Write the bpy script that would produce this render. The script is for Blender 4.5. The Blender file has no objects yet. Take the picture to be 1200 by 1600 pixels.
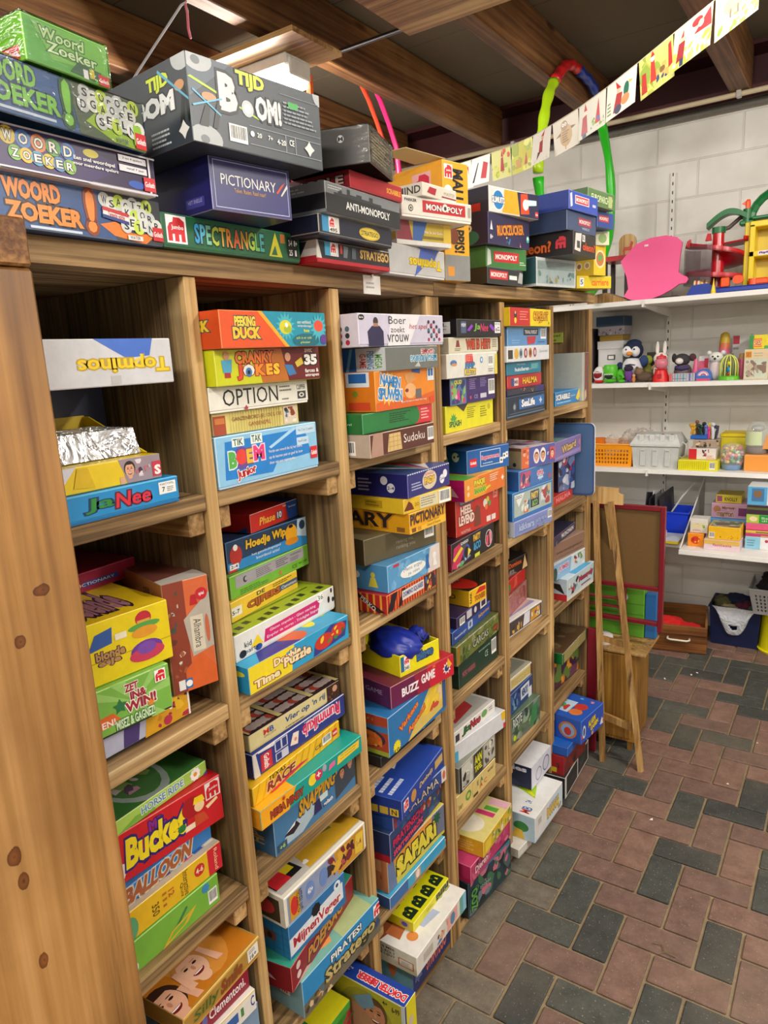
import bpy, math, random
import numpy as np
from mathutils import Vector, Matrix
SC = bpy.context.scene
COL = SC.collection
# ------------------------------------------------------------------ camera
F_PX, YAW, PIT, ROL = 1100.08, -0.5978, -0.2147, -0.0546
CAM = Vector((0.9365, 0.0, 1.82))
Fv = Vector((math.sin(YAW)*math.cos(PIT), math.cos(YAW)*math.cos(PIT), math.sin(PIT)))
R0 = Vector((math.cos(YAW), -math.sin(YAW), 0)); U0 = R0.cross(Fv)
Rv = math.cos(ROL)*R0 + math.sin(ROL)*U0
Uv = -math.sin(ROL)*R0 + math.cos(ROL)*U0
cd = bpy.data.cameras.new('camera'); cam = bpy.data.objects.new('camera', cd); COL.objects.link(cam)
cd.sensor_fit = 'AUTO'; cd.sensor_width = 36.0; cd.lens = F_PX/1600*36.0
cd.clip_start = 0.02
M = Matrix.Identity(4)
for i, v in enumerate((Rv, Uv, -Fv, CAM)):
    for j in range(3): M[j][i] = v[j]
cam.matrix_world = M
SC.camera = cam
# ------------------------------------------------------------------ light and exposure
SC.view_settings.view_transform = 'Standard'; SC.view_settings.look = 'None'
SC.view_settings.gamma = 1.0; SC.view_settings.use_curve_mapping = False
SC.view_settings.exposure = 0.18
wd = bpy.data.worlds.new('world'); SC.world = wd; wd.use_nodes = True
wd.node_tree.nodes['Background'].inputs[0].default_value = (0.9, 0.95, 1.0, 1)
wd.node_tree.nodes['Background'].inputs[1].default_value = 0.06
# fluorescent fittings: (centre x, y, length along x, power)
LAMPS = [(-1.44, 2.49, .76, 38), (.62, 2.20, 1.2, 17), (1.0, -.55, 1.2, 48), (1.0, -3.0, 1.2, 75), (-1.5, -.55, 1.2, 12), (2.5, 1.9, 1.2, 120)]
LAMP_Z = 2.955

# ------------------------------------------------------------------ helpers
def lin(c):
    c = c.lstrip('#')
    v = [int(c[i:i+2], 16)/255 for i in (0, 2, 4)]
    return tuple(((x/12.92) if x <= .04045 else ((x+.055)/1.055)**2.4) for x in v) + (1,)
MATS = {}
INK = .40
def mat(hexc, rough=.42, metal=0, emit=0, alpha=1, spec=.5, coat=0, trans=0, bump=0):
    k = (hexc, rough, metal, emit, alpha, spec, coat, trans, bump)
    if k in MATS: return MATS[k]
    m = bpy.data.materials.new('m_'+hexc.lstrip('#')+'_%d' % len(MATS)); m.use_nodes = True
    nt = m.node_tree; b = nt.nodes['Principled BSDF']
    b.inputs['Base Color'].default_value = lin(hexc)
    b.inputs['Roughness'].default_value = rough; b.inputs['Metallic'].default_value = metal
    b.inputs['Specular IOR Level'].default_value = spec
    b.inputs['Coat Weight'].default_value = coat
    b.inputs['Transmission Weight'].default_value = trans
    b.inputs['Alpha'].default_value = alpha
    if emit:
        b.inputs['Emission Color'].default_value = lin(hexc); b.inputs['Emission Strength'].default_value = emit
    if rough == INK and not metal and not emit and alpha == 1 and not trans:
        # faint print mottling and rubbed patches
        tc = node(nt, 'ShaderNodeTexCoord'); n = node(nt, 'ShaderNodeTexNoise'); n.inputs['Scale'].default_value = 34; n.inputs['Detail'].default_value = 5; n.inputs['Roughness'].default_value = .7
        n2 = node(nt, 'ShaderNodeTexNoise'); n2.inputs['Scale'].default_value = 130; n2.inputs['Detail'].default_value = 4
        nt.links.new(tc.outputs['Object'], n.inputs['Vector']); nt.links.new(tc.outputs['Object'], n2.inputs['Vector'])
        r = ramp(nt, [(.3, 'd0d0d0'), (.65, 'ffffff')]); nt.links.new(n.outputs[0], r.inputs[0])
        mx = node(nt, 'ShaderNodeMix', data_type='RGBA', blend_type='MULTIPLY'); mx.inputs[0].default_value = .32; mx.inputs[6].default_value = lin(hexc); nt.links.new(r.outputs[0], mx.inputs[7])
        r2 = ramp(nt, [(.70, '000000'), (.78, '484848')]); nt.links.new(n2.outputs[0], r2.inputs[0])
        m2 = node(nt, 'ShaderNodeMix', data_type='RGBA', blend_type='MIX'); m2.inputs[7].default_value = lin('dad6cc'); nt.links.new(r2.outputs[0], m2.inputs[0]); nt.links.new(mx.outputs[2], m2.inputs[6])
        nt.links.new(m2.outputs[2], b.inputs['Base Color'])
    if bump:
        tc = nt.nodes.new('ShaderNodeTexCoord'); n = nt.nodes.new('ShaderNodeTexNoise'); bp = nt.nodes.new('ShaderNodeBump')
        n.inputs['Scale'].default_value = 25; n.inputs['Detail'].default_value = 3; n.inputs['Distortion'].default_value = 1.5
        bp.inputs['Strength'].default_value = bump; bp.inputs['Distance'].default_value = .01
        nt.links.new(tc.outputs['Object'], n.inputs['Vector']); nt.links.new(n.outputs[0], bp.inputs['Height']); nt.links.new(bp.outputs[0], b.inputs['Normal'])
    MATS[k] = m
    return m
def node(nt, t, **kw):
    n = nt.nodes.new(t)
    for k, v in kw.items():
        if k in n.inputs.keys(): n.inputs[k].default_value = v
        else: setattr(n, k, v)
    return n
def ramp(nt, stops):
    r = nt.nodes.new('ShaderNodeValToRGB')
    while len(r.color_ramp.elements) < len(stops): r.color_ramp.elements.new(.5)
    for e, (p, c) in zip(r.color_ramp.elements, stops): e.position = p; e.color = lin(c)
    return r
def wood(name, c0, c1, c2, axis, rough=.7, scale=1.0, knots=True, crack=.75, spots=()):
    """grain runs along axis 0,1,2 of the object"""
    m = bpy.data.materials.new(name); m.use_nodes = True; nt = m.node_tree; b = nt.nodes['Principled BSDF']
    tc = node(nt, 'ShaderNodeTexCoord'); oi = node(nt, 'ShaderNodeObjectInfo')
    mp = node(nt, 'ShaderNodeMapping'); s = [9*scale]*3; s[axis] = .7*scale; mp.inputs['Scale'].default_value = s
    ad = node(nt, 'ShaderNodeVectorMath', operation='ADD'); cm = node(nt, 'ShaderNodeCombineXYZ'); mu = node(nt, 'ShaderNodeMath', operation='MULTIPLY'); mu.inputs[1].default_value = 37
    nt.links.new(oi.outputs['Random'], mu.inputs[0])
    for i in range(3): nt.links.new(mu.outputs[0], cm.inputs[i])
    nt.links.new(tc.outputs['Object'], ad.inputs[0]); nt.links.new(cm.outputs[0], ad.inputs[1])
    nt.links.new(ad.outputs[0], mp.inputs['Vector'])
    n1 = node(nt, 'ShaderNodeTexNoise'); n1.inputs['Scale'].default_value = 1.1; n1.inputs['Detail'].default_value = 3; n1.inputs['Distortion'].default_value = .6
    nt.links.new(mp.outputs[0], n1.inputs['Vector'])
    m2 = node(nt, 'ShaderNodeMath', operation='MULTIPLY'); m2.inputs[1].default_value = 11
    fr = node(nt, 'ShaderNodeMath', operation='SINE'); nt.links.new(n1.outputs[0], m2.inputs[0]); nt.links.new(m2.outputs[0], fr.inputs[0])
    mp2 = node(nt, 'ShaderNodeMapping'); s = [120*scale]*3; s[axis] = 3.0*scale; mp2.inputs['Scale'].default_value = s
    nt.links.new(ad.outputs[0], mp2.inputs['Vector'])
    n2 = node(nt, 'ShaderNodeTexNoise'); n2.inputs['Scale'].default_value = 1; n2.inputs['Detail'].default_value = 4; nt.links.new(mp2.outputs[0], n2.inputs['Vector'])
    a1 = node(nt, 'ShaderNodeMath', operation='MULTIPLY_ADD'); a1.inputs[1].default_value = .17; a1.inputs[2].default_value = .06; nt.links.new(fr.outputs[0], a1.inputs[0])
    a2 = node(nt, 'ShaderNodeMath', operation='MULTIPLY_ADD'); a2.inputs[1].default_value = .86; nt.links.new(n2.outputs[0], a2.inputs[0]); nt.links.new(a1.outputs[0], a2.inputs[2])
    r = ramp(nt, [(.24, c0), (.50, c1), (.80, c2)]); nt.links.new(a2.outputs[0], r.inputs[0])
    col = r.outputs[0]
    if knots:
        mp3 = node(nt, 'ShaderNodeMapping'); s = [7.5]*3; s[axis] = 2.2; mp3.inputs['Scale'].default_value = s; nt.links.new(ad.outputs[0], mp3.inputs['Vector'])
        vo = node(nt, 'ShaderNodeTexVoronoi'); vo.inputs['Scale'].default_value = 1; nt.links.new(mp3.outputs[0], vo.inputs['Vector'])
        rk = ramp(nt, [(.0, '3a2312'), (.10, '8a6038'), (.17, 'ffffff')]); nt.links.new(vo.outputs['Distance'], rk.inputs[0])
        mx = node(nt, 'ShaderNodeMix', data_type='RGBA', blend_type='MULTIPLY'); mx.inputs[0].default_value = .85
        nt.links.new(col, mx.inputs[6]); nt.links.new(rk.outputs[0], mx.inputs[7]); col = mx.outputs[2]
    # thin dark drying cracks along the grain
    mp4 = node(nt, 'ShaderNodeMapping'); s = [26]*3; s[axis] = .9; mp4.inputs['Scale'].default_value = s; nt.links.new(ad.outputs[0], mp4.inputs['Vector'])
    n4 = node(nt, 'ShaderNodeTexNoise'); n4.inputs['Scale'].default_value = 1; n4.inputs['Detail'].default_value = 6; n4.inputs['Roughness'].default_value = .65; nt.links.new(mp4.outputs[0], n4.inputs['Vector'])
    r4 = ramp(nt, [(.33, '5a4630'), (.40, 'ffffff')]); nt.links.new(n4.outputs[0], r4.inputs[0])
    mx = node(nt, 'ShaderNodeMix', data_type='RGBA', blend_type='MULTIPLY'); mx.inputs[0].default_value = crack
    nt.links.new(col, mx.inputs[6]); nt.links.new(r4.outputs[0], mx.inputs[7]); col = mx.outputs[2]
    for (sx_, sy_, sz_, ra, st) in spots:      # single knots with a dark rim and heart
        d0 = node(nt, 'ShaderNodeVectorMath', operation='SUBTRACT'); d0.inputs[1].default_value = (sx_, sy_, sz_); nt.links.new(tc.outputs['Object'], d0.inputs[0])
        d1 = node(nt, 'ShaderNodeVectorMath', operation='MULTIPLY'); d1.inputs[1].default_value = (0, 1/ra, 1/(ra*st)); nt.links.new(d0.outputs[0], d1.inputs[0])
        d2 = node(nt, 'ShaderNodeVectorMath', operation='LENGTH'); nt.links.new(d1.outputs[0], d2.inputs[0])
        dn = node(nt, 'ShaderNodeMath', operation='MULTIPLY_ADD'); dn.inputs[1].default_value = .9; nt.links.new(n2.outputs[0], dn.inputs[0]); nt.links.new(d2.outputs['Value'], dn.inputs[2])
        rk = ramp(nt, [(.45, '4a2c16'), (.62, 'b89068'), (.85, '9a7048'), (.95, '7a5230'), (1.0, 'ffffff')]); nt.links.new(dn.outputs[0], rk.inputs[0])
        mx = node(nt, 'ShaderNodeMix', data_type='RGBA', blend_type='MULTIPLY'); mx.inputs[0].default_value = .9
        nt.links.new(col, mx.inputs[6]); nt.links.new(rk.outputs[0], mx.inputs[7]); col = mx.outputs[2]
    # broad stains
    n3 = node(nt, 'ShaderNodeTexNoise'); n3.inputs['Scale'].default_value = 4; n3.inputs['Detail'].default_value = 5; nt.links.new(ad.outputs[0], n3.inputs['Vector'])
    rs = ramp(nt, [(.3, 'b8b0a4'), (.62, 'ffffff')]); nt.links.new(n3.outputs[0], rs.inputs[0])
    mx = node(nt, 'ShaderNodeMix', data_type='RGBA', blend_type='MULTIPLY'); mx.inputs[0].default_value = .7
    nt.links.new(col, mx.inputs[6]); nt.links.new(rs.outputs[0], mx.inputs[7]); col = mx.outputs[2]
    nt.links.new(col, b.inputs['Base Color']); b.inputs['Roughness'].default_value = rough
    bp = node(nt, 'ShaderNodeBump'); bp.inputs['Strength'].default_value = .5; bp.inputs['Distance'].default_value = .003
    nt.links.new(n2.outputs[0], bp.inputs['Height']); nt.links.new(bp.outputs[0], b.inputs['Normal'])
    return m

class MB:
    def __init__(s): s.v = []; s.f = []; s.m = []; s.mats = []
    def mi(s, m):
        if m not in s.mats: s.mats.append(m)
        return s.mats.index(m)
    def add(s, vs, fs, m):
        o = len(s.v); k = s.mi(m); s.v += [tuple(v) for v in vs]
        for f in fs: s.f.append(tuple(i+o for i in f)); s.m.append(k)
    def box(s, a, b, m, ch=0, edge=None):
        (x0, y0, z0), (x1, y1, z1) = a, b
        if ch <= 0:
            vs = [(x, y, z) for x in (x0, x1) for y in (y0, y1) for z in (z0, z1)]
            s.add(vs, [(0, 1, 3, 2), (4, 6, 7, 5), (0, 4, 5, 1), (2, 3, 7, 6), (0, 2, 6, 4), (1, 5, 7, 3)], m); return
        ch = min(ch, (x1-x0)*.3, (y1-y0)*.3, (z1-z0)*.3)
        X = (x0, x1); Y = (y0, y1); Z = (z0, z1); V = {}; vs = []
        def vid(ax, i, j, k):
            key = (ax, i, j, k)
            if key in V: return V[key]
            sx, sy, sz = (1, -1)[i], (1, -1)[j], (1, -1)[k]
            p = [X[i]+(0 if ax == 0 else ch*sx), Y[j]+(0 if ax == 1 else ch*sy), Z[k]+(0 if ax == 2 else ch*sz)]
            V[key] = len(vs); vs.append(p); return V[key]
        fm = [(vid(0, 0, 0, 0), vid(0, 0, 0, 1), vid(0, 0, 1, 1), vid(0, 0, 1, 0)), (vid(0, 1, 0, 0), vid(0, 1, 1, 0), vid(0, 1, 1, 1), vid(0, 1, 0, 1)),
              (vid(1, 0, 0, 0), vid(1, 1, 0, 0), vid(1, 1, 0, 1), vid(1, 0, 0, 1)), (vid(1, 0, 1, 0), vid(1, 0, 1, 1), vid(1, 1, 1, 1), vid(1, 1, 1, 0)),
              (vid(2, 0, 0, 0), vid(2, 0, 1, 0), vid(2, 1, 1, 0), vid(2, 1, 0, 0)), (vid(2, 0, 0, 1), vid(2, 1, 0, 1), vid(2, 1, 1, 1), vid(2, 0, 1, 1))]
        fe = []
        for i in (0, 1):
            for j in (0, 1):
                fe.append((vid(0, i, j, 0), vid(1, i, j, 0), vid(1, i, j, 1), vid(0, i, j, 1)))
                fe.append((vid(0, i, 0, j), vid(2, i, 0, j), vid(2, i, 1, j), vid(0, i, 1, j)))
                fe.append((vid(1, 0, i, j), vid(2, 0, i, j), vid(2, 1, i, j), vid(1, 1, i, j)))
                for k in (0, 1): fe.append((vid(0, i, j, k), vid(1, i, j, k), vid(2, i, j, k)))
        o = len(s.v); s.v += [tuple(v) for v in vs]; a_, b_ = s.mi(m), s.mi(edge or m)
        for f in fm: s.f.append(tuple(q+o for q in f)); s.m.append(a_)
        for f in fe: s.f.append(tuple(q+o for q in f)); s.m.append(b_)
    def prism(s, pts, h0, h1, m, axis=2, msides=None):
        """pts 2-D polygon extruded along axis from h0 to h1"""
        def P(p, h):
            return {2: (p[0], p[1], h), 1: (p[0], h, p[1]), 0: (h, p[0], p[1])}[axis]
        n = len(pts); vs = [P(p, h0) for p in pts]+[P(p, h1) for p in pts]
        s.add(vs, [tuple(range(n))[::-1], tuple(range(n, 2*n))], m)
        s.add(vs, [(i, (i+1) % n, n+(i+1) % n, n+i) for i in range(n)], msides or m)
    def lathe(s, prof, c, m, n=24, axis=2, sx=1, sy=1):
        vs = []; fs = []
        for r, z in prof:
            for i in range(n):
                a = 2*math.pi*i/n; p = (r*math.cos(a)*sx, r*math.sin(a)*sy, z)
                if axis == 1: p = (p[0], p[2], p[1])
                if axis == 0: p = (p[2], p[0], p[1])
                vs.append((c[0]+p[0], c[1]+p[1], c[2]+p[2]))
        for k in range(len(prof)-1):
            for i in range(n): fs.append((k*n+i, k*n+(i+1) % n, (k+1)*n+(i+1) % n, (k+1)*n+i))
        fs.append(tuple(range(n))[::-1]); fs.append(tuple(range((len(prof)-1)*n, len(prof)*n)))
        s.add(vs, fs, m)
    def tube(s, pts, r, m, n=8, closed=False, rs=None):
        pts = [Vector(p) for p in pts]; N = len(pts); vs = []; fs = []; up = None
        for i, p in enumerate(pts):
            if closed: t = pts[(i+1) % N]-pts[i-1]
            else: t = pts[min(i+1, N-1)]-pts[max(i-1, 0)]
            t.normalize()
            if up is None: up = t.orthogonal().normalized()
            up = (up-t*up.dot(t)).normalized(); w = t.cross(up)
            rr = rs[i] if rs else r
            for k in range(n):
                a = 2*math.pi*k/n; vs.append(p+rr*(math.cos(a)*up+math.sin(a)*w))
        for i in range(N if closed else N-1):
            j = (i+1) % N
            for k in range(n): fs.append((i*n+k, i*n+(k+1) % n, j*n+(k+1) % n, j*n+k))
        if not closed: fs.append(tuple(range(n))[::-1]); fs.append(tuple(range((N-1)*n, N*n)))
        s.add(vs, fs, m)
    def ball(s, c, r, m, n=16, k=10, jit=0, seed=0):
        if not hasattr(r, '__len__'): r = (r, r, r)
        rd = random.Random(seed); vs = []; fs = []
        for i in range(k+1):
            t = math.pi*i/k
            for j in range(n):
                a = 2*math.pi*j/n; q = 1+(rd.uniform(-jit, jit) if 0 < i < k else 0)
                vs.append((c[0]+r[0]*q*math.sin(t)*math.cos(a), c[1]+r[1]*q*math.sin(t)*math.sin(a), c[2]+r[2]*q*math.cos(t)))
        for i in range(k):
            for j in range(n): fs.append((i*n+j, (i+1)*n+j, (i+1)*n+(j+1) % n, i*n+(j+1) % n))
        s.add(vs, fs, m)
    def build(s, name, parent=None, smooth=False, loc=None, rot=None):
        me = bpy.data.meshes.new(name); me.from_pydata(s.v, [], s.f)
        for m in s.mats: me.materials.append(m)
        me.polygons.foreach_set('material_index', s.m)
        if smooth:
            me.polygons.foreach_set('use_smooth', [True]*len(s.f))
        me.validate(); me.update()
        o = bpy.data.objects.new(name, me); COL.objects.link(o)
        if parent: o.parent = parent
        if loc is not None: o.location = loc
        if rot is not None: o.rotation_euler = rot
        return o
def smooth_by_angle(o, ang=.7):
    me = o.data
    me.polygons.foreach_set('use_smooth', [True]*len(me.polygons))
    try: me.set_sharp_from_angle(angle=ang)
    except Exception: pass
    return o
def empty(name, loc=(0, 0, 0), rz=0):
    o = bpy.data.objects.new(name, None); COL.objects.link(o); o.empty_display_size = .05
    o.location = loc; o.rotation_euler = (0, 0, rz); return o
def tag(o, label, cat, group=None):
    o['label'] = label; o['category'] = cat
    if group: o['group'] = group
    return o
def struct(o): o['kind'] = 'structure'; return o

# ------------------------------------------------------------------ lettering
GLY = {}
def glyph(st, bold):
    """triangulated outlines of a string, normalised to 0..1 in both directions"""
    k = (st, bold)
    if k in GLY: return GLY[k]
    cu = bpy.data.curves.new('t', 'FONT'); cu.body = st; cu.resolution_u = 2; cu.offset = bold; cu.fill_mode = 'FRONT'
    ob = bpy.data.objects.new('t', cu); COL.objects.link(ob)
    dg = bpy.context.evaluated_depsgraph_get(); dg.update()
    me = ob.evaluated_get(dg).to_mesh()
    v = np.array([x.co[:2] for x in me.vertices]) if len(me.vertices) else np.zeros((3, 2))
    f = [tuple(p.vertices) for p in me.polygons]
    ob.evaluated_get(dg).to_mesh_clear()
    bpy.data.objects.remove(ob); bpy.data.curves.remove(cu)
    lo = v.min(0); hi = v.max(0); GLY[k] = (v, f, lo, hi)
    return GLY[k]
def T(s, u0, v0, u1, v1, c, oc=None, rot=0, sh=0, b=.02, cols=None): return ('t', s, u0, v0, u1, v1, c, oc, rot, sh, b, cols)
def R(u0, v0, u1, v1, c): return ('p', [(u0, v0), (u1, v0), (u1, v1), (u0, v1)], c)
def P(pts, c): return ('p', pts, c)
def E(u, v, ru, rv, c): return ('p', [(u+ru*math.cos(a*math.pi/10), v+rv*math.sin(a*math.pi/10)) for a in range(20)], c)
def C(u, v, r, c): return ('c', u, v, r, c)           # round, r in face heights
def S(u, v, r, n, c, r2=.5): return ('s', u, v, r, n, c, r2)
def BC(u0, v0, u1, v1): return ('b', u0, v0, u1, v1)
def X(u0, v0, u1, v1, c, n=4): return ('x', u0, v0, u1, v1, c, n)
def BZ(u0, v0, u1, v1, cols, n=14, seed=1): return ('z', u0, v0, u1, v1, cols, n, seed)
def HD(u, v, r, skin, hair): return ('h', u, v, r, skin, hair)
def JL(u, v, h, bg='ffffff', fg='d8202a'): return ('j', u, v, h, bg, fg)
def GO(u0, v0, u1, v1): return ('g', u0, v0, u1, v1)
def clip(pts, x0, y0, x1, y1):
    for ax, lim, sg in ((0, x0, 1), (0, x1, -1), (1, y0, 1), (1, y1, -1)):
        out = []; n = len(pts)
        for i in range(n):
            a, b = pts[i], pts[(i+1) % n]; da, db = (a[ax]-lim)*sg, (b[ax]-lim)*sg
            if da >= 0: out.append(a)
            if (da >= 0) != (db >= 0):
                t = da/(da-db); out.append((a[0]+(b[0]-a[0])*t, a[1]+(b[1]-a[1])*t))
        pts = out
        if len(pts) < 3: return []
    return pts
def paint(mb, ops, W, H, tf, lim=None):
    """lay flat printed shapes on a face of W x H metres; tf(x, y, off) -> point"""
    off = [.00025]; x0l, x1l = lim or (0, W)
    def poly(pts, c):
        pts = clip(pts, x0l+.0008, .0008, x1l-.0008, H-.0008)
        if len(pts) < 3: return
        off[0] += .00004
        mb.add([tf(x, y, off[0]) for x, y in pts], [tuple(range(len(pts)))], mat(c, INK))
    for op in ops:
        k = op[0]
        if k == 'p': poly([(u*W, v*H) for u, v in op[1]], op[2])
        elif k == 'c':
            _, u, v, r, c = op; poly([(u*W+r*H*math.cos(a*math.pi/9), v*H+r*H*math.sin(a*math.pi/9)) for a in range(18)], c)
        elif k == 's':
            _, u, v, r, n, c, r2 = op
            poly([(u*W+r*H*(1 if a % 2 == 0 else r2)*math.sin(a*math.pi/n), v*H+r*H*(1 if a % 2 == 0 else r2)*math.cos(a*math.pi/n)) for a in range(2*n)], c)
        elif k == 'b':
            _, u0, v0, u1, v1 = op; poly([(u0*W, v0*H), (u1*W, v0*H), (u1*W, v1*H), (u0*W, v1*H)], 'f2f2ee')
            rd = random.Random(3); x = u0+(u1-u0)*.08
            off[0] += .00004
            while x < u1-(u1-u0)*.08:
                w = (u1-u0)*rd.choice([.015, .03, .045]); a, b = x, min(x+w, u1)
                mb.add([tf(a*W, (v0+(v1-v0)*.2)*H, off[0]), tf(b*W, (v0+(v1-v0)*.2)*H, off[0]), tf(b*W, (v1-(v1-v0)*.08)*H, off[0]), tf(a*W, (v1-(v1-v0)*.08)*H, off[0])], [(0, 1, 2, 3)], mat('202020', INK))
                x += w+(u1-u0)*rd.choice([.02, .035])
        elif k == 'x':
            _, u0, v0, u1, v1, c, n = op; rd = random.Random(int(u0*1000)+n); off[0] += .00004
            for i in range(n):
                y = v1-(v1-v0)*(i+.5)/n; hh = (v1-v0)/n*.22; x = u0; e = u1-(u1-u0)*rd.uniform(0, .35)
                while x < e-.001:
                    w = (u1-u0)*rd.uniform(.05, .16); x2 = min(x+w, e)
                    mb.add([tf(x*W, (y-hh)*H, off[0]), tf(x2*W, (y-hh)*H, off[0]), tf(x2*W, (y+hh)*H, off[0]), tf(x*W, (y+hh)*H, off[0])], [(0, 1, 2, 3)], mat(c, INK))
                    x = x2+(u1-u0)*.02
        elif k == 'z':
            _, u0, v0, u1, v1, cols, n, sd = op; rd = random.Random(sd)
            for i in range(n):
                cx = rd.uniform(u0, u1)*W; cy = rd.uniform(v0, v1)*H; s = min((u1-u0)*W, (v1-v0)*H)*rd.uniform(.12, .34); a0 = rd.uniform(0, 6.28); q = rd.uniform(.45, 1)
                m = rd.randint(5, 9); pts = []
                for j in range(m):
                    a = 2*math.pi*j/m; rr = s*rd.uniform(.6, 1.1); x = rr*math.cos(a); y = rr*math.sin(a)*q
                    px = cx+x*math.cos(a0)-y*math.sin(a0); py = cy+x*math.sin(a0)+y*math.cos(a0)
                    pts.append((min(max(px, u0*W), u1*W), min(max(py, v0*H), v1*H)))
                off[0] -= .00002
                poly(pts, rd.choice(cols))
        elif k == 'h':
            _, u, v, r, skin, hair = op; x, y, q = u*W, v*H, r*H
            def el(dx, dy, a, b, c, r0=0, r1=20): poly([(x+q*(dx+a*math.cos(t*math.pi/10)), y+q*(dy+b*math.sin(t*math.pi/10))) for t in range(r0, r1)], c)
            el(0, .12, .88, 1.0, hair); el(0, -.9, .35, .35, skin); el(0, -.08, .70, .9, skin); el(0, .62, .72, .42, hair, 0, 11)
            el(-.27, .1, .13, .07, '2a1c18'); el(.27, .1, .13, .07, '2a1c18'); el(-.27, .28, .17, .03, hair); el(.27, .28, .17, .03, hair)
            el(0, -.12, .09, .16, 'c88a6c'); el(0, -.45, .34, .24, '7a1c1c', 10, 21); el(0, -.47, .28, .07, 'ffffff', 10, 21)
        elif k == 'j':
            _, u, v, h, bg, fg = op; s = h*H; x, y = u*W, v*H
            sh = [(0, 0), (0, .55), (.12, .75), (.3, .8), (.35, 1), (.7, 1), (.95, .85), (.95, 0), (.72, 0), (.72, .3), (.6, .3), (.6, 0), (.36, 0), (.36, .3), (.24, .3), (.24, 0)]
            poly([(x+s*(-.08), y-s*.08), (x+s*1.05, y-s*.08), (x+s*1.05, y+s*1.08), (x-s*.08, y+s*1.08)], bg)
            poly([(x+s*a, y+s*b) for a, b in sh], fg)
            off[0] += .00004
            for bx in ((.38, .5), (.15, .5)):
                pass
            op2 = ('t', 'Jumbo', (x+s*.2)/W, (y+s*.45)/H, (x+s*.88)/W, (y+s*.68)/H, bg, None, 0, 0, .02, None)
            off[0] = lay_text(mb, op2, W, H, tf, off[0])
        elif k == 'g':
            _, u0, v0, u1, v1 = op; poly([(u0*W, v0*H), (u1*W, v0*H), (u1*W, v1*H), (u0*W, v1*H)], 'd2232a')
            du, dv = u1-u0, v1-v0
            off[0] = lay_text(mb, T('Goliath', u0+du*.08, v0+dv*.3, u1-du*.08, v0+dv*.68, 'ffffff'), W, H, tf, off[0])
        elif k == 't': off[0] = lay_text(mb, op, W, H, tf, off[0])
def lay_text(mb, op, W, H, tf, off):
    _, s, u0, v0, u1, v1, c, oc, rot, sh, b, cols = op
    x0, y0, x1, y1 = u0*W, v0*H, u1*W, v1*H; cx, cy = (x0+x1)/2, (y0+y1)/2
    ra = math.radians(rot); ca, sa = math.cos(ra), math.sin(ra)
    w, h = abs(x1-x0), abs(y1-y0)
    if rot in (90, -90, 270): w, h = h, w
    def put(st, lx0, lx1, col, bold, ref, off, zx):
        v, f, lo, hi = glyph(st, bold); r0, r1 = ref
        vs = []
        for px, py in v:
            a = (px-r0[0])/max(r1[0]-r0[0], 1e-6); d = (py-r0[1])/max(r1[1]-r0[1], 1e-6)
            X_ = (a-.5)*w*1.0; Y_ = (d-.5)*h
            X_ = lx0+(X_+w/2)/w*(lx1-lx0)-w/2 if zx else X_
            X_ += sh*Y_
            vs.append(tf(cx+X_*ca-Y_*sa, cy+X_*sa+Y_*ca, off))
        mb.add(vs, f, mat(col, INK))
    if cols:
        # letters one by one in rotating colours
        n = len(s); tw = 0; ws = []
        for ch in s:
            if ch == ' ': ws.append(.35)
            else:
                g = glyph(ch, b); ws.append(max(g[3][0]-g[2][0], .12)+.06)
        tot = sum(ws); x = 0; full = glyph(s.replace(' ', '') or 'x', b)
        for i, ch in enumerate(s):
            if ch != ' ':
                g = glyph(ch, b); ref = ((g[2][0], full[2][1]), (g[3][0], full[3][1]))
                a0 = x/tot*w; a1 = (x+ws[i]-.06)/tot*w
                if oc:
                    put(ch, a0, a1, oc, b+.06, ref, off+.00004, True)
                put(ch, a0, a1, cols[i % len(cols)], b, ref, off+.00009, True)
            x += ws[i]
        return off+.00012
    g = glyph(s, b); ref = (g[2], g[3])
    if oc:
        off += .00005; put(s, 0, 0, oc, b+.07, ref, off, False)
    off += .00005; put(s, 0, 0, c, b, ref, off, False)
    return off
# ------------------------------------------------------------------ materials
W_POST = wood('wood_post', '6e4826', 'a67841', 'cf9f66', 2, .45, .42, knots=False, crack=.4, spots=[(.0, .15, 1.511, .013, 1.2), (.0, .097, 1.250, .017, 1.5), (.0, .103, 1.212, .015, 1.4), (.0, .186, 1.565, .022, .7), (.0, .11, 1.09, .012, 1.8), (.0, .20, .80, .012, 1.6)])
W_BOARD = wood('wood_board', '6a5030', 'b69463', 'dcc092', 1, .7, .9)
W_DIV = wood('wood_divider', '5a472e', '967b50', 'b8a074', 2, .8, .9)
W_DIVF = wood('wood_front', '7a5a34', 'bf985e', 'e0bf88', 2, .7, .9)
W_CLEAT = wood('wood_cleat', '86643a', 'c09a64', 'd8b684', 0, .7, .7)
W_JOIST = wood('wood_joist', '5c361a', '8f6238', 'b58a58', 1, .6, .45)
W_PLY = wood('wood_ply', '8d6238', 'c99e66', 'e0bd88', 0, .5, .5)
W_PALE = wood('wood_pale', '9a713c', 'c29a5e', 'd9b67c', 2, .5, .8, knots=False)
W_OCHRE = wood('wood_ochre', '7d5520', 'a87a30', 'c0934a', 2, .45, .8, knots=False)
W_TEAK = wood('wood_teak', '6b3f1c', '97602f', 'b07a44', 0, .4, .8, knots=False)
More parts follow.
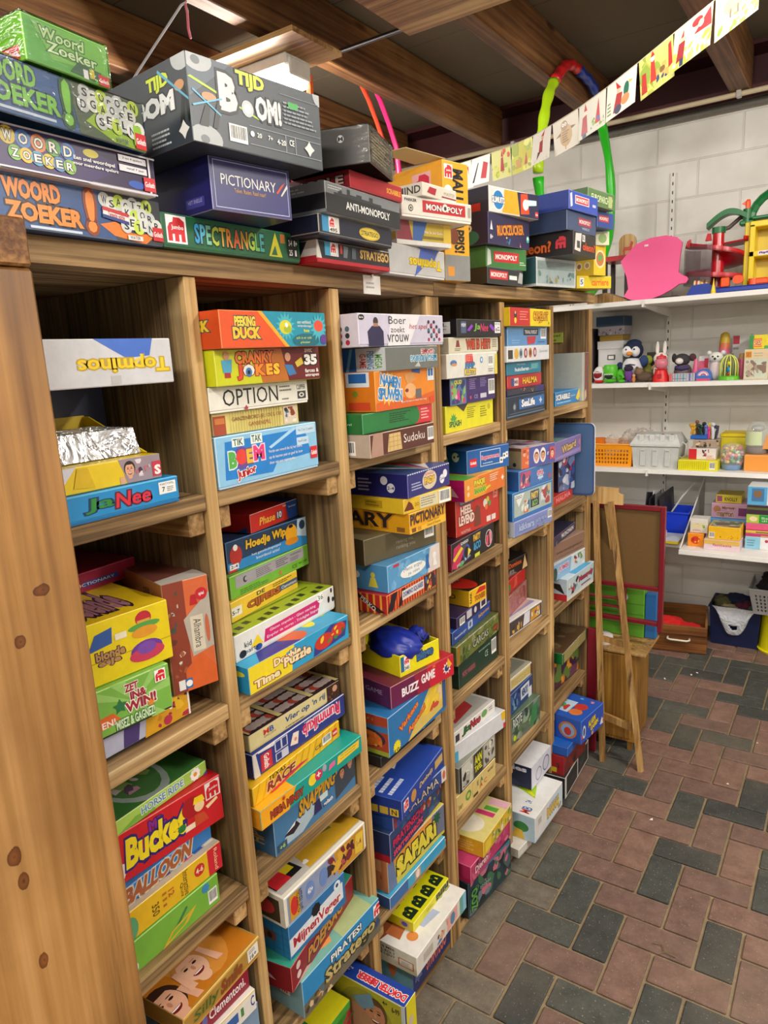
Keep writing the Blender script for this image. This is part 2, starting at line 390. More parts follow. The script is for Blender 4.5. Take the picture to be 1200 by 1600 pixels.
# ------------------------------------------------------------------ floor: herringbone pavers, real blocks in sand
def paver_mat(hx, hy):
    m = bpy.data.materials.new('paver_'+hx); m.use_nodes = True; nt = m.node_tree; b = nt.nodes['Principled BSDF']
    tc = node(nt, 'ShaderNodeTexCoord')
    n1 = node(nt, 'ShaderNodeTexNoise'); n1.inputs['Scale'].default_value = 16; n1.inputs['Detail'].default_value = 6; n1.inputs['Roughness'].default_value = .75
    n2 = node(nt, 'ShaderNodeTexNoise'); n2.inputs['Scale'].default_value = 170; n2.inputs['Detail'].default_value = 2
    n3 = node(nt, 'ShaderNodeTexNoise'); n3.inputs['Scale'].default_value = 1.7; n3.inputs['Detail'].default_value = 4
    for n in (n1, n2, n3): nt.links.new(tc.outputs['Object'], n.inputs['Vector'])
    r = ramp(nt, [(.25, hx), (.75, hy)]); nt.links.new(n1.outputs[0], r.inputs[0])
    sp = ramp(nt, [(.0, '000000'), (.66, '000000'), (.72, 'ffffff')]); nt.links.new(n2.outputs[0], sp.inputs[0])
    mx = node(nt, 'ShaderNodeMix', data_type='RGBA', blend_type='MIX'); mx.inputs[7].default_value = lin('b9ab98')
    mm = node(nt, 'ShaderNodeMath', operation='MULTIPLY'); mm.inputs[1].default_value = .55; nt.links.new(sp.outputs[0], mm.inputs[0])
    nt.links.new(mm.outputs[0], mx.inputs[0]); nt.links.new(r.outputs[0], mx.inputs[6])
    # sandy dust lying in patches
    rd = ramp(nt, [(.48, '000000'), (.75, 'ffffff')]); nt.links.new(n3.outputs[0], rd.inputs[0])
    m3 = node(nt, 'ShaderNodeMath', operation='MULTIPLY'); m3.inputs[1].default_value = .35; nt.links.new(rd.outputs[0], m3.inputs[0])
    my = node(nt, 'ShaderNodeMix', data_type='RGBA', blend_type='MIX'); my.inputs[7].default_value = lin('8a7a66')
    nt.links.new(m3.outputs[0], my.inputs[0]); nt.links.new(mx.outputs[2], my.inputs[6])
    nt.links.new(my.outputs[2], b.inputs['Base Color']); b.inputs['Roughness'].default_value = .72
    bp = node(nt, 'ShaderNodeBump'); bp.inputs['Strength'].default_value = .8; bp.inputs['Distance'].default_value = .005
    nt.links.new(n1.outputs[0], bp.inputs['Height']); nt.links.new(bp.outputs[0], b.inputs['Normal'])
    return m
REDS = [paver_mat('5e443b', '8f6f62'), paver_mat('65483c', '957466'), paver_mat('58423b', '86695d')]
DARKS = [paver_mat('2e302e', '50534e'), paver_mat('363834', '595b54'), paver_mat('2b2d2c', '4a4c48')]
DUSTY = [paver_mat('4c473e', '7c7466'), paver_mat('524b42', '847a6a')]
SAND = paver_mat('74644b', 'a08c6c')
X0F, X1F, Y0F, Y1F = -3.2, 3.6, -3.8, 4.76
A_ = .0947*1.145*1.0282          # paver module
HX, HY = .385*1.142*1.0282-.026, 2.013*1.142*1.0282
DARK_PTS = [(0.485, 2.705), (0.654, 2.736), (0.538, 2.426), (0.472, 2.257), (0.691, 2.03), (0.177, 1.867), (0.35, 1.911), (0.246, 2.029), (0.133, 2.149), (0.704, 2.988), (0.243, 2.781), (0.137, 2.626), (0.774, 2.35), (0.547, 1.752), (0.381, 1.676), (0.206, 1.607), (0.683, 1.789), (0.392, 3.26), (0.562, 3.322), (0.287, 3.378), (0.345, 3.545), (0.189, 3.499), (0.262, 4.124), (0.362, 3.998), (0.422, 4.16), (0.536, 4.046), (0.545, 4.222), (0.621, 3.929), (0.63, 3.661), (0.78, 2.511), (0.104, 1.995), (0.109, 1.526), (0.068, 1.691), (0.194, 2.965), (0.072, 3.871), (0.18, 1.478), (0.051, 1.504), (0.059, 1.417), (0.161, 2.892)]
RED_PTS = [(0.271, 2.499), (0.191, 2.454), (0.109, 2.89), (0.438, 2.552), (0.605, 2.333), (0.406, 2.122), (0.509, 1.977), (0.281, 1.75), (0.094, 1.679), (0.157, 2.274), (0.37, 2.339), (0.6, 2.603), (0.676, 2.812), (0.679, 2.16), (0.688, 2.557), (0.621, 1.95), (0.614, 1.897), (0.462, 1.783), (0.785, 1.998), (0.592, 3.101), (0.506, 2.902), (0.663, 3.193), (0.499, 3.159), (0.359, 2.974), (0.376, 3.822), (0.21, 3.899), (0.234, 3.632), (0.505, 3.63), (0.596, 3.447), (0.432, 3.489), (0.674, 3.428), (0.569, 2.264), (0.566, 2.138), (0.439, 1.896), (0.373, 1.996), (0.752, 2.275), (0.797, 2.105), (0.192, 1.778), (0.239, 3.104), (0.35, 2.744), (0.728, 2.637)]
mb = MB(); rd = random.Random(5); G = .0048
mb.add([(X0F, Y0F, -.008), (X1F, Y0F, -.008), (X1F, Y1F, -.008), (X0F, Y1F, -.008)], [(0, 1, 2, 3)], SAND)
def brick(x0, y0, x1, y1):
    if x1 < X0F or x0 > X1F or y1 < Y0F or y0 > Y1F: return
    x0 = max(x0, X0F); x1 = min(x1, X1F); y0 = max(y0, Y0F); y1 = min(y1, Y1F)
    if x1-x0 < .02 or y1-y0 < .02: return
    dark = any(x0 < p[0] < x1 and y0 < p[1] < y1 for p in DARK_PTS)
    red = any(x0 < p[0] < x1 and y0 < p[1] < y1 for p in RED_PTS)
    if not dark and not red: dark = rd.random() < .36
    m = rd.choice(DARKS if dark else REDS); dz = rd.uniform(-.0012, .0012)
    if (x0+x1)/2 < .34-.16*((y0+y1)/2-.6) and (y0+y1)/2 < 2.3 and not red: m = rd.choice(DUSTY)
    mb.box((x0+G, y0+G, -.02), (x1-G, y1-G, dz), m, .003)
for m_ in range(-45, 46):
    for n_ in range(-25, 26):
        bx = HX+(m_+2*n_)*A_; by = HY+(-m_+2*n_)*A_
        brick(bx, by, bx+2*A_, by+A_)
        brick(bx, by-2*A_, bx+A_, by)
struct(mb.build('floor'))
# ------------------------------------------------------------------ walls
def wall_mat():
    m = bpy.data.materials.new('painted_blocks'); m.use_nodes = True; nt = m.node_tree; b = nt.nodes['Principled BSDF']
    tc = node(nt, 'ShaderNodeTexCoord'); sx = node(nt, 'ShaderNodeSeparateXYZ'); cx = node(nt, 'ShaderNodeCombineXYZ')
    nt.links.new(tc.outputs['Object'], sx.inputs[0])
    ad = node(nt, 'ShaderNodeMath', operation='ADD'); nt.links.new(sx.outputs[0], ad.inputs[0]); nt.links.new(sx.outputs[1], ad.inputs[1])
    nt.links.new(ad.outputs[0], cx.inputs[0]); nt.links.new(sx.outputs[2], cx.inputs[1])
    mp = node(nt, 'ShaderNodeMapping'); mp.inputs['Location'].default_value = (WALL_OX, WALL_OZ, 0); nt.links.new(cx.outputs[0], mp.inputs['Vector'])
    br = node(nt, 'ShaderNodeTexBrick'); br.offset = .5
    br.inputs['Color1'].default_value = lin('e4e2dc'); br.inputs['Color2'].default_value = lin('dedbd5'); br.inputs['Mortar'].default_value = lin('d9d6cf')
    br.inputs['Scale'].default_value = 1; br.inputs['Mortar Size'].default_value = .006; br.inputs['Mortar Smooth'].default_value = .35
    br.inputs['Brick Width'].default_value = .463; br.inputs['Row Height'].default_value = .205
    nt.links.new(mp.outputs[0], br.inputs['Vector'])
    n = node(nt, 'ShaderNodeTexNoise'); n.inputs['Scale'].default_value = 3; n.inputs['Detail'].default_value = 6; nt.links.new(tc.outputs['Object'], n.inputs['Vector'])
    r = ramp(nt, [(.3, 'cfcac0'), (.6, 'ffffff')]); nt.links.new(n.outputs[0], r.inputs[0])
    mx = node(nt, 'ShaderNodeMix', data_type='RGBA', blend_type='MULTIPLY'); mx.inputs[0].default_value = .5
    nt.links.new(br.outputs[0], mx.inputs[6]); nt.links.new(r.outputs[0], mx.inputs[7]); nt.links.new(mx.outputs[2], b.inputs['Base Color'])
    inv = node(nt, 'ShaderNodeMath', operation='SUBTRACT'); inv.inputs[0].default_value = 1; nt.links.new(br.outputs['Fac'], inv.inputs[1])
    n2 = node(nt, 'ShaderNodeTexNoise'); n2.inputs['Scale'].default_value = 60; n2.inputs['Detail'].default_value = 4; nt.links.new(tc.outputs['Object'], n2.inputs['Vector'])
    ma = node(nt, 'ShaderNodeMath', operation='MULTIPLY_ADD'); ma.inputs[1].default_value = .18; nt.links.new(n2.outputs[0], ma.inputs[0]); nt.links.new(inv.outputs[0], ma.inputs[2])
    bp = node(nt, 'ShaderNodeBump'); bp.inputs['Strength'].default_value = .7; bp.inputs['Distance'].default_value = .005
    nt.links.new(ma.outputs[0], bp.inputs['Height']); nt.links.new(bp.outputs[0], b.inputs['Normal']); b.inputs['Roughness'].default_value = .6
    return m
WALL_OX, WALL_OZ = .30, .015
WALLM = wall_mat()
WT = 3.09
def wall(name, a, b):
    m = MB(); m.box(a, b, WALLM); return struct(m.build(name))
wall('wall_back', (X0F, 4.74, 0), (X1F, 4.94, WT))
wall('wall_left', (X0F-.2, Y0F, 0), (X0F, 4.94, WT+.3))
wall('wall_right', (X1F, Y0F, 0), (X1F+.2, 4.94, WT+.3))
wall('wall_front', (X0F, Y0F-.2, 0), (X1F, Y0F, WT+.3))
# ceiling boards
CE = MB(); cm_ = mat('6e6350', .85, bump=.15); cl = mat('3d372c', .9); y = Y0F
while y < 4.94:
    e = min(y+.60, 4.94); CE.box((X0F, y+.002, 3.33), (X1F, e-.002, 3.35), cm_); CE.box((X0F, e-.002, 3.334), (X1F, e+.002, 3.35), cl); y += .60
struct(CE.build('ceiling'))
# steel beam over the back wall, pipes
MAROON = mat('4a1a1c', .5)
m = MB(); m.box((X0F, 4.52, WT+.01), (X1F, 4.90, WT+.03), MAROON); m.box((X0F, 4.70, WT+.03), (X1F, 4.73, 3.31), MAROON); m.box((X0F, 4.52, 3.31), (X1F, 4.90, 3.33), MAROON)
struct(m.build('trim_1'))
# joists
for i in range(-3, 6):
    x = -.486+i*.69
    w = .074 if i != 1 else .095
    if i == 1: x = .246
    if i == -1: x = -1.16
    m = MB(); m.box((x, Y0F, 3.09), (x+w, 4.55, 3.325), W_JOIST, .004)
    o = m.build('ceiling_joist'); o['kind'] = 'structure'; o.name = 'trim_%d' % (i+5)
def pipe(pts, r, m, name, label, cat='pipe'):
    b = MB(); b.tube(pts, r, m, 10); o = b.build(name, smooth=True); tag(o, label, cat); return o
CREAM = mat('c9b999', .5); GREYP = mat('6a6864', .5)
p = empty('water_pipe', (0, 4.47, 3.075)); tag(p, 'long cream pipe clipped beneath the ceiling joists near the white wall', 'pipe')
b = MB(); b.tube([(X0F+.02, 0, 0), (X1F-.02, 0, 0)], .013, CREAM, 10); b.build('pipe_run', p, True)
for x in (-.98, -.45, .29, .98):
    b = MB(); b.box((x-.012, -.02, -.018), (x+.012, .02, .02), mat('b8b6ae', .4), .003); b.build('pipe_clip', p)
b = MB(); b.tube([(X0F+.02, 4.66, WT-.012), (X1F-.02, 4.66, WT-.012)], .018, GREYP, 10); o = b.build('grey_pipe', smooth=True); tag(o, 'dark grey pipe running along the very top of the white block wall', 'pipe')
b = MB(); b.tube([(-1.16, 2.66, 3.075), (2.2, 2.66, 3.075)], .009, mat('77777a', .35, 1), 10)
o = b.build('steel_conduit', smooth=True); tag(o, 'thin grey steel conduit crossing under the joists towards the lamp', 'conduit')
for x in (-1.02, .1):
    b = MB(); b.box((x-.008, 2.645, 3.064), (x+.008, 2.678, 3.09), mat('55504a', .4, 1), .002); q = b.build('conduit_clip', o)
# ------------------------------------------------------------------ lamps
LED = mat('fff6ea', .5, emit=9.0)
for i, (x, y, L, pw) in enumerate(LAMPS):
    fx = empty('fluorescent_lamp', (x, y, LAMP_Z)); 
    tag(fx, ['white fluorescent ceiling lamp glowing under the plywood board above the game rack', 'ceiling lamp under the plywood board in the middle of the aisle', 'ceiling lamp just behind the viewpoint', 'ceiling lamp far behind the viewpoint', 'ceiling lamp behind the viewpoint beyond the rack', 'ceiling lamp at the right side of the aisle'][i], 'lamp', 'fluorescent ceiling lamps')
    k_ = 1.3 if i == 0 else 1
    b = MB(); b.box((-L/2, -.06*k_, .03), (L/2, .06*k_, .075), mat('d8d6d0', .4), .006)
    for s in (-1, 1): b.box((s*L/2-.012, -.065, -.005), (s*L/2+.012, .065, .06), mat('d0cec8', .4), .005)
    hs_ = b.build('lamp_housing', fx)
    b = MB(); pr = [(-.055*k_, .03), (-.06*k_, .0), (-.045*k_, -.022*k_), (0, -.03*k_), (.045*k_, -.022*k_), (.06*k_, .0), (.055*k_, .03)]
    b.prism(pr, -L/2+.008, L/2-.008, LED, axis=0); b.build('diffuser', hs_)
    if i == 0:
        b = MB(); b.box((L/2-.02, .065, -.11), (L/2+.005, .085, .03), mat('e8641e', .5), .002); b.build('retaining_strap', fx)
    for tilt, share, oy in ((0, .34, 0), (68, .36, .075*k_), (-68, .30, -.075*k_)):
        ld = bpy.data.lights.new('lamp_light', 'AREA'); ld.shape = 'RECTANGLE'; ld.size = L*.95; ld.size_y = .09; ld.energy = pw*share; ld.color = (1.0, .955, .88)
        lo = bpy.data.objects.new('lamp_light', ld); COL.objects.link(lo); lo.parent = fx; lo.location = (0, oy, -.034*k_-.002 if tilt == 0 else -.002); lo.rotation_euler = (math.radians(tilt), 0, 0)
    # plywood board above
    bw = MB(); X_0 = -1.95 if i == 0 else (-.615 if i == 1 else x-.76); X_1 = -.925 if i == 0 else x+.8
    bw.box((X_0, y-.19, 3.03), (X_1, y+(.12 if i == 0 else .43 if i == 1 else .15), 3.05), W_PLY)
    bo = bw.build('plywood_board'); tag(bo, ['plywood board the lamp above the rack hangs from', 'plywood board under the joists at the top of the frame', 'plywood board of the lamp just behind the viewpoint', 'plywood board of the lamp far behind the viewpoint', 'plywood board of the lamp behind the rack top', 'plywood board of the lamp at the right'][i], 'board')
# ------------------------------------------------------------------ the two wooden rack units
DIV1 = [(.44, .469), (.829, .855), (1.217, 1.249), (1.618, 1.650)]
DIV2 = [(1.652, 1.683), (2.062, 2.098), (2.488, 2.523), (2.93, 2.97)]
ROWS = [1.605, 1.205, .81, .395]
def rack(divs, label, tilt):
    t = empty('wooden_rack', (0, divs[0][0], 0)); y00 = divs[0][0]; tag(t, label, 'shelf')
    for a, b in divs:
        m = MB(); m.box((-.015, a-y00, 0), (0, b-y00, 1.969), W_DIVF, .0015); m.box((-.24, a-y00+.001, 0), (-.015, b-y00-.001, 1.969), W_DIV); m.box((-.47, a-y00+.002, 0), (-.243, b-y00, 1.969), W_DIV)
        m.build('upright', t)
    for k in range(len(divs)-1):
        a, b = divs[k][1]-y00, divs[k+1][0]-y00
        for r, z in enumerate(ROWS):
            m = MB(); m.box((-.46, a+.0005, z-.030), (-.003, b-.0005, z-.0005), W_BOARD, .002); m.build('shelf_board', t)
            for s in (0, 1):
                y0 = a+.0005 if s == 0 else b-.036
                m = MB(); m.box((-.45, y0, z-.072), (-.012, y0+.0355, z-.0305), W_CLEAT, .002); m.build('cleat', t)
        m = MB(); m.box((-.46, a, .005), (-.02, b, .0295), W_BOARD); m.box((-.03, a, .0), (-.004, b, .028), W_BOARD, .002); m.build('base_board', t)
    m = MB(); m.box((-.485, 0, .01), (-.471, divs[-1][1]-y00, 1.969), wood('shaded_back_panel', '14100c', '221a14', '2e241c', 2)); m.build('shaded_back_panel', t)  # near-black tones paint the deep shade at the cell backs into the panel
    L0 = divs[0][0]-(.06 if tilt == 0 else 0)-y00; L1 = divs[-1][1]-y00
    m = MB(); dz = [0, tilt]
    vs = [(x, y, z+dz[j]) for j, y in enumerate((L0, L1)) for x in (-.48, .004) for z in (1.970, 2.006)]
    m.add(vs, [(0, 1, 3, 2), (4, 6, 7, 5), (0, 4, 5, 1), (2, 3, 7, 6), (0, 2, 6, 4), (1, 5, 7, 3)], W_BOARD); m.build('top_board', t)
    return t
rack(DIV1, 'rough wooden rack unit nearest the viewer, packed with games', 0)
rack(DIV2, 'rough wooden rack unit farther away, ending beside the easel', .028)
t = empty('wooden_post', (.12, .26, 0)); tag(t, 'thick pale wooden post in the left foreground with knots and cracks', 'post')
m = MB(); m.box((-.11, 0, 0), (0, .238, 1.945), W_POST, .004); m.build('post_shaft', t)
m = MB(); m.box((-.11, -.02, 1.946), (.003, .236, 2.0), wood('wood_cap', '6a3f18', '9a6a34', 'bb8a50', 0, .6, 1.2), .003); m.build('post_cap', t)
# small white price card under the top board
m = MB(); m.box((.0045, 1.335, 1.962), (.006, 1.402, 2.002), mat('dedcd6', .6)); m.box((.006, 1.365, 1.998), (.009, 1.371, 2.004), mat('c8c8c8', .3, 1))
paint(m, [X(.15, .25, .85, .7, 'a8a8a4', 2)], .067, .04, lambda a, b, o: (.006+o, 1.335+a, 1.962+b))
o = m.build('paper_card'); tag(o, 'small white paper card pinned to the front edge of the rack top', 'card')
m = MB(); m.box((-.21, 2.925, 1.845), (-.11, 2.9295, 1.885), mat('a8b848', .7)); paint(m, [T('puzzel', .1, .5, .9, .85, '6a7428'), X(.1, .1, .9, .4, '6a7428', 1)], .1, .04, lambda a, b, o: (-.21+a, 2.925-o, 1.845+b))
o = m.build('paper_label'); tag(o, 'yellow-green paper label stuck inside the farthest top cell', 'label')
# ------------------------------------------------------------------ the printed boxes
def G(desc, b, F=(), T_=(), L=(), t=None, l=None, e=None, lid=None, bh=.1, d=.27, name='game_box', wrap=False, rough=None):
    return dict(desc=desc, b=b, F=list(F), T=list(T_), L=list(L), t=t, l=l, e=e, lid=lid, bh=bh, d=d, name=name, wrap=wrap)
W = 'f4f2ec'; K_ = '161616'
def bub(s, u0, v0, du, dv, cols, c='1a1a1a', n=None):
    """row of letter balls"""
    o = []
    for i, ch in enumerate(s):
        u = u0+du*i; v = v0+dv*(i % 2)
        o.append(C(u, v, .155, cols[i % len(cols)])); o.append(T(ch, u-.02, v-.08, u+.02, v+.08, c))
    return o
SILV = ['cfd4d2', 'e0e4dc', 'c8e050', 'd8dcd8']
ART = {
'woord_orange': G('blue box with orange word-finder lettering', '2c4f86', [P([(.62, 0), (1, 0), (1, 1), (.55, 1)], '3a3f44'), P([(.5, .3), (.6, .1), (.85, .0), (.95, .25), (.75, .2), (.62, .4)], 'ee7a1e'), T('WOORD', -.12, .55, .24, .92, 'f08a32', '3a2a1c', b=.05), T('ZOEKER', -.12, .14, .38, .5, 'f08a32', '3a2a1c', b=.05), T('!', .41, .1, .475, .95, 'f08a32', '8a3a10', b=.05), R(.02, .03, .36, .08, 'c8d4e4')]+bub('WSAOTTM', .55, .82, .055, -.06, SILV)+bub('TKLOR', .66, .56, .06, .06, SILV)+bub('SETLNR', .70, .34, .05, .08, SILV)+[P([(.52, .45), (.72, .36), (.72, .60), (.53, .68)], 'ece8e4'), P([(.52, .60), (.72, .52), (.72, .60), (.53, .68)], 'c83038'), P([(.52, .45), (.72, .36), (.72, .43), (.52, .52)], '283c88'), T('Tweede editie', .56, .47, .69, .57, 'b02030', rot=-6), R(.70, .05, .82, .15, 'e8e4dc'), T('WATER', .715, .07, .80, .14, '50606a'), GO(.91, .1, 1, .4)], e='8aa0c0', d=.27),
'woord_purple': G('purple box with colourful bubble-letter title', '2c1846', [P([(.0, .0), (.5, .0), (.8, .6), (.3, 1), (0, 1)], '33205c'), E(.55, .75, .05, .1, 'd8c83a'), E(.85, .22, .06, .1, '2a58b8')]+[op for i, (ch, c) in enumerate(zip('WOORD', ['e0c020', '3478c8', 'e08028', '58a838', '3478c8'])) for op in (C(.06+.085*i, .74-.02*i, .2, c), T(ch, .035+.085*i, .62-.02*i, .085+.085*i, .86-.02*i, 'f8f4e4', K_))]+[op for i, (ch, c) in enumerate(zip('ZOEKER', ['78b83a', 'e0b828', '50a0c8', 'e0c020', '5088c0', '88b840'])) for op in (C(.09+.062*i, .38-.015*i, .17, c), T(ch, .07+.062*i, .29-.015*i, .11+.062*i, .47-.015*i, 'f8f4e4', K_))]+[T('Een snel woordspel', .43, .50, .70, .62, W), T('voor meerdere spelers', .42, .38, .72, .48, W), R(.73, .74, .93, .9, 'e8e6ea'), T('3 tot 4 spelers', .76, .79, .9, .86, '38304a'), R(.73, .5, .93, .66, 'e8e6ea'), T('vanaf 7 jaar', .78, .55, .91, .62, '38304a'), R(.0, .94, 1, 1, 'd8d4dc'), R(.94, .06, .955, .94, 'e8e4ec'), GO(.9, .1, .985, .46), R(-.5, 0, 1, .055, 'd4d0da')], e='e4e0e8', lid='d8d6dc', bh=.05),
'woord_blue': G('blue-green word-finder box with green lettering', '2f5f9a', [P([(.5, 0), (1, 0), (1, 1), (.45, 1)], '5a6a50'), P([(.55, .3), (.75, .05), (1, 0), (1, .2), (.8, .25), (.62, .5)], 'a8cc38'), T('WOORD', -.12, .58, .24, .95, '8ad04a', '20406a', b=.04), T('ZOEKER', -.12, .2, .38, .55, '8ad04a', '20406a', b=.04), T('!', .40, .1, .46, .95, '8ad04a', '2a5a2a', b=.05), R(.0, .08, .34, .13, 'd8e4f0')]+bub('SEOROON', .56, .84, .06, -.07, SILV)+bub('DGAOSE', .54, .6, .07, .05, SILV)+bub('SETLNR', .66, .36, .058, .07, SILV)+[T('WATER', .76, .05, .85, .15, '50606a'), P([(.9, .1), (.98, .1), (.96, .5), (.9, .5)], '90c030'), GO(.91, .04, 1, .36)], e='90a8c8', wrap=True),
'woord_green': G('small green shrink-wrapped box', '58b030', [P([(.3, .2), (.95, .3), (1, .95), (.1, .9)], '7cc04a'), T('Woord', .18, .6, .7, .85, 'c8e8a0', '2a6a20', sh=.1), T('Zoeker', .25, .35, .85, .58, 'd8f0b8', '2a6a20'), P([(.5, .1), (.8, .05), (.9, .3), (.6, .35)], '286038'), R(.74, .1, .8, .3, 'd8c820'), R(.66, .05, .72, .25, 'f0f0f0'), GO(.85, .02, .99, .26)], L=[R(-3, 0, 1, 1, '7cc828'), S(.0, .45, .4, 9, K_), S(.0, .45, .32, 9, 'd83020'), R(-.2, .3, .3, .38, 'f0d020'), R(-.1, .5, .2, .56, '38a0d8'), GO(.55, .05, .9, .35)], e='a8e070', wrap=True, d=.2),
'spectrangle': G('flat green box with rainbow title lettering', '12633a', [JL(.035, .2, .68), T('SPECTRANGLE', .2, .22, .70, .80, W, '0a3020', b=.03, cols=['2ea0d8', '58b8d8', '7ac8a8', 'b8d040', 'e8c030', 'ee9028', 'e86828', 'd8a030', 'a8c840', '70c060', '3aa8a0']), P([(.73, .12), (.84, .12), (.79, .92)], 'd8d428'), P([(.75, .17), (.80, .17), (.785, .5)], '2a6a40'), R(.83, .6, .87, .9, 'b8702a'), R(.89, .15, .98, .85, '16201c'), T('2-4', .90, .55, .93, .75, W), T('8+', .945, .55, .975, .75, W), T('25', .90, .22, .93, .42, W), T('1', .95, .22, .965, .42, W)], e='4a8a64', lid='0f5030', bh=.06),
'pictionary_blue': G('dark blue box with slim white title', '211f68', [R(.04, .06, .96, .075, 'b8bce0'), R(.04, .925, .96, .94, 'b8bce0'), R(.04, .06, .047, .94, 'b8bce0'), R(.953, .06, .96, .94, 'b8bce0'), T('PICTIONARY', .12, .50, .80, .70, 'f0eee8', b=.0), T('Teken. Raden. Raad maar!', .27, .38, .66, .46, 'd8a030', b=0), P([(.80, .5), (.82, .48), (.9, .66), (.93, .74), (.87, .66)], 'd84a28'), P([(.86, .46), (.875, .45), (.96, .64), (.95, .70)], 'e8e0d8')], L=[R(-3, 0, 1, 1, '1a195a'), R(.3, .12, .8, .3, '3a3a88'), T('HET SNELLE', .36, .2, .74, .27, 'a8a8d0', b=0)], e='9a98c0', d=.22),
'tijdbom': G('large dark grey box with yellow and white bomb title', '3e464e', [P([(0, .5), (0, 1), (.3, 1)], '586470'), E(.07, .95, .10, .14, 'b4b8ba'), E(.06, .93, .03, .05, '70767a'), E(.09, .06, .11, .16, 'a8acae'), E(.08, .05, .03, .05, '6a7074'), E(1.0, .98, .06, .14, 'b4b8ba'), P([(.0, .72), (.02, .74), (.5, .45), (.48, .44)], 'b8e028'), T('B', .2, .44, .33, .88, 'd4d6d6', K_, b=.06), T('TIJD', .33, .76, .54, .97, 'd0e030', '14161a', b=.05), C(.40, .54, .10, 'c4c8ca'), C(.40, .54, .06, 'dcdede'), T('OM!', .46, .44, .66, .74, 'dadcdc', '22262a', b=.05), P([(.05, .2), (.10, .45), (.13, .44), (.11, .2)], '121416'), P([(.14, .2), (.18, .5), (.21, .48), (.17, .2)], '121416'), E(.13, .55, .05, .05, 'c89060'), P([(.02, .58), (.20, .36), (.205, .375), (.025, .6)], '60b8d8'), P([(.02, .4), (.22, .56), (.215, .575), (.015, .42)], '60b8d8'), BC(.25, .10, .38, .31), C(.42, .25, .035, W), T('20', .455, .22, .49, .28, W), T('7+', .54, .22, .575, .28, W), T('4-20', .61, .2, .68, .27, W), T('CE', .71, .22, .75, .30, W), S(.88, .24, .10, 4, 'e0e0dc', .6), R(.40, .34, .98, .345, 'b8bcc0'), R(.40, .12, .98, .125, 'b8bcc0'), R(.68, .12, .683, .34, 'b8bcc0'), R(.76, .12, .763, .34, 'b8bcc0'), R(.66, .42, .98, .425, '8a9094'), X(.68, .48, .96, .78, '8e969c', 6), R(.72, .70, .80, .78, '38a848'), R(.66, .85, .98, .855, '8a9094')], L=[R(-3, 0, 1, 1, '343c44'), E(.9, .97, .25, .16, 'b8bcbe'), T('TIJD', .0, .68, .55, .88, 'd0e030', K_, b=.05), T('BOM', -.35, .42, .65, .66, 'e4e6e6', K_, b=.06), P([(.75, .25), (.85, .6), (.92, .58), (.85, .22)], '101214'), P([(.95, .2), (.88, .62), (.93, .64), (1, .3)], '101214'), E(.80, .66, .12, .06, 'c89060'), P([(.3, .9), (1, .45), (1, .48), (.32, .93)], '58a8c8'), S(.82, .16, .11, 4, 'e0e0dc', .6), X(.0, .05, .5, .26, 'c0c4c6', 4)], e='70787e', d=.24),
'stratego_red': G('worn black and red box with silver castle-game title', '20222e', [R(0, 0, 1, .2, 'b81c2a'), P([(0, .2), (.06, .2), (.02, 1), (0, 1)], 'd8d4cc'), R(.1, .35, .17, .95, '48a8d0'), R(.17, .35, .27, .95, 'e8e4dc'), JL(.175, .5, .4), T('STRATEGO', .56, .42, .98, .85, 'd8b060', '6a4a20', b=.03), P([(.33, .35), (.38, .35), (.40, .85), (.34, .9)], '788088'), P([(.44, .35), (.50, .35), (.50, .85), (.45, .85)], '5a6470'), R(.29, .5, .32, .9, 'c83a3a')], L=[R(-3, 0, 1, .4, 'a81826'), P([(.6, .3), (1, .3), (1, 1), (.8, 1)], 'c8c4c0')], e='c8c0b4', lid='b81c2a', bh=.16),
'stratego_blue': G('worn navy box with small yellow castle-game logo', '1d2238', [R(.04, .2, .12, .95, '3a90c0'), R(.12, .2, .25, .95, 'e0dcd4'), JL(.13, .45, .42), T('495', .13, .24, .22, .42, K_), E(.66, .5, .15, .32, 'c8a828'), E(.66, .5, .13, .26, 'e0c848'), T('STRATEGO', .54, .38, .78, .62, '3a3010', b=.02)], e='a8a498', lid='1a1e30', bh=.1),
'anti_monopoly': G('grey box with white capitals over a skyline', '7f8488', [R(0, .0, 1, .62, '24262a'), P([(.1, .62), (.1, .7), (.15, .7), (.15, .8), (.2, .8), (.2, .72), (.26, .72), (.26, .9), (.3, .9), (.3, .75), (.38, .75), (.38, .82), (.45, .82), (.45, .72), (.55, .72), (.55, .85), (.6, .85), (.6, .7), (.72, .7), (.72, .62)], '34383c'), T('ANTI-MONOPOLY', .24, .24, .84, .50, 'eeeeea', b=.02), R(-3, .62, 0, 1, '8a8e92'), X(.03, .75, .2, .9, 'd8d8d4', 2)], L=[R(-3, 0, 1, 1, '8a8e92'), R(-3, .12, 1, .62, '2a2c30'), X(-.8, .7, .6, .9, 'd0d0cc', 2)], e='c4c8ca', lid='9aa0a2', bh=.1),
'scrabble_red': G('flat red box with black title on its end', 'a8222c', [R(.0, .1, 1, .9, 'b42430'), T('SCRABBLE', .68, .3, .97, .62, 'e8b030', b=.03)], L=[R(-3, 0, 1, 1, '8a1c26'), T('SCRABBLE', -1.0, .25, .85, .75, 'd8c0b0', '3a1014', b=.03)], e='cc5a5a', d=.25),
'sunset': G('dark wrapped box with small orange logo', '38302a', [X(.1, .15, .9, .85, 'a89c70', 8), R(.1, .5, .9, .54, '8a7c50')], L=[R(-3, 0, 1, 1, '484440'), C(-.1, .7, .1, 'e07028'), C(.45, .7, .1, 'dcdad6'), T('M', .40, .64, .5, .76, '303030'), P([(-1.0, .15), (-.5, .1), (-.55, .7), (-.95, .6)], 'c8883a')], e='8a867e', wrap=True, d=.18),
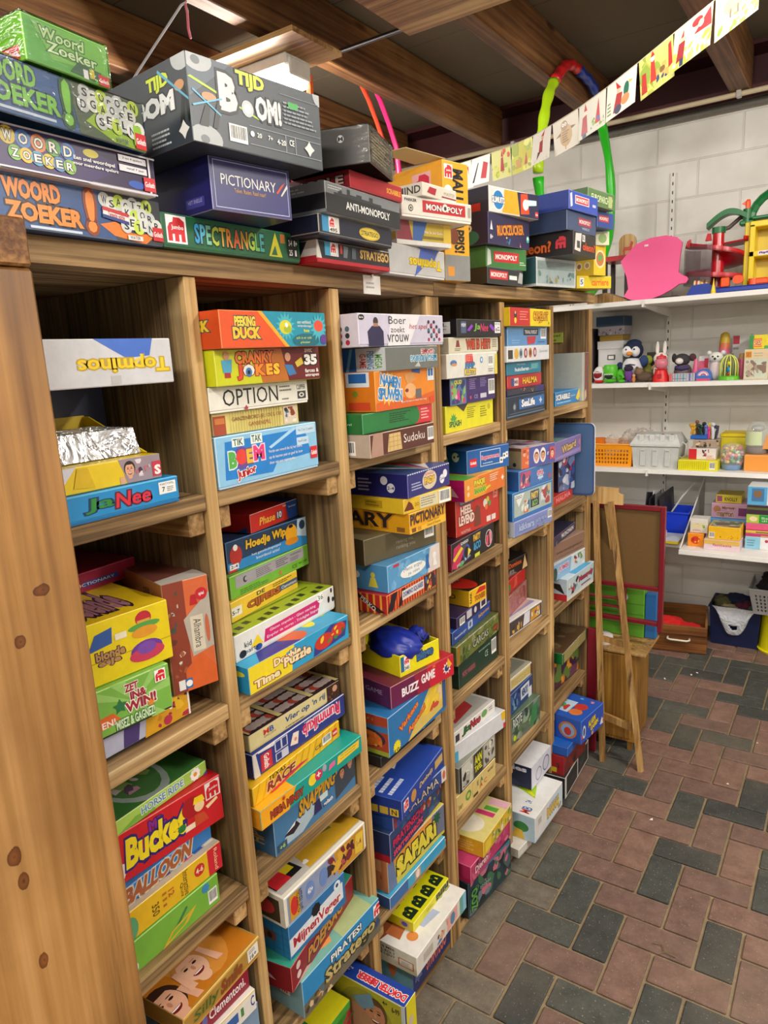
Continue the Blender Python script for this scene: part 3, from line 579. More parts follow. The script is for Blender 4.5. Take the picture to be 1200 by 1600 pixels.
'topminos_top': G('grey box with upside-down yellow title', 'bfc0c0', [P([(.42, .0), (.9, 1), (.55, 1)], '4a68c0'), P([(.48, 1), (.86, 1), (.80, .62)], '4a68c0'), T('Topminos', .34, .30, .92, .70, 'ecd020', 'b89a10', rot=180, b=.02)], e='d8d8d6', lid='d8d8d4', bh=.06),
'yellow_flat': G('thin colourful box with white base rim', 'c8ac38', [R(0, 0, 1, .2, 'e0ded8'), P([(0, .2), (.28, .2), (.22, 1), (0, 1)], '8a2a3a'), P([(.28, .2), (.45, .2), (.55, 1), (.3, 1)], '3c64a8'), T('Het 3e jaar Suske en', .5, .5, .9, .65, W, b=0), R(.45, .3, .85, .42, '80701c'), R(.85, .2, 1, 1, 'e0c040')], e='e8e4d8', lid='e4e2dc', bh=.18),
'monopoly_white': G('white box with white title on a red bar', 'e6e2d6', [R(.28, .3, .9, .86, 'c8202c'), T('MONOPOLY', .33, .42, .86, .72, W, '6a1018', b=.03), C(.60, .62, .2, 'e8e4dc'), C(.60, .60, .1, '30302e'), T('PARKER', .04, .72, .2, .86, K_), C(.12, .42, .16, '303030'), C(.12, .42, .11, 'd8d4c8'), C(.12, .42, .06, '303030'), R(.94, .3, .98, .8, 'a8a498')], L=[R(-3, 0, 1, 1, 'dedace'), T('MIND', .1, .3, .8, .8, K_)], e='f0eee6', lid='efece2', bh=.1),
'mind': G('slim cream box printed MIND on its end', 'e2dccc', [T('MASTER', .62, .4, .95, .65, 'a89a8a', b=0), P([(.12, .3), (.35, .2), (.4, .7), (.2, .75)], 'b02838'), R(.55, .2, .98, .3, '8a2030')], L=[R(-3, 0, 1, 1, 'e6e0d0'), T('MIND', .3, .25, .95, .8, '2a2824')], e='f0ece0', d=.2),
'malle_tall': G('tall yellow-orange box standing on edge with black lettering', 'f0b020', [T('MALLE', .38, .60, .80, .94, K_, b=.04, rot=-90), T('HAPPIS!', .38, .24, .80, .58, K_, b=.04, rot=-90), JL(.08, .86, .1), C(.2, .74, .06, W), C(.2, .62, .06, W), R(.0, .0, 1, .22, '8a8a88'), C(.35, .38, .07, '7a3a20'), R(.1, .04, .35, .12, 'd89030')], L=[R(-3, 0, 1, 1, 'eaa428'), R(-3, 0, 1, .2, '85868a'), JL(.0, .72, .20, 'e8b0b0', 'd02848'), E(-.8, .8, .5, .05, 'f4c860'), R(-.9, .05, -.4, .12, 'e0b040'), R(-.5, .05, -.2, .12, 'd85030')], e='f0c860', d=.24),
'monopoly_black': G('black box with white hands beside a small red-bar title', '22242a', [R(.06, .3, .56, .8, 'c8202c'), T('MONOPOLY', .09, .42, .53, .7, W, b=.03), R(.6, .35, .82, .6, 'e8e8e4'), P([(.84, .2), (.98, .15), (1, .8), (.9, .85)], 'a8aaa8')], L=[R(-3, 0, 1, 1, '2a2c30'), BZ(-.9, .15, .8, .9, ['d8d8d4', 'b8bab8', 'f0f0ec'], 9, 4)], e='60646a'),
'monopoly_green': G('green box with a red-bar title and barcode end', '3c7a3c', [R(.18, .3, .8, .78, 'c8202c'), T('MONOPOLY', .22, .42, .76, .66, W, b=.03), P([(.02, .1), (.12, .2), (.1, .8), (.03, .9)], 'd0d4cc'), X(.82, .2, .98, .4, 'd0e0c8', 2)], L=[R(-3, 0, 1, 1, '4a8a44'), BC(-.6, .2, .3, .8)], e='78a878'),
'purple_monster': G('dark purple box with crooked orange title', '2a2450', [T('RUCKZUCKER', .2, .38, .85, .72, 'e8902a', '5a2010', b=.04, rot=6), P([(.04, .45), (.1, .45), (.07, .75)], 'e8e8e4'), T('8+', .04, .15, .1, .3, W), C(.95, .35, .12, '48b0a8'), C(.95, .38, .06, W), BZ(.35, .02, .8, .3, ['b83a30', '48a060', 'e8d8c0', '3a6ac0'], 9, 8)], L=[R(-3, 0, 1, 1, '221e48'), E(.2, .25, .5, .26, '2a7a70'), C(.35, .55, .12, W), C(.35, .55, .05, K_)], e='6a648c'),
'smurf': G('white, blue and orange box with round blue logo', 'dcdcd8', [P([(.25, .05), (.7, .05), (.62, .95), (.3, .95)], 'f0a828'), P([(.6, 0), (1, 0), (1, 1), (.55, .95)], '25294a'), P([(.62, .1), (.8, .15), (.76, .95), (.62, .9)], 'd84a28'), P([(.7, .45), (.95, .55), (.95, .75), (.7, .7)], 'c8dce8'), C(.18, .5, .42, W), C(.18, .5, .36, '2a80c0'), T('SLIMUITS', .06, .38, .3, .62, W, '103a68', b=.04), E(.72, .5, .06, .22, 'e0e4e8'), GO(.92, .08, .98, .3)], L=[R(-3, 0, 1, 1, '30344a'), R(.2, .1, .7, .4, 'c83028')], e='e8e6e0'),
'clear_box': G('clear plastic storage box with coloured counters inside', 'b8c8c8', [R(0, 0, 1, .1, 'e4e6e6'), R(0, .9, 1, 1, 'd8dcda'), R(0, 0, .02, 1, 'eceeee'), R(.97, 0, 1, 1, 'eceeee'), BZ(.04, .12, .96, .55, ['4a8a98', '6a9a88', 'b8a858', '8aa0b8', '607888'], 16, 3), R(.03, .6, .97, .88, '98aaa8')], L=[R(-3, 0, 1, 1, '4a7a80'), R(-3, 0, 1, .1, 'e0e4e4')], e='f0f4f4', name='storage_box', wrap=True, d=.2),
'napoleon': G('black box with orange question-mark title on its end', '1e1c1e', [P([(.05, .2), (.3, .15), (.35, .95), (.1, .9)], 'd8d4d0'), R(.15, .3, .28, .6, '38383c'), T('oleon?', .4, .25, .95, .6, 'd84a20', '2a0a08', b=.03), R(.38, .62, .5, .9, 'e4e0dc'), T('BL', .4, .68, .48, .86, K_)], L=[R(-3, 0, 1, 1, '222022'), T('oleon?', -.9, .2, .25, .68, 'e06a2a', '3a1008', b=.03), JL(.4, .3, .5, '1e1c1e', 'e04050')], e='5a5658'),
'monopoly_grey': G('slate blue box, red-bar title, under a bright blue one', '3a4c72', [R(.38, .35, .82, .75, 'a83040'), T('MONOPOLY', .41, .45, .79, .66, 'e8dcdc', b=.03), T('WERELD', .5, .16, .76, .28, 'c8ccd8', b=0)], L=[R(-3, 0, 1, 1, '33456a')], e='8890a8'),
'monopoly_blue': G('bright blue box with red-bar title, topmost of its stack', '2f4cb0', [P([(.05, .1), (.12, .2), (.1, .9), (.03, .8)], 'c8ccd8'), R(.2, .35, .68, .8, 'e4e0e4'), R(.22, .39, .66, .76, 'c83040'), T('MONOPOLY', .24, .47, .64, .68, W, b=.03), R(.8, .4, .92, .55, 'b8c0e0')], L=[R(-3, 0, 1, 1, '2a4098')], e='7088cc'),
'carriere': G('flat yellow box with orange lower-case title', 'd8c020', [T('carriere', .42, .2, .92, .75, 'e86a1c', b=.03), R(.08, .15, .2, .85, 'e8e8e0'), T('5', .1, .3, .18, .7, '30509a')], L=[R(-3, 0, 1, 1, 'c8b41c')], e='ecd860', d=.15),
'yellow_pop': G('yellow standing box with round coloured portraits', 'e8c020', [E(.5, .55, .42, .3, 'f0e0b0'), E(.5, .55, .33, .24, 'c87840'), E(.5, .6, .2, .12, '6aa050')], L=[R(-3, 0, 1, 1, 'ecc82a'), C(.0, .35, .13, 'f0e8d0'), C(.35, .35, .13, 'f0e8d0'), C(.7, .35, .13, 'f0e8d0'), C(0, .35, .08, 'c88848'), C(.35, .35, .08, 'a86a40'), C(.7, .35, .08, 'd09a58')], e='f0d860', d=.12),
'small_cream': G('small cream box with green oval', 'd8d4b8', [E(.5, .5, .3, .35, '88a860')], e='e4e0cc', d=.12),
'monopoly_blue2': G('blue box with red-bar title at the far end', '2c4a9a', [R(.1, .35, .7, .75, 'c83848'), T('MONOPOLY', .13, .45, .67, .66, W, b=.03)], e='6a80b8', d=.15),
'green_cluster': G('olive green box with white title, highest at the far end', '5a7a48', [T('EUROPARCHIV?', .12, .25, .92, .7, 'c8dca8', '38502a', b=.03), R(.75, .1, .9, .8, 'a8b878')], L=[R(-3, 0, 1, 1, '4e6840'), R(.2, .3, .7, .5, 'a0b088')], e='8aa078', d=.2),
# nearest column
'janee_blue': G('bright blue box with green and red script title', '1c8ed0', [R(-1, 0, 1, .09, '0f6fae'), T('Ja', .14, .28, .38, .78, '2a8a38', '0a3a5a', b=.02, sh=.15), T('Nee', .40, .28, .72, .80, 'd82840', '5a1028', b=.02, sh=.15), R(.80, .40, .97, .85, 'eef0ee'), T('PARTYSPEL', .815, .72, .955, .80, '383838', b=0), T('7', .83, .48, .86, .66, K_), X(.88, .46, .96, .66, '585858', 3), R(0, .93, 1, .95, '58b8e8')], e='58b4e4', lid='1a80c0', bh=.12),
'sequence': G('yellow carton holding silvery shrink-wrapped packs', 'e8c818', [P([(.0, .3), (.15, 1), (.0, 1)], 'd8d8e4'), P([(.62, 0), (1, 0), (1, 1), (.55, 1), (.6, .4)], '9a8a94'), HD(.66, .55, .3, 'e0a888', '2a1c18'), R(.55, .0, .6, .3, 'd8a888'), BZ(.72, .2, .9, .9, ['c8b8c4', '48304a', 'e0d8dc', 'b86a78'], 10, 4), R(.9, .1, 1, .7, 'c83048'), T('S', .92, .15, .99, .55, W, b=.05), P([(.1, .2), (.3, .1), (.25, .9), (.15, .9)], 'd8b410')], e='f0dc60'),
'topminos': G('white-grey box with upside-down yellow title and blue wedge', 'cdced2', [P([(.35, 1), (.84, 1), (.80, .62), (.60, .58)], '3f6cc8'), T('Topminos', .22, .28, .96, .66, 'f0cc18', 'c0a010', rot=180, b=.02), R(.46, .04, .54, .22, 'bcbcbc')], e='e2e2e2'),
'monsters': G('white box with toy animals between yellow blocks', 'b8bcd8', [P([(.45, 0), (1, 0), (1, 1), (.5, 1)], 'd8a020'), BZ(.55, .05, 1, .95, ['e8b828', 'c88a18', 'b02848', 'f0ece8', '5a2a30'], 16, 5), P([(.22, .1), (.38, .1), (.42, .8), (.25, .9)], '4a3a78'), E(.72, .25, .05, .18, 'b83050'), R(-1, 0, 1, .03, '202020'), R(.97, 0, .99, 1, 'e8e8e8')], e='e4e4e8', lid='28282c', bh=.04),
'zetinwin': G('light green box with dark red ray-burst title', '7cb84a', [P([(.5, .5), (0, 1), (0, .8)], '98cc6a'), P([(.5, .5), (.2, 1), (.4, 1)], '98cc6a'), P([(.5, .5), (.75, 1), (.95, 1)], '98cc6a'), P([(.5, .5), (1, .5), (1, .7)], '98cc6a'), P([(.5, .5), (.9, 0), (.7, 0)], '98cc6a'), P([(-.5, .35), (.2, .45), (.3, .25), (-.5, .05)], 'e06a28'), T('WINNEN!', -.3, .2, .22, .34, W, rot=0), T('ZET', .38, .74, .56, .9, 'a02038', 'f0ece0', b=.04), T('IN&', .44, .54, .66, .72, 'a02038', 'f0ece0', b=.04), T('WIN!', .36, .32, .78, .54, 'a02038', 'f0ece0', b=.04), S(.30, .52, .16, 5, '2a7a48'), S(.70, .32, .1, 5, 'e88a28'), T('MISEZ & GAGNEZ!', .22, .06, .74, .26, 'd8ecc8', '3a7a38', b=.03), JL(.80, .70, .22)], e='a8d480', lid='1a2a18', bh=.02),
'wiebel': G('crushed yellow box with a stack of coloured hats', 'e6ce0c', [R(-1, .36, 1, .38, 'c0a808'), E(.68, .82, .10, .12, 'c02838'), R(.6, .74, .76, .80, 'd8a840'), E(.68, .70, .2, .06, '58a048'), E(.68, .60, .16, .09, 'e09a28'), E(.68, .3, .2, .16, '6a3a9a'), E(.68, .24, .22, .12, 'c83a5a'), E(.68, .33, .12, .1, '7a4aa8'), P([(.0, .55), (.1, .8), (.3, .85), (.28, .6)], '3058a0'), T('blonde', .08, .38, .42, .52, 'b88a58', '3a2438', b=.04), T('esje', .10, .26, .36, .38, 'b88a58', '3a2438', b=.04), R(.32, .62, .46, .72, 'e8e4c8')], T_=[R(-1, 0, 1, 1, 'eec81c'), T('Wiebelende', -.3, .1, .7, .5, 'b07a88', '3a2430', b=.04), T('Toren', .1, .55, .6, .85, 'b07a88', '3a2430', b=.04)], e='f0dc50', d=.3),
'pictionary_maroon': G('maroon box with small blue title patch, far back', '8e1436', [R(.1, .25, .68, .5, '28408a'), T('PICTIONARY', .0, .3, .62, .44, 'e4dce0', b=0)], e='b84a62', d=.2),
'alhambra': G('tall orange and grey box standing on its side', 'd86a3a', [P([(0, .0), (.45, .0), (.45, 1), (0, 1)], '8c3c28'), BZ(.02, .45, .3, .95, ['c8b8a8', '6a3020', '48504a', 'a87858'], 10, 3), P([(.3, 0), (1, 0), (1, .15), (.7, .32), (.3, .2)], 'd8622a'), P([(.38, .65), (1, .85), (1, .35), (.5, .3)], 'b8b0a4'), R(.52, .34, .80, .66, 'd8d0bc'), T('Alhambra', .58, .37, .75, .63, '3a3430', rot=-90, b=0), E(.88, .52, .05, .13, 'c86a48'), C(.82, .84, .055, 'c82030'), P([(.55, .76), (.72, .76), (.68, .85), (.59, .85)], 'c01c28'), T('spiel', .76, .82, .88, .86, W), BZ(.05, .1, .35, .4, ['e0d8cc', 'a85a38', '6a2a1c'], 8, 9), R(.12, .03, .26, .12, 'e8e8e8'), R(.27, .03, .42, .12, '2a70b8'), C(.345, .075, .03, W)], L=[R(-3, 0, 1, 1, 'b87848'), T('ille', .2, .8, .7, .92, '503020')], T_=[R(0, 0, 1, 1, '7a4438'), P([(0, 0), (1, 0), (1, .2), (0, .12)], 'd0c8c0')], e='c8a890', d=.25, name='game_box'),
'green_puzzle': G('green box with barcode and folding ruler picture', '74b03c', [BC(.86, .15, .97, .62), P([(.40, .2), (.60, .75), (.62, .70), (.47, .25)], '3a7848'), P([(.3, .0), (.42, .35), (.72, .55), (.60, .22)], 'd8b030'), P([(.36, .1), (.44, .3), (.62, .42), (.56, .24)], '74b03c'), S(.84, .8, .16, 8, '3a88c0', .8), E(.02, .2, .03, .14, 'e8e8ec')], e='98c868'),
'quiz_yellow': G('yellow and red box with picture strip', 'e0b41c', [P([(.84, 0), (1, 0), (1, 1), (.84, 1)], 'c82030'), C(.74, .55, .22, 'c82a30'), T('4-6', .70, .45, .78, .65, 'f4e0b0'), T('Interactive', .56, .06, .62, .92, '4a3a1c', rot=-90, b=0), T('Quiz', .52, .1, .555, .6, '4a3a1c', rot=-90, b=0), T('12', .40, .45, .46, .7, 'b8502a', rot=-90), X(.34, .2, .385, .8, 'b8702a', 3), T('350', .23, .2, .30, .62, '4a3a1c', rot=-90, b=0), E(.02, .4, .07, .4, '58a070'), T('Roland', .91, .1, .95, .9, 'f0d0a0', rot=-90, b=0)], T_=[R(-1, 0, 1, 1, 'c8b8a0')]+[R(-.2+i*.12, .05, -.1+i*.12, .5, ['c8506a', '3a6ab8', 'e8e0d0', '4a8a4a', 'd8a030', '6a4a8a', 'a8c8d8'][i % 7]) for i in range(10)], e='ecd070', d=.28),
'balloon_brown': G('blue box with brown bubble letters', '2f74b8', [T('BALLOON', .0, .0, .75, .95, 'a0562c', 'c8c4b8', b=.05, sh=.3)], e='6a9ccc'),
'bucket': G('big red box with wobbly yellow title', 'c81c24', [P([(0, .0), (.08, .35), (.02, .4), (-.3, .1)], 'ecd8d4'), T('MR.', .28, .68, .44, .90, '8a2a8a', '3a1a6a', b=.05), T('Bucket', .06, .22, .62, .82, 'f0d81c', '2c2470', b=.05, sh=.1), C(.68, .66, .22, 'a81820'), C(.76, .60, .12, 'f0cfa0'), P([(.70, .68), (.72, .82), (.80, .80), (.82, .66)], 'f0d020'), P([(.70, .45), (.80, .42), (.84, .2), (.70, .2)], 'c84a28'), P([(.84, .42), (.95, .52), (.94, .58), (.82, .5)], 'f0cfa0'), R(.60, .2, .7, .32, 'f0dcc0'), E(.57, .34, .04, .08, '2a7a3a'), JL(.84, .62, .32, 'e8dcd8', 'c81c24')], e='e06a68'),
'horse_ride': G('light green box with daisy and blue title', 'a6cc58', [P([(.0, .0), (.2, .5), (.4, .3), (.4, 0)], '7ab040'), T('HORSE RIDE', .26, .28, .72, .78, '4a8ab8', 'e8f0d8', b=.02), C(.86, .5, .42, 'f0f0e8'), S(.86, .5, .5, 9, 'f4f4ee', .7), C(.86, .5, .16, 'e8a020'), P([(.93, .0), (1, .3), (1, 0)], '2a60a8')], T_=[R(-1, 0, 1, 1, '3f7a3a'), E(.45, .35, .3, .38, '9aa8a0'), E(.45, .35, .25, .31, '4a7a40'), BZ(.25, .15, .65, .55, ['b88a98', '88a858', '5a4a58', 'd8c8c0'], 12, 4)], e='c4dc8c', d=.27),
'white_cards': G('white and yellow cards box', 'e6e2da', [R(.3, .25, .6, .7, '3a64a8'), R(.66, .3, .72, .7, '4a8a40'), P([(.0, .1), (.2, .1), (.22, .6), (0, .6)], 'd84838'), T('C', .88, .3, .96, .8, '4a3a88'), R(0, .93, 1, 1, 'e8c830')], e='f0ece0'),
'clementoni_red': G('dark red box with slanted white maker lettering', '8e1430', [T('Clementoni.', .22, .3, .92, .72, 'f0e8e8', b=.02), E(.14, .5, .05, .25, '6a6ab0')], e='b04a58', d=.25),
'faces': G('golden box lid with two laughing faces', 'b0863a', [R(-.3, .88, 1.0, 1, 'e0b858'), R(-.3, .0, 1, .08, 'd8aa48'), T('Silly', .12, .18, .42, .72, '3a5a28', '8a7a28', b=.0, sh=.2), T('Smile', .46, .2, .74, .74, 'a03020', '7a5a20', b=.0, sh=.2), R(.82, .2, .97, .84, 'e8e4da'), T('16+', .85, .26, .94, .5, K_), X(.84, .56, .96, .76, '505050', 2)], T_=[R(-.4, .02, .97, .98, 'c87a1c'), E(.7, .75, .12, .1, 'f0b850'), E(.88, .45, .1, .12, 'e8a838'), E(.55, .35, .3, .3, 'd8903a'), P([(.5, .8), (.75, .72), (.72, 1), (.45, 1)], '1c2a48'), HD(.05, .17, .15, 'e8b090', '3a2418'), P([(-.3, .05), (-.1, .02), (-.08, .2), (-.2, .25)], 'e4ac8c'), P([(.22, .03), (.30, .03), (.26, .2), (.19, .2)], 'e4ac8c'), HD(.43, .24, .14, 'eab898', 'c88a48'), P([(.60, .12), (.68, .12), (.63, .32), (.58, .32)], 'e8b494'), P([(.24, .1), (.33, .1), (.31, .3), (.26, .3)], 'e8b494')], e='ecc870', lid='c89a48', bh=.12, d=.28),
# second column
'boem': G('sky blue box with colourful bomb-game title', '8cc4e8', [P([(.06, .16), (.5, .12), (.55, .3), (.92, .35), (.86, .9), (.08, .88)], '1c80d0'), P([(.5, .6), (.78, .92), (.74, .95), (.48, .64)], 'a8d4f0'), R(.77, .78, .98, .96, 'c0dcf0'), T('Van 2 tot 12 spelers', .79, .83, .96, .90, '304050', b=0), R(.77, .56, .90, .72, 'c0dcf0'), T('Vanaf 6 jaar', .78, .6, .88, .67, '304050', b=0), R(.14, .76, .25, .93, 'e8f0ec'), T('TIK', .15, .78, .24, .91, '2a5a40', b=.02), R(.31, .76, .42, .95, 'e8f0ec'), T('TAK', .32, .79, .41, .93, '2a5a40', b=.02), C(.215, .53, .22, '6a4a9a'), T('B', .10, .36, .17, .68, '58b048', 'd8e8f0', b=.06), C(.215, .55, .15, 'e04038'), T('E', .26, .40, .315, .68, 'e8b830', '8a4a70', b=.06), T('M', .325, .42, .43, .72, 'e03a7a', 'f0d0e0', b=.06), T('Junior', .16, .12, .34, .34, 'c82838', W, b=.03, rot=8), T('Verzin een woord dat bij het thema', .47, .50, .82, .58, W, b=.0), T('op de kaarten past en geef de bom', .47, .38, .82, .46, W, b=0), T('door aan een tegenspeler.', .47, .27, .74, .35, W, b=0), GO(.91, .22, .985, .48)], e='c0e0f4', lid='a8d0ec', bh=.04),
'ganzenbord': G('pale yellow striped box', 'd8c878', [R(i*.03, 0, i*.03+.012, 1, 'ccb860') for i in range(6, 26)]+[R(.0, .0, .13, .85, 'a8482c'), R(.02, .5, .12, .75, 'c87838'), T('GANZENBORD-JEU DE L OIE', .2, .5, .78, .72, '8a4a28', b=0), T('GANSENSPEL', .38, .24, .64, .42, 'a85a30', b=0), R(.80, .08, .97, .92, 'd8c8b0'), BZ(.81, .12, .96, .88, ['8a3a2a', '4a6a8a', 'e8e0d0', '2a2a28', 'c88a38'], 12, 5)], e='d8c898', d=.25),
'option': G('cream white box with large black serif capitals', 'e6e4d8', [T('OPTION', .12, .22, .66, .86, K_, b=.0), P([(.31, .08), (.33, -.02), (.35, .08), (.33, .2)], 'b03a48'), X(.68, .55, .82, .85, '70706c', 2), X(.7, .2, .8, .32, '70706c', 1), T('CLIPPER', .87, .6, .97, .8, K_, b=.0), R(.875, .2, .97, .52, '38383a'), E(.92, .36, .03, .1, 'e0ded4'), E(.92, .36, .015, .05, '38383a')], e='f0eee4', lid='ece9de', bh=.08, d=.26),
'cranky': G('yellow to dark red box with cartoon joke lettering', 'c8cc14', [P([(.4, 0), (.7, 0), (.7, 1), (.35, 1)], 'b86a1c'), P([(.66, 0), (1, 0), (1, 1), (.60, 1)], '6a1414'), T('CRANKY', .17, .58, .52, .92, 'e0701c', '4a1c10', b=.05), T('JOKES', .18, .14, .58, .56, 'f0c020', 'a83018', b=.06, cols=['d84a20', 'e8e8e0', 'e88a20', 'f0b020', 'f0c828']), C(.28, .34, .13, '3a78b8'), C(.28, .34, .06, K_), P([(.06, .36), (.13, .36), (.14, .72), (.05, .7)], '4aa0c0'), C(.095, .82, .12, 'c89060'), R(.07, .22, .12, .36, 'a82828'), C(.66, .72, .13, 'd8a080'), P([(.62, .5), (.70, .48), (.74, .2), (.66, .16)], '3878b0'), P([(.75, .4), (.82, .5), (.80, .7), (.73, .55)], 'd8c040'), T('avec', .84, .84, .92, .95, W, b=0), T('35', .83, .45, .97, .78, W, K_, b=.06), T('farces &', .83, .22, .98, .34, W, b=.02), T('attrapes', .83, .07, .98, .18, W, b=.02)], L=[R(-3, 0, 1, 1, 'd0d820'), R(.2, .1, .5, .9, '24241c')], e='d8dc58', d=.25),
'duck': G('orange and teal box with cartoon duck title', 'e0521c', [P([(.34, 1), (1, 1), (1, 0), (.58, 0)], '1690a8'), P([(.32, 1), (.36, 1), (.61, 0), (.57, 0)], 'f0a828'), T('PEEKING', .12, .56, .30, .84, 'e8d040', '3a4a58', b=.05), T('DUCK', .10, .24, .34, .56, 'f0c030', '3a4a58', b=.06), S(.58, .58, .42, 14, '48b4c4', .6), E(.58, .56, .06, .2, 'd8d030'), E(.60, .50, .04, .1, 'a8b828'), C(.59, .62, .07, W), T('een verkleed', .70, .66, .84, .76, W, b=0), T('vriendenspel', .70, .54, .86, .64, W, b=0), T('foto', .76, .42, .82, .51, 'e8e040', b=.03), E(.78, .18, .14, .2, '106878'), T('ach is er ook', .68, .22, .84, .30, 'd8e060', b=0), T('plezier', .72, .08, .82, .16, 'd8e060', b=0), S(.92, .55, .42, 14, '48b4c4', .6), E(.92, .60, .05, .17, 'e0503a'), E(.97, .2, .04, .15, '5a3a8a')], L=[R(-3, 0, 1, 1, 'd44c1c'), T('DUCK', .0, .45, .75, .75, 'e8c830', '3a4a58', b=.06)], e='ec8a58', d=.28),
'doubletime': G('turquoise and yellow puzzle box with brown letters', '2c9ccc', [P([(.0, .0), (.38, .0), (.42, 1), (.0, 1)], 'ecd428'), P([(.34, .5), (.9, 1), (.55, 1), (.34, .8)], '2c9ccc'), T('Double', .22, .52, .48, .82, 'f0dcb0', '8a4a2a', b=.05), T('Time', .04, .12, .27, .42, 'f0dcb0', '8a4a2a', b=.05), T('Puzzle', .31, .30, .58, .66, 'f0dcb0', '8a4a2a', b=.05), P([(.60, .05), (.95, .22), (.98, .8), (.80, .95), (.62, .5)], '3a3a88'), E(.72, .45, .1, .3, 'c83828'), E(.88, .62, .08, .26, 'c83828'), BZ(.66, .3, .94, .8, ['3a8a38', 'e8c838', 'd85028', '28683a'], 9, 2)], T_=[R(-1, 0, 1, 1, '38a8d4'), E(.72, .2, .06, .1, 'e0dc38'), E(.9, .25, .06, .08, 'a8cc48'), E(.5, .1, .12, .09, 'd86a38'), P([(.1, 0), (.5, 0), (.3, .3)], '3a3a90')], L=[R(-3, 0, 1, 1, '2490c0'), E(.7, .7, .2, .1, 'e0d838')], e='8ac8e0'),
'glazen': G('white box with long pink banner of small text', 'e4e4e0', [P([(.25, .22), (.80, .20), (.84, .75), (.27, .68)], 'd02070'), T('Glazen stapelen - Glass stacking', .31, .48, .78, .62, W, b=0), T('Empiler de verres - Trinkglas Stapeln', .28, .28, .82, .42, W, b=0), C(.84, .78, .22, 'f4f4f0'), T('36', .81, .68, .87, .88, '202020', b=0), E(.93, .52, .013, .14, '20242a'), E(.98, .45, .013, .1, '20242a'), E(.965, .85, .01, .1, '20242a'), P([(.13, .3), (.2, .65), (.24, .25)], 'ecd020'), E(.06, .22, .03, .14, '1c1c20'), E(.20, .18, .03, .12, '2848a0'), T('kid', .08, .4, .14, .6, '202020', b=0), T('party', .08, .12, .2, .3, '202020', b=0)], T_=[R(0, 0, 1, 1, 'a8c030')]+[R(i*.09, .02+.03*(i % 3), i*.09+.05, .08+.03*(i % 3), '304020') for i in range(11)]+[R(.05, .18, .9, .20, '607818')], e='f0f0ea', lid='dcdcd4', bh=.05, d=.27),
'cijfers': G('yellow box with brown children title', 'ecc438', [T('DE', .36, .72, .48, .92, '3a5a38', b=.03), T('CIJFERS', .22, .2, .72, .62, 'b8602a', '6a3018', b=.04), R(.0, .25, .14, .7, 'e8e4d8'), T('5-7', .01, .35, .11, .55, K_), R(.70, .32, .99, .62, '4a5a7a'), T('Clementoni', .73, .38, .97, .54, W, b=0), X(.6, .7, .95, .9, '6a5020', 2)], e='f0d878', d=.26),
'green_grey': G('lime green box with grey warning panel', '76b83a', [P([(.06, .4), (.93, .45), (.93, .92), (.06, .92)], 'a4a0a8'), C(.17, .65, .14, '38383c'), C(.18, .66, .09, 'a4a0a8'), X(.3, .48, .5, .86, '605c64', 5), X(.55, .5, .72, .86, '504c54', 4), T('WARNING!', .74, .76, .9, .86, '30303a', b=0), X(.74, .5, .9, .7, '605c64', 3), C(.60, .22, .09, 'd87048'), T('CE', .76, .14, .83, .3, '2a4a20', b=0), T('NO.2300', .85, .2, .97, .32, '2a4a20', b=0), X(.1, .06, .45, .3, '4a7a28', 3)], e='a4d470', d=.26),
'hoedje': G('dark to bright blue box with gold cap-game title', '1c3c60', [P([(0, 0), (1, 0), (1, .45), (0, .3)], '2a88cc'), T('Hoedje Wip', .22, .48, .72, .86, 'e8b828', '2a2018', b=.04, sh=.1), T('het gezelschapsspel', .28, .28, .64, .38, W, b=0), T('boordevol actie!', .33, .14, .62, .24, W, b=0), E(.1, .5, .07, .32, 'b83028'), C(.1, .75, .1, W), E(.79, .55, .08, .34, 'e8a820'), E(.79, .30, .09, .12, 'd88818'), E(.79, .82, .03, .06, K_), R(.02, .08, .12, .25, 'ecece8'), T('2-4', .03, .12, .11, .22, '3a3a88'), R(0, 0, .1, .08, 'd02830'), P([(.86, .42), (.99, .3), (1, .98), (.88, .98)], 'b8d0e0'), C(.94, .75, .16, '24405c')], e='5a88b8', d=.26),
'phase': G('small red and blue card-game box', 'd02820', [P([(.78, 0), (1, 0), (1, 1), (.74, 1)], '1c4a9c'), R(.0, .96, 1, 1, 'e8dcd8'), T('Phase', .18, .25, .5, .66, 'f0c048', b=.02, sh=.2), R(.52, .22, .66, .66, '5a4858'), T('10', .55, .28, .64, .62, 'f0ece8'), T('Ravensburger', .80, .6, .97, .74, 'e8ecf4', b=0), T('neu', .68, .78, .75, .88, W, b=0)], L=[R(-3, 0, 1, 1, 'b81c1c'), P([(.6, 0), (.9, 0), (.9, .35)], '1c4a9c')], T_=[R(0, 0, 1, 1, 'c02420'), R(.76, 0, 1, 1, '1c4a9c')], e='e07068', d=.18),
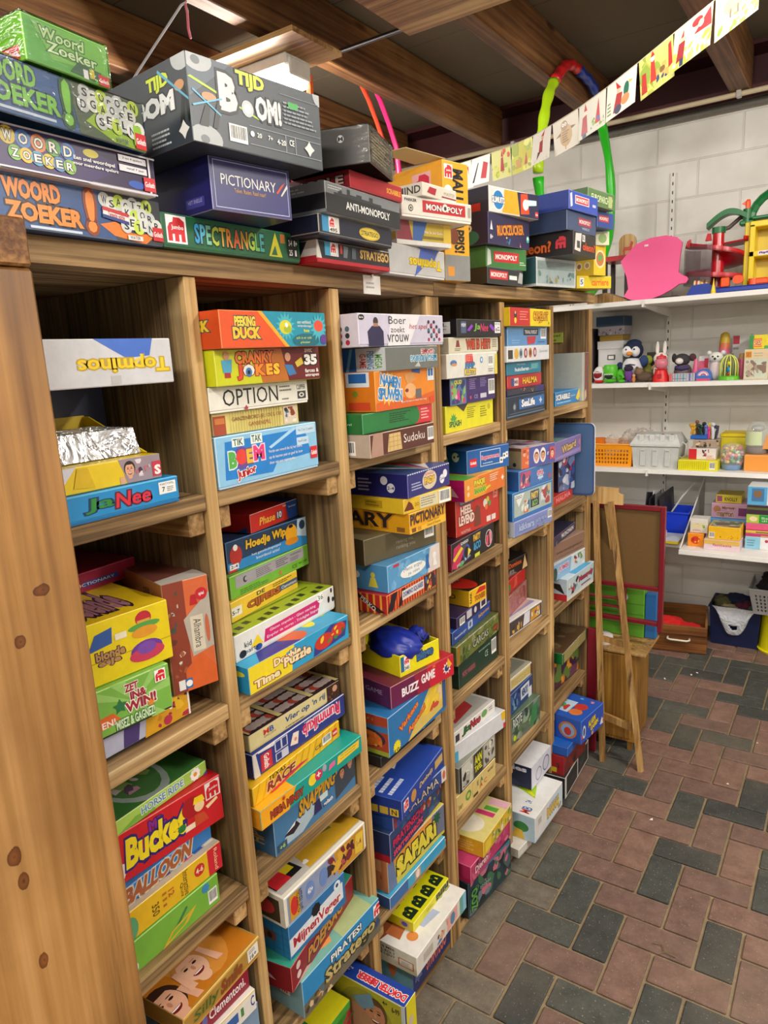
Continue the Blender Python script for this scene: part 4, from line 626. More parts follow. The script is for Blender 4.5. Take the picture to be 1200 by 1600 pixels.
'snapping': G('blue underwater box with grey toothy fish', '4478a4', [P([(.02, .1), (.22, .45), (.45, .6), (.5, .3), (.3, .05)], 'a8bcc8'), P([(.1, .3), (.24, .45), (.28, .3), (.2, .2)], '2a2028'), P([(.12, .33), (.23, .46), (.22, .38)], 'e8e8e4'), T('SNAPPING!', .28, .5, .76, .88, 'd8a020', '2a3a4a', b=.04, sh=.25, rot=4), P([(.72, .1), (1, .3), (1, .95), (.72, .7)], '3a4450'), HD(.82, .66, .13, 'b88060', '2a1c18'), HD(.93, .75, .13, 'b88060', '4a2a1c'), R(.52, .4, .62, .55, 'c8dce4'), P([(.44, .2), (.54, .2), (.52, .5), (.46, .5)], '302a5a'), T('goliath', .56, .18, .68, .32, 'dce4f0', '203070', b=.04), R(.02, .06, .12, .24, '38506a'), T('+6', .04, .1, .1, .2, 'a8d060')], L=[R(-3, 0, 1, 1, '38648c'), T('HPV', .3, .2, .7, .6, 'c8a048', rot=90)], e='8aa8c4'),
'megamindy': G('teal and yellow plastic-looking box with curly title', '14988c', [P([(-.01, 0), (.24, 0), (.32, 1), (-.01, 1)], 'f0a81c'), T('MEGA MINDY', .08, .22, .38, .62, 'a8402a', '4a2010', b=.04), C(.2, .8, .15, 'e88a1c'), C(.2, .8, .09, 'a84020'), E(.47, .6, .04, .3, 'f0d030'), C(.53, .62, .28, 'c82858'), T('+', .51, .5, .55, .78, W), E(.59, .75, .02, .2, 'a8a0b8'), P([(.63, .4), (.7, .5), (.7, .75), (.64, .7)], 'e06aa0'), P([(.72, .35), (.96, .45), (.97, .85), (.73, .8)], 'e8c83a'), T('De eenvoudige!', .76, .66, .94, .76, '3a4a28', b=0), T('Le voyance!', .76, .5, .92, .6, '3a4a28', b=0)], L=[R(-3, 0, 1, 1, 'f0a020')], T_=[R(0, 0, 1, 1, '1ca094'), P([(0, 0), (.3, 0), (.4, 1), (0, 1)], 'f0b024')], e='58c0b0'),
'race': G('yellow diagonal-striped box with dark red title', 'ecb81c', [P([(i*.08, 0), (i*.08+.012, 0), (i*.08+.08, 1), (i*.08+.068, 1)], 'dca410') for i in range(13)]+[T('TEXAS', .16, .72, .34, .95, K_, b=0, sh=.2), T('RACE', .14, .22, .44, .7, '8a2420', 'e8c890', b=.04, sh=.3), P([(.2, .0), (.6, .25), (.5, .35), (.15, .1)], 'd82848'), T('CE', .68, .32, .76, .52, K_, b=0), BC(.77, .28, .88, .75), GO(.9, .3, .96, .7)], e='f0cc50', d=.26),
'rummikub': G('battered dark blue box with upside-down pink title', '2a3a88', [P([(0, 0), (.06, 0), (.03, 1), (0, 1)], 'd8d4cc'), T('Rummikub', .50, .30, .93, .82, 'e02858', 'e8dce8', b=.03, rot=180), T('speciale junior editie', .52, .84, .82, .93, 'c8cce0', b=0, rot=180), R(.07, .1, .18, .8, 'b02838'), R(.08, .13, .17, .77, 'c83040'), T('Goliath', .10, .16, .15, .74, W, rot=-90), R(.21, .5, .34, .94, 'c4c8dc'), R(.22, .54, .27, .9, '28387a'), R(.285, .54, .33, .9, '28387a'), R(.21, .1, .34, .44, 'c4c8dc'), R(.22, .14, .27, .4, '28387a'), P([(.36, .35), (.44, .25), (.46, .75), (.40, .8)], 'ecdccc'), C(.42, .5, .08, 'd88878'), P([(.05, .93), (.2, .85), (.22, 1), (.05, 1)], 'e8e4dc')], L=[R(-3, 0, 1, 1, '24307a'), R(.3, .15, .8, .6, 'a83048')], e='c8c8d4', lid='223078', bh=.06, d=.3),
'vier': G('cream box with blue lettering and dotted lid', 'd8cc94', [T('MB', .14, .52, .25, .84, 'c83828', b=.03, cols=['c83828', '2858a0']), T('SPELLEN', .14, .38, .26, .48, '605a40', b=0), T("Vier op 'n rij", .36, .34, .82, .80, '1a4a88', b=.02, sh=.2), X(.36, .12, .66, .24, '605a40', 1), R(.84, .0, 1, 1, '3a2420'), E(.94, .66, .03, .2, 'c89878'), BZ(.84, .05, .98, .5, ['6a3a38', '24181c', '8a5a40'], 8, 3)], T_=[R(0, 0, 1, 1, '3c2a2c')]+[('c', .05+.049*i, .08+.11*j, .045, 'b8a8a4' if (i+j) % 5 else 'b04a38') for i in range(19) for j in range(5) if i % 7 != 6]+[R(.30, 0, .345, 1, 'd0c084'), R(.645, 0, .69, 1, 'd0c084'), R(.0, .0, .02, 1, 'd0c084'), R(.96, 0, 1, 1, 'd0c084')], e='c8b890', lid='c8bc84', bh=.05, d=.28),
'pirates': G('sea blue box with gold pirate-game title', '2c88c4', [P([(0, 0), (1, 0), (1, .55), (0, .35)], '6a6450'), BZ(.0, .0, .42, .35, ['b8443a', '8a6a3a', '4a3a30', 'd8b890', '5a6a78'], 18, 6), T('PIRATES!', .34, .66, .74, .86, 'f0f0e8', '18405c', b=.03), T('Stratego', .26, .16, .92, .62, 'c0b070', '38382a', b=.03), JL(.92, .58, .3), P([(.92, .2), (.96, .5), (1, .3)], '2a4a78')], T_=[R(0, 0, 1, 1, '78b4a8'), BZ(0, 0, .45, 1, ['c8d0d4', 'c84838', 'e8a058', '7aa8b8'], 12, 5), P([(.5, 0), (.9, .0), (.95, .6), (.6, .6)], 'b0c088'), R(.84, .25, 1, 1, 'c82838'), R(.86, .3, .92, .9, 'ecdcdc'), R(.93, .3, .985, .9, 'ecdcdc'), C(.89, .6, .06, 'c82838'), C(.957, .6, .06, 'c82838')], L=[R(-3, 0, 1, 1, '7aa0a8'), R(.3, .4, .6, .7, 'e8e4e0'), JL(.35, .43, .2)], e='a0c4d8', d=.3),
'poepsac': G('dark red box with gold shaky title', '8c1c28', [T('POEPSAC', .24, .2, .80, .72, 'c88a38', '4a1018', b=.04, sh=.2), C(.1, .72, .14, 'e0c8c4'), C(.1, .35, .14, 'e0c8c4'), P([(.0, 0), (.3, 0), (.2, .2)], 'd8a8a0')], L=[R(-3, 0, 1, 1, '841824'), P([(.2, .45), (.6, .3), (.3, .7)], 'dcb8b4')], T_=[R(0, 0, 1, 1, '3aa088')], e='c0605c', d=.27),
'mijnen': G('mid blue box with wooden-grid sea-mine title', '2a6ea8', [P([(0, .1), (.95, .25), (.95, .75), (0, .6)], 'd8e0e8'), T('MijnenVeger', .06, .18, .9, .55, 'b02a38', 'f0e8e8', b=.03), C(.46, .72, .17, '16181c'), S(.46, .72, .2, 8, '16181c', .7), C(.85, .8, .14, 'dce8f0'), C(.85, .8, .06, '304a68')], L=[R(-3, 0, 1, 1, '2a78ac')]+[R(-3, i*.2, 1, i*.2+.015, '1c5c8c') for i in range(1, 5)]+[R(-1+i*.3, 0, -.98+i*.3, 1, '1c5c8c') for i in range(7)]+[R(.25, .35, .6, .62, '7a4a3a'), C(.42, .48, .09, '3a2420')], e='6a9cc4'),
'white_cartoon': G('white-framed box with yellow and grey cartoon lid', 'e4dfd0', [P([(.03, .06), (.97, .06), (.97, .92), (.03, .92)], '8a98b8'), P([(.62, .06), (.97, .06), (.97, .92), (.58, .92)], 'c8902a'), BZ(.46, .1, .84, .9, ['7a2a30', '3a2a28', 'd8a838', '582028', 'b8505a'], 20, 8), R(.05, .1, .16, .9, 'c89a30'), E(.10, .5, .04, .3, 'c83028'), T('NEDERLAND', .13, .15, .19, .85, K_, rot=-90, b=0), E(.28, .5, .05, .3, '6a88c0'), T('40+', .25, .4, .31, .6, W), E(.44, .5, .05, .3, '6a88c0'), P([(.84, .2), (.94, .1), (.96, .8), (.86, .85)], 'e0c040'), T('1-4', .87, .4, .93, .6, 'a83048')], T_=[R(.02, .04, .98, .96, 'b8b4b0'), P([(.35, .05), (1, .05), (1, 1), (.5, 1)], 'c89c28'), P([(.45, .3), (.8, .2), (.9, .8), (.6, .8)], '6a7030'), P([(.03, .1), (.32, .1), (.30, .7), (.05, .8)], '18181a'), P([(.06, .16), (.29, .16), (.27, .64), (.08, .7)], 'dcc820'), P([(.04, .1), (.2, .1), (.18, .38), (.05, .4)], 'c82830'), R(.82, .5, .98, .8, 'c82430'), BZ(.35, .1, .45, .8, ['e8e4dc', '3a3a3c'], 5, 3)], L=[R(-3, 0, 1, 1, 'dcd8c8'), P([(-.5, .1), (.85, .1), (.85, .85), (-.5, .85)], '4a3a24'), E(.4, .5, .3, .25, 'c83a38'), E(.3, .6, .1, .1, '88a038')], e='ece8dc', lid='d8d0bc', bh=.06, d=.29),
# third column
'sudoku': G('brown box with white Sudoku lettering', '58281e', [P([(.0, 0), (.18, 0), (.18, 1), (.05, 1)], 'b08a78'), P([(.24, .1), (.46, .1), (.44, .86), (.27, .86)], 'd8b878'), T('Sudoku', .49, .34, .83, .72, 'f0e8e0', b=0), BC(.88, .2, .985, .82)]+[R(.27+.06*i, .12, .275+.06*i, .84, 'a88448') for i in range(3)]+[R(.26, .3+.2*j, .45, .32+.2*j, 'a88448') for j in range(3)], L=[R(-3, 0, 1, 1, 'b8a898'), BC(-.1, .1, .6, .7)], e='c8b8a8', d=.28),
'green_red': G('dark green box with a red right third', '1f7a3a', [P([(.72, 0), (1, 0), (1, 1), (.76, 1)], 'd02c38'), E(.72, .5, .08, .45, '1f7a3a'), X(.35, .3, .68, .85, '103a20', 5), X(.82, .2, .95, .85, 'f0b8b8', 4)], L=[R(-3, 0, 1, 1, '1a6c34'), T('wikipedia.nl', -.2, .4, .7, .55, 'c8e0c8', b=0)], e='60a078'),
'namen': G('orange box with blue splashing title', 'e8881c', [P([(0, 0), (1, 0), (1, .35), (.6, .2), (.3, .35), (0, .2)], 'd8601c'), S(.2, .55, .45, 12, 'f0b848', .7), T('NAMEN', .08, .58, .40, .86, '3a88c8', W, b=.05, rot=-10), T('SPUWEN', .04, .24, .42, .54, '3a88c8', W, b=.05, rot=-6), P([(.52, .55), (.66, .72), (.62, .9), (.46, .86)], 'd89858'), E(.56, .42, .1, .2, 'e8b078'), E(.50, .44, .03, .05, '8a2a20'), P([(.60, .9), (.74, .85), (.74, 1), (.6, 1)], '2a58a0'), R(.87, .64, .99, .98, 'e0e8f0'), R(.885, .76, .975, .95, '2a68b0'), R(.925, .72, .935, .96, 'e0e8f0'), R(.65, .2, .75, .45, '6a6464'), T('spuw bij naam en stuur hem weg!', .40, .12, .84, .19, 'e8e8e8', b=0), R(.9, .04, .99, .2, 'd84a28')], L=[R(-3, 0, 1, 1, 'e07c1c'), R(.2, .62, .85, .98, 'e0e8f0'), R(.28, .72, .77, .95, '2a68b0'), R(-.6, .2, -.3, .55, '6a6464'), T('puw hij', -1, .04, .1, .16, W, b=.02), R(.25, .04, .85, .24, 'd84a28'), S(.45, .45, .12, 9, '7a8a28')], e='f0b060', d=.28),
'megafish': G('grey box with upside-down fishing-game title', '6c706c', [T('MEGA FISHING', .45, .32, .97, .58, '3a98c8', 'e0e4e0', rot=180, b=.03), T('GAME', .66, .62, .92, .84, 'b83a48', 'e0e4e0', rot=180, b=.03), P([(.52, .1), (.6, .3), (.64, .08)], 'b8bcb8')], L=[R(-3, 0, .2, 1, '2a68b8'), R(.2, 0, 1, 1, 'ccd4d8'), T('MEGA', .72, .1, .92, .7, '58a048', rot=-90), T('FISHING', .5, .1, .7, .85, '3a88c8', rot=-90), T('GAME', .3, .15, .48, .75, 'c83a48', rot=-90), P([(-.1, 0), (-.02, 0), (.12, 1), (.04, 1)], '78b8e0')], e='a8aca8', d=.27),
'boer': G('lilac-white box with a man seen from behind', 'c8c4d8', [P([(.3, 0), (.55, 0), (.7, 1), (.35, 1)], 'e4e2e8'), P([(.1, .0), (.26, .0), (.26, .45), (.22, .62), (.14, .62), (.09, .45)], '28224a'), C(.18, .75, .13, '3a2c28'), P([(.15, .6), (.21, .6), (.2, .7), (.16, .7)], 'a87860'), T('Boer', .32, .68, .52, .92, '2a2428', b=0), T('zoekt', .34, .42, .50, .60, '2a2428', b=0), T('vrouw', .30, .12, .55, .36, '2a2428', b=0), T('het spel', .56, .48, .78, .70, 'b83040', b=0, sh=.3)]+[E(.8+.035*(i % 5), .18+.16*(i//5)+.1*(i % 2), .014, .06, ['b02848', '2a2a3a', '4a6a7a', '2a2a3a'][i % 4]) for i in range(18)]+[E(.03, .87, .03, .08, K_), T('kro', .01, .84, .05, .9, W)], L=[R(-3, 0, 1, 1, 'd4d0e0')]+[E(.1+.2*(i % 4), .15+.2*(i//4), .06, .08, ['b02848', '2a2a3a', '4a6a7a'][i % 3]) for i in range(14)], e='e4e2ec', lid='bcb8cc', bh=.06),
'domino': G('red box with yellow stripes and tilted dominoes', 'b82424', [R(i*.05, 0, i*.05+.012, 1, 'e8a038') for i in range(20)]+[P([(.0, .1), (.10, .95), (.2, .95), (.1, .1)], '241820'), P([(.2, .1), (.3, .95), (.36, .85), (.26, .1)], '241820'), R(.28, .32, .72, .8, 'e0d8d4'), T('DOMINO SQUARES', .30, .4, .70, .72, '2a4a88', b=.04), R(.74, .1, .98, .92, '3a2a2c'), BZ(.75, .12, .97, .9, ['3a6a9a', 'c84838', 'd8b048'], 9, 3)], L=[R(-3, 0, 1, 1, 'b02222')]+[R(-1+i*.2, 0, -.94+i*.2, 1, 'e8a038') for i in range(10)]+[P([(.0, .9), (.2, .9), (.95, .1), (.75, .05)], '241820'), T('PERKO', .2, .35, .7, .6, 'e8e0d8', rot=-35)], e='d87858', d=.27),
'lightblue': G('light blue box with pawns and white cloud title', '5a9ccc', [P([(.74, 0), (1, 0), (1, 1), (.8, 1)], 'dccfc8'), BZ(.0, .0, .72, 1, ['6aa8d4', '5294c4', '7ab4dc'], 18, 2), E(.46, .45, .24, .24, 'f0f0ec'), T('Mens erger', .28, .46, .64, .64, '2a6a9a', b=0), T('je niet', .36, .28, .58, .42, '2a6a9a', b=0), P([(.70, .2), (.78, .2), (.75, .6), (.72, .6)], '2a6ab0'), C(.74, .68, .1, '2a6ab0'), C(.88, .6, .13, 'f0ece8'), P([(.84, .2), (.93, .2), (.90, .5), (.86, .5)], 'f0ece8'), R(.1, .84, .2, .94, 'c83040')], L=[R(-3, 0, 1, 1, '4c90c4'), C(.55, .6, .1, 'd8d048'), P([(.4, .15), (.7, .15), (.62, .5), (.48, .5)], 'd8d048'), C(.05, .55, .13, 'e0e8ec')], e='98c4e4'),
'browngreen': G('plain olive-brown box with faint outline title', '5c5238', [T('ranking me,', .42, .44, .66, .62, 'a09880', b=0), T('ranking you', .42, .22, .68, .42, 'a09880', b=0), BC(.82, .35, .96, .9)], L=[R(-3, 0, 1, 1, '544a32'), R(-.3, .15, .1, .7, 'd8d4c8'), T('CE', -.22, .45, .04, .62, K_)], T_=[R(0, 0, 1, 1, '7a7054')], e='8a8064', lid='564c34', bh=.05),
'pictionary_yellow': G('golden yellow box with huge dark crooked title', 'e8a818', [P([(0, 0), (1, 0), (1, .4), (0, .15)], 'f0bc30'), T('PICTIONARY', .02, .42, .98, .92, '2c2420', 'b8781c', b=.03, rot=0), T('Gekke Lijnen', .48, .26, .80, .38, '3a2a14', b=0), T('Geluid & Kleuren', .46, .1, .84, .22, '3a2a14', b=0), R(.05, .06, .16, .26, '7a4a20'), R(.2, .06, .3, .24, 'c88a28')], L=[R(-3, 0, 1, 1, 'e0a018'), T('NARY', -1.5, .2, .5, .9, '2c2420', 'b8781c', b=.03), R(.6, .08, .85, .3, '8a5a28')], e='ecc468', d=.27),
'yellow_thin': G('thin yellow box with pale text panel and barcode', 'dcb42c', [P([(.0, .2), (.1, .8), (.16, .6), (.2, .2)], '6a3020'), R(.32, .1, .70, .9, 'd8d0b0'), X(.34, .2, .68, .84, '8a8060', 4), BC(.72, .05, .97, .95), T('DO', .22, .35, .3, .6, 'a07a10')], L=[R(-3, 0, 1, 1, 'ecc42c'), R(-.3, .25, .3, .75, 'c8a020'), X(-.25, .3, .25, .7, '8a7010', 2)], e='ecd070', d=.3),
'babs': G('deep blue box with shield title and white circles', '2a2a78', [E(.5, .52, .17, .4, 'd8c8b0'), T('PADS', .38, .36, .62, .66, 'e8c030', '4a2a5a', b=.06), T('JUNGLE', .40, .70, .60, .84, 'c83a48', b=.02), X(.08, .25, .32, .6, 'b8bce0', 3), C(.80, .38, .2, 'e8e8f0'), C(.88, .58, .18, 'e8e8f0'), T('2-4', .76, .32, .84, .46, '2a2a78')]+[P([(i*.05, .94), (i*.05+.025, .94), (i*.05+.035, 1), (i*.05+.01, 1)], 'e4e8f0') for i in range(20)], L=[R(-3, 0, 1, 1, '24246c'), C(.3, .7, .18, 'e8e8f0'), C(.5, .4, .2, 'e8e8f0'), T('2-4', .4, .33, .6, .47, '2a2a78'), X(-.5, .2, -.05, .8, 'b8bce0', 4), R(-1.2, .3, -.9, .8, '9898c8')], T_=[R(0, 0, 1, 1, '34508a'), P([(.5, .0), (.9, .7), (.7, .9)], 'c83048'), P([(.5, 0), (.3, .9), (.1, .8)], 'e8e4e0'), P([(.5, 0), (.7, .9), (.5, .9)], '38a898'), P([(.5, .0), (1, .3), (.95, .6)], 'e0d8e0')], e='8080b8', d=.27),
'black_jumbo': G('flat black box, mostly hidden', '1c1c1e', [T('Good Evening', .1, .2, .8, .8, 'b8b8b8', b=0)], L=[R(-3, 0, 1, 1, '1a1a1c'), JL(.1, .3, .45, '1a1a1c', 'd83848')], e='404044'),
'keizer': G('tall blue box with yellow sunburst and orange title', '2c74b0', [P([(.3, 0), (1, .15), (1, 1), (.72, 1)], 'd8bc60'), P([(.55, .3), (.95, .35), (.95, .95), (.75, .95)], 'e8c43c'), BZ(.6, .3, .92, .85, ['c8503a', 'f0d048', 'a83a28', 'e8c8a0'], 10, 2), T('Varkens', .16, .56, .5, .72, 'e88838', 'a83020', b=.04, rot=22, sh=.1), T('Apenoel', .3, .30, .62, .5, 'e88838', 'a83020', b=.04, rot=22, sh=.1), S(.12, .14, .17, 16, 'e8d828', .75), T('10', .08, .02, .15, .1, '283a20'), R(.93, .1, 1, 1, '38588a')], L=[R(-3, 0, 1, 1, 'a8442c'), P([(-3, .6), (1, .75), (1, .6), (-3, .45)], '3a78b0'), E(.3, .4, .6, .24, '3a2c40'), E(.3, .38, .5, .2, 'c86828'), BZ(-.2, .2, .8, .55, ['e8a038', '8a3a20', 'd87828'], 10, 6), R(-3, 0, 1, .12, '98a838'), BZ(-.6, .75, .6, .98, ['c87858', 'e8c058', '8a3428'], 6, 2)], e='88a8c8', d=.28),
'buzz': G('purple to red box with white buzzer-game title', '681c48', [P([(.55, 0), (1, 0), (1, 1), (.5, 1)], 'c42036'), P([(.4, 0), (.6, 0), (.55, 1), (.35, 1)], '94203e'), T('BUZZ', .16, .28, .42, .66, 'f0e8ec', b=.04), T('GAME', .46, .38, .68, .80, 'f0e8ec', b=.04), S(.88, .5, .3, 9, 'f0e0dc', .6), C(.88, .5, .16, '2a3a78'), P([(.88, .5), (.9, .95), (.97, .55)], 'e8b028'), T('x', .64, .85, .7, .95, 'e8903a')], L=[R(-3, 0, 1, 1, '54204c'), T('BUZZ', -.6, .2, -.1, .45, 'c02858'), T('GAME', .1, .5, .7, .7, 'a898b8', b=0)], T_=[R(0, 0, 1, 1, '6a2038'), P([(.6, 0), (1, 0), (1, 1), (.5, 1)], 'b01e30')], e='c08088', d=.3),
'blue_lower': G('light blue base box half out of the cell', '44a4cc', [P([(0, 0), (.3, 0), (.3, 1), (0, 1)], '3a6aa4'), R(.42, .1, .52, .9, 'c8a078'), E(.47, .5, .03, .35, 'e8dcd4'), R(.6, .2, .98, .8, '3c9cc8')], L=[R(-3, 0, 1, 1, '2a5088')], e='d8e4e8', d=.28),
'safari': G('yellow-green box with black outlined capitals', 'ccc040', [P([(0, .7), (1, .7), (1, 1), (0, 1)], 'e0963a'), P([(0, 0), (.14, 0), (.1, .9), (0, .9)], '6a7aa0'), P([(.7, .2), (1, .1), (1, 1), (.78, 1)], '6a7088'), T('SAFARI', .14, .2, .84, .78, 'e0d040', '28241c', b=.06), S(.86, .75, .25, 9, '1c5a3c', .5), R(0, .96, 1, 1, 'e0dcd0')], L=[R(-3, 0, 1, 1, 'c07a4c'), R(.1, .6, .8, .95, 'dca070'), BZ(-.2, .1, .8, .6, ['a05a38', 'e0b080', '7a4a30'], 6, 3)], e='dcc890', d=.28),
'space_pink': G('dark space-themed box with magenta title', '2c4470', [BZ(.0, .0, 1, 1, ['3a5a88', '24345a', '4a6a90'], 12, 5), T('PIRATENSCHIP', .05, .42, .66, .68, 'c8285a', '3a1430', b=.04), T('sterrenwacht', .05, .12, .6, .38, 'd84a70', '3a1430', b=.03), BZ(.6, .35, 1, .95, ['a8583a', '6a8a58', 'c8a078', '8a3a30'], 14, 7)], L=[R(-3, 0, 1, 1, '28345c'), C(.2, .5, .3, '3a7a78'), C(.2, .5, .2, '88b0b0'), R(-3, 0, 1, .25, 'a82030'), BZ(-.4, .6, .8, .95, ['dce4ec', '3a4a78', '8aa0c0'], 5, 4)], e='8890a8', d=.28),
'ithaka': G('blue box with spaced pale gold capitals', '2c4a90', [T('THALAMA', .1, .25, .84, .75, 'd8c8b0', '1c2a50', b=.0), P([(.9, 0), (1, 0), (1, 1), (.9, 1)], 'd8d0cc'), E(.95, .5, .03, .3, 'c86a48'), R(.0, .1, .06, .9, '8a3a48')], e='a0acc8', d=.28),
'jumbo_blue': G('royal blue box with gold tiles', '22409a', [JL(.05, .3, .45), T('Denkwijs', .4, .35, .72, .7, 'd8c8a0', '101c50', b=.02, sh=.3), R(.78, .3, .98, .75, 'c8a868'), E(.26, .5, .06, .3, 'c8904a')], L=[R(-3, 0, 1, 1, '1c3888'), R(.0, .12, .3, .5, 'd8b838'), R(.35, .12, .6, .5, 'c8a838'), R(.65, .12, .9, .5, 'd8b838'), T('N', .7, .18, .85, .44, '2a2a20')], T_=[R(0, 0, 1, 1, '2848a4'), P([(.45, .3), (.85, .4), (.82, .8), (.5, .7)], 'e8e8e0'), P([(.5, .38), (.8, .46), (.78, .74), (.54, .64)], 'c8b030'), X(.05, .1, .35, .5, 'd0d8f0', 4), P([(.1, .6), (.35, .6), (.35, .95), (.1, .95)], '506850')], e='7088c8', d=.27),
'strat_navy': G('navy base box under the white one', '242c64', [T('Familie', .36, .55, .74, .85, 'd8b838', b=.02), T('STRATEGO', .34, .12, .88, .5, 'd86a58', b=.03), T('De gloed', .06, .15, .22, .4, '90a0d0', b=0)], L=[R(-3, 0, 1, 1, '6aa8c8'), E(.3, .5, .15, .3, 'c87858')], e='5a64a0', d=.3),
'white_doctor': G('white box with cartoon pony under yellow letter box', 'dcd8d0', [R(.12, .3, .3, .7, 'b8b0a8'), BZ(.35, .15, .6, .85, ['c84858', '4a88b8', 'd8a878', '6a2a40'], 10, 3), P([(.58, .1), (.8, .2), (.8, .9), (.6, .8)], 'e8a8a0'), E(.7, .5, .05, .3, '5a88a8'), R(.92, .0, 1, 1, '8ac0dc'), R(.86, .0, .93, 1, '68a8a0')], L=[R(-3, 0, 1, 1, 'd4d0c8'), T('BLIJ MEE', -.3, .72, .3, .86, K_), T('TEL ROLT', -.3, .54, .3, .68, K_), T('DE LIJNT', -.3, .36, .3, .5, K_), R(.4, .2, .9, .6, 'b86a58'), R(.44, .24, .86, .56, 'e0dcd4'), X(.5, .3, .8, .5, '8a88a0', 3)], T_=[R(0, 0, 1, 1, 'e6e3dd'), P([(.0, .5), (.3, .4), (.5, .7), (.3, .95), (.0, .9)], '8a4a24'), P([(.1, .3), (.35, .35), (.3, .5), (.1, .5)], 'b8683a'), C(.2, .2, .07, 'e08a48'), C(.52, .28, .07, 'e0a078'), HD(.62, .35, .11, 'ecb890', '7a4a2a'), P([(.35, .15), (.6, .1), (.6, .2), (.35, .25)], 'a8b4d8'), E(.78, .42, .1, .22, '4aa038'), R(.85, .45, .95, .85, 'c82838'), T('IIII', .88, .2, .96, .4, K_)], e='ecebe6', lid='ccc8c0', bh=.04, d=.24),
'bibi': G('yellow box with rows of black rubber-stamp letters', 'dcd414', [T('BIBI', .62, .15, .98, .85, '1c2c14', b=.06), X(.35, .3, .55, .6, '8a8410', 2)], L=[R(-3, 0, 1, 1, 'd0c812'), R(.55, .15, .85, .85, 'c8a070'), E(.7, .5, .1, .25, '3a58a0')], T_=[R(0, 0, 1, 1, 'dcd818'), T('B', .04, .1, .24, .44, '16301c', b=.05, rot=90), T('B', .28, .1, .48, .44, '16301c', b=.05, rot=90), T('B', .52, .1, .72, .44, '16301c', b=.05, rot=90), T('B', .76, .1, .96, .44, '16301c', b=.05, rot=90), T('I', .1, .58, .2, .88, '16301c', b=.05, rot=90), T('V', .3, .58, .5, .9, '16301c', b=.05, rot=90), T('I', .56, .58, .66, .88, '16301c', b=.05, rot=90), T('V', .76, .58, .96, .9, '16301c', b=.05, rot=90)], e='e8e470', d=.12),
# fourth column
'yellow_fun': G('lemon yellow box with green splat logo', 'e4dc14', [P([(.2, 1), (.45, 1), (.35, .7)], '3a3438'), S(.15, .42, .3, 11, '48a048', .6), T('SPLASH', .06, .2, .3, .42, '186030', 'e8e838', b=.04), X(.42, .4, .62, .85, '8a8414', 6), X(.7, .35, .86, .8, '8a8414', 5), C(.9, .72, .12, 'b8b038')], e='ece868', d=.28),
'purple_quiz': G('violet box with spotlights, small text and barcode', '3a2268', [P([(0, 0), (.33, 0), (.33, 1), (0, 1)], '5878a0'), BZ(.02, .05, .31, .9, ['3a8ac0', '88b858', 'c83a78', 'e8e8f0', '283a70', 'd8a8c8'], 22, 3), T('OUD', .08, .76, .24, .92, 'e8d838', b=.04), X(.40, .5, .58, .92, '9a88c0', 6), X(.64, .55, .8, .92, '9a88c0', 6), C(.42, .2, .07, 'c8506a'), T('CE', .5, .14, .58, .28, 'b8a8d8', b=0), R(.64, .12, .78, .3, 'c8c8d8'), BC(.83, .22, .98, .82)], L=[R(-3, 0, 1, 1, '1c1c40'), R(.2, .3, .7, .7, '50507a')], e='7a68a0', d=.28),
'beet': G('white box with red and blue crooked title', 'dddcd4', [E(.12, .62, .06, .12, '4a78b0'), E(.13, .55, .05, .06, 'd8905a'), P([(.34, .5), (.5, .5), (.48, .95), (.36, .95)], 'c8303a'), T('BEET', .34, .66, .48, .92, 'e87a70', b=.03), T('HAP', .34, .38, .52, .6, '3a88c0', '203a5a', b=.05), T('KLETS!', .32, .08, .54, .34, 'e8c828', '3a5a90', b=.05), C(.66, .68, .14, '4a98c8'), C(.66, .68, .07, 'e8e8f0'), BC(.80, .4, .9, .85), X(.8, .12, .94, .3, '88887c', 2), P([(.93, .0), (1, .0), (1, .9), (.95, .9)], 'd8c848')], e='eceae4', d=.28),
'wieishet': G('off-white box with jumping red capitals', 'd6d0b8', [T('WIE IS HET?', .32, .25, .82, .85, 'c84828', '5a2018', b=.05), P([(.12, .4), (.2, .4), (.18, .8), (.14, .8)], '8a3a38'), X(.1, .15, .22, .35, '807860', 2), X(.86, .3, .97, .85, '807860', 4)], e='e4dec8', lid='ccc6ae', bh=.08, d=.28),
'janee_black': G('black party box with neon script title', '141218', [R(.08, .2, .19, .85, '48587a'), T('MBM', .09, .55, .18, .75, 'd8dce8'), T('Ja', .36, .3, .5, .75, '78b838', '38184a', b=.02, sh=.2), T('Nee', .50, .3, .68, .75, 'c83058', '38184a', b=.02, sh=.2), P([(.2, .35), (.3, .7), (.34, .6), (.26, .3)], '8a3ac0'), P([(.7, .6), (.8, .3), (.84, .45), (.74, .75)], '8a3ac0'), R(.83, .2, .97, .85, 'e4e4e4'), T('PARTYSPEL', .84, .68, .96, .8, K_, b=0), T('18', .85, .3, .89, .5, K_), X(.9, .3, .96, .6, '484848', 2)], L=[R(-3, 0, 1, 1, '121016'), R(.0, .2, .8, .85, 'dcdcdc'), T('SPEL', .1, .6, .7, .8, K_, b=0), X(.1, .3, .7, .5, '484848', 2)], e='4a4850', d=.26),
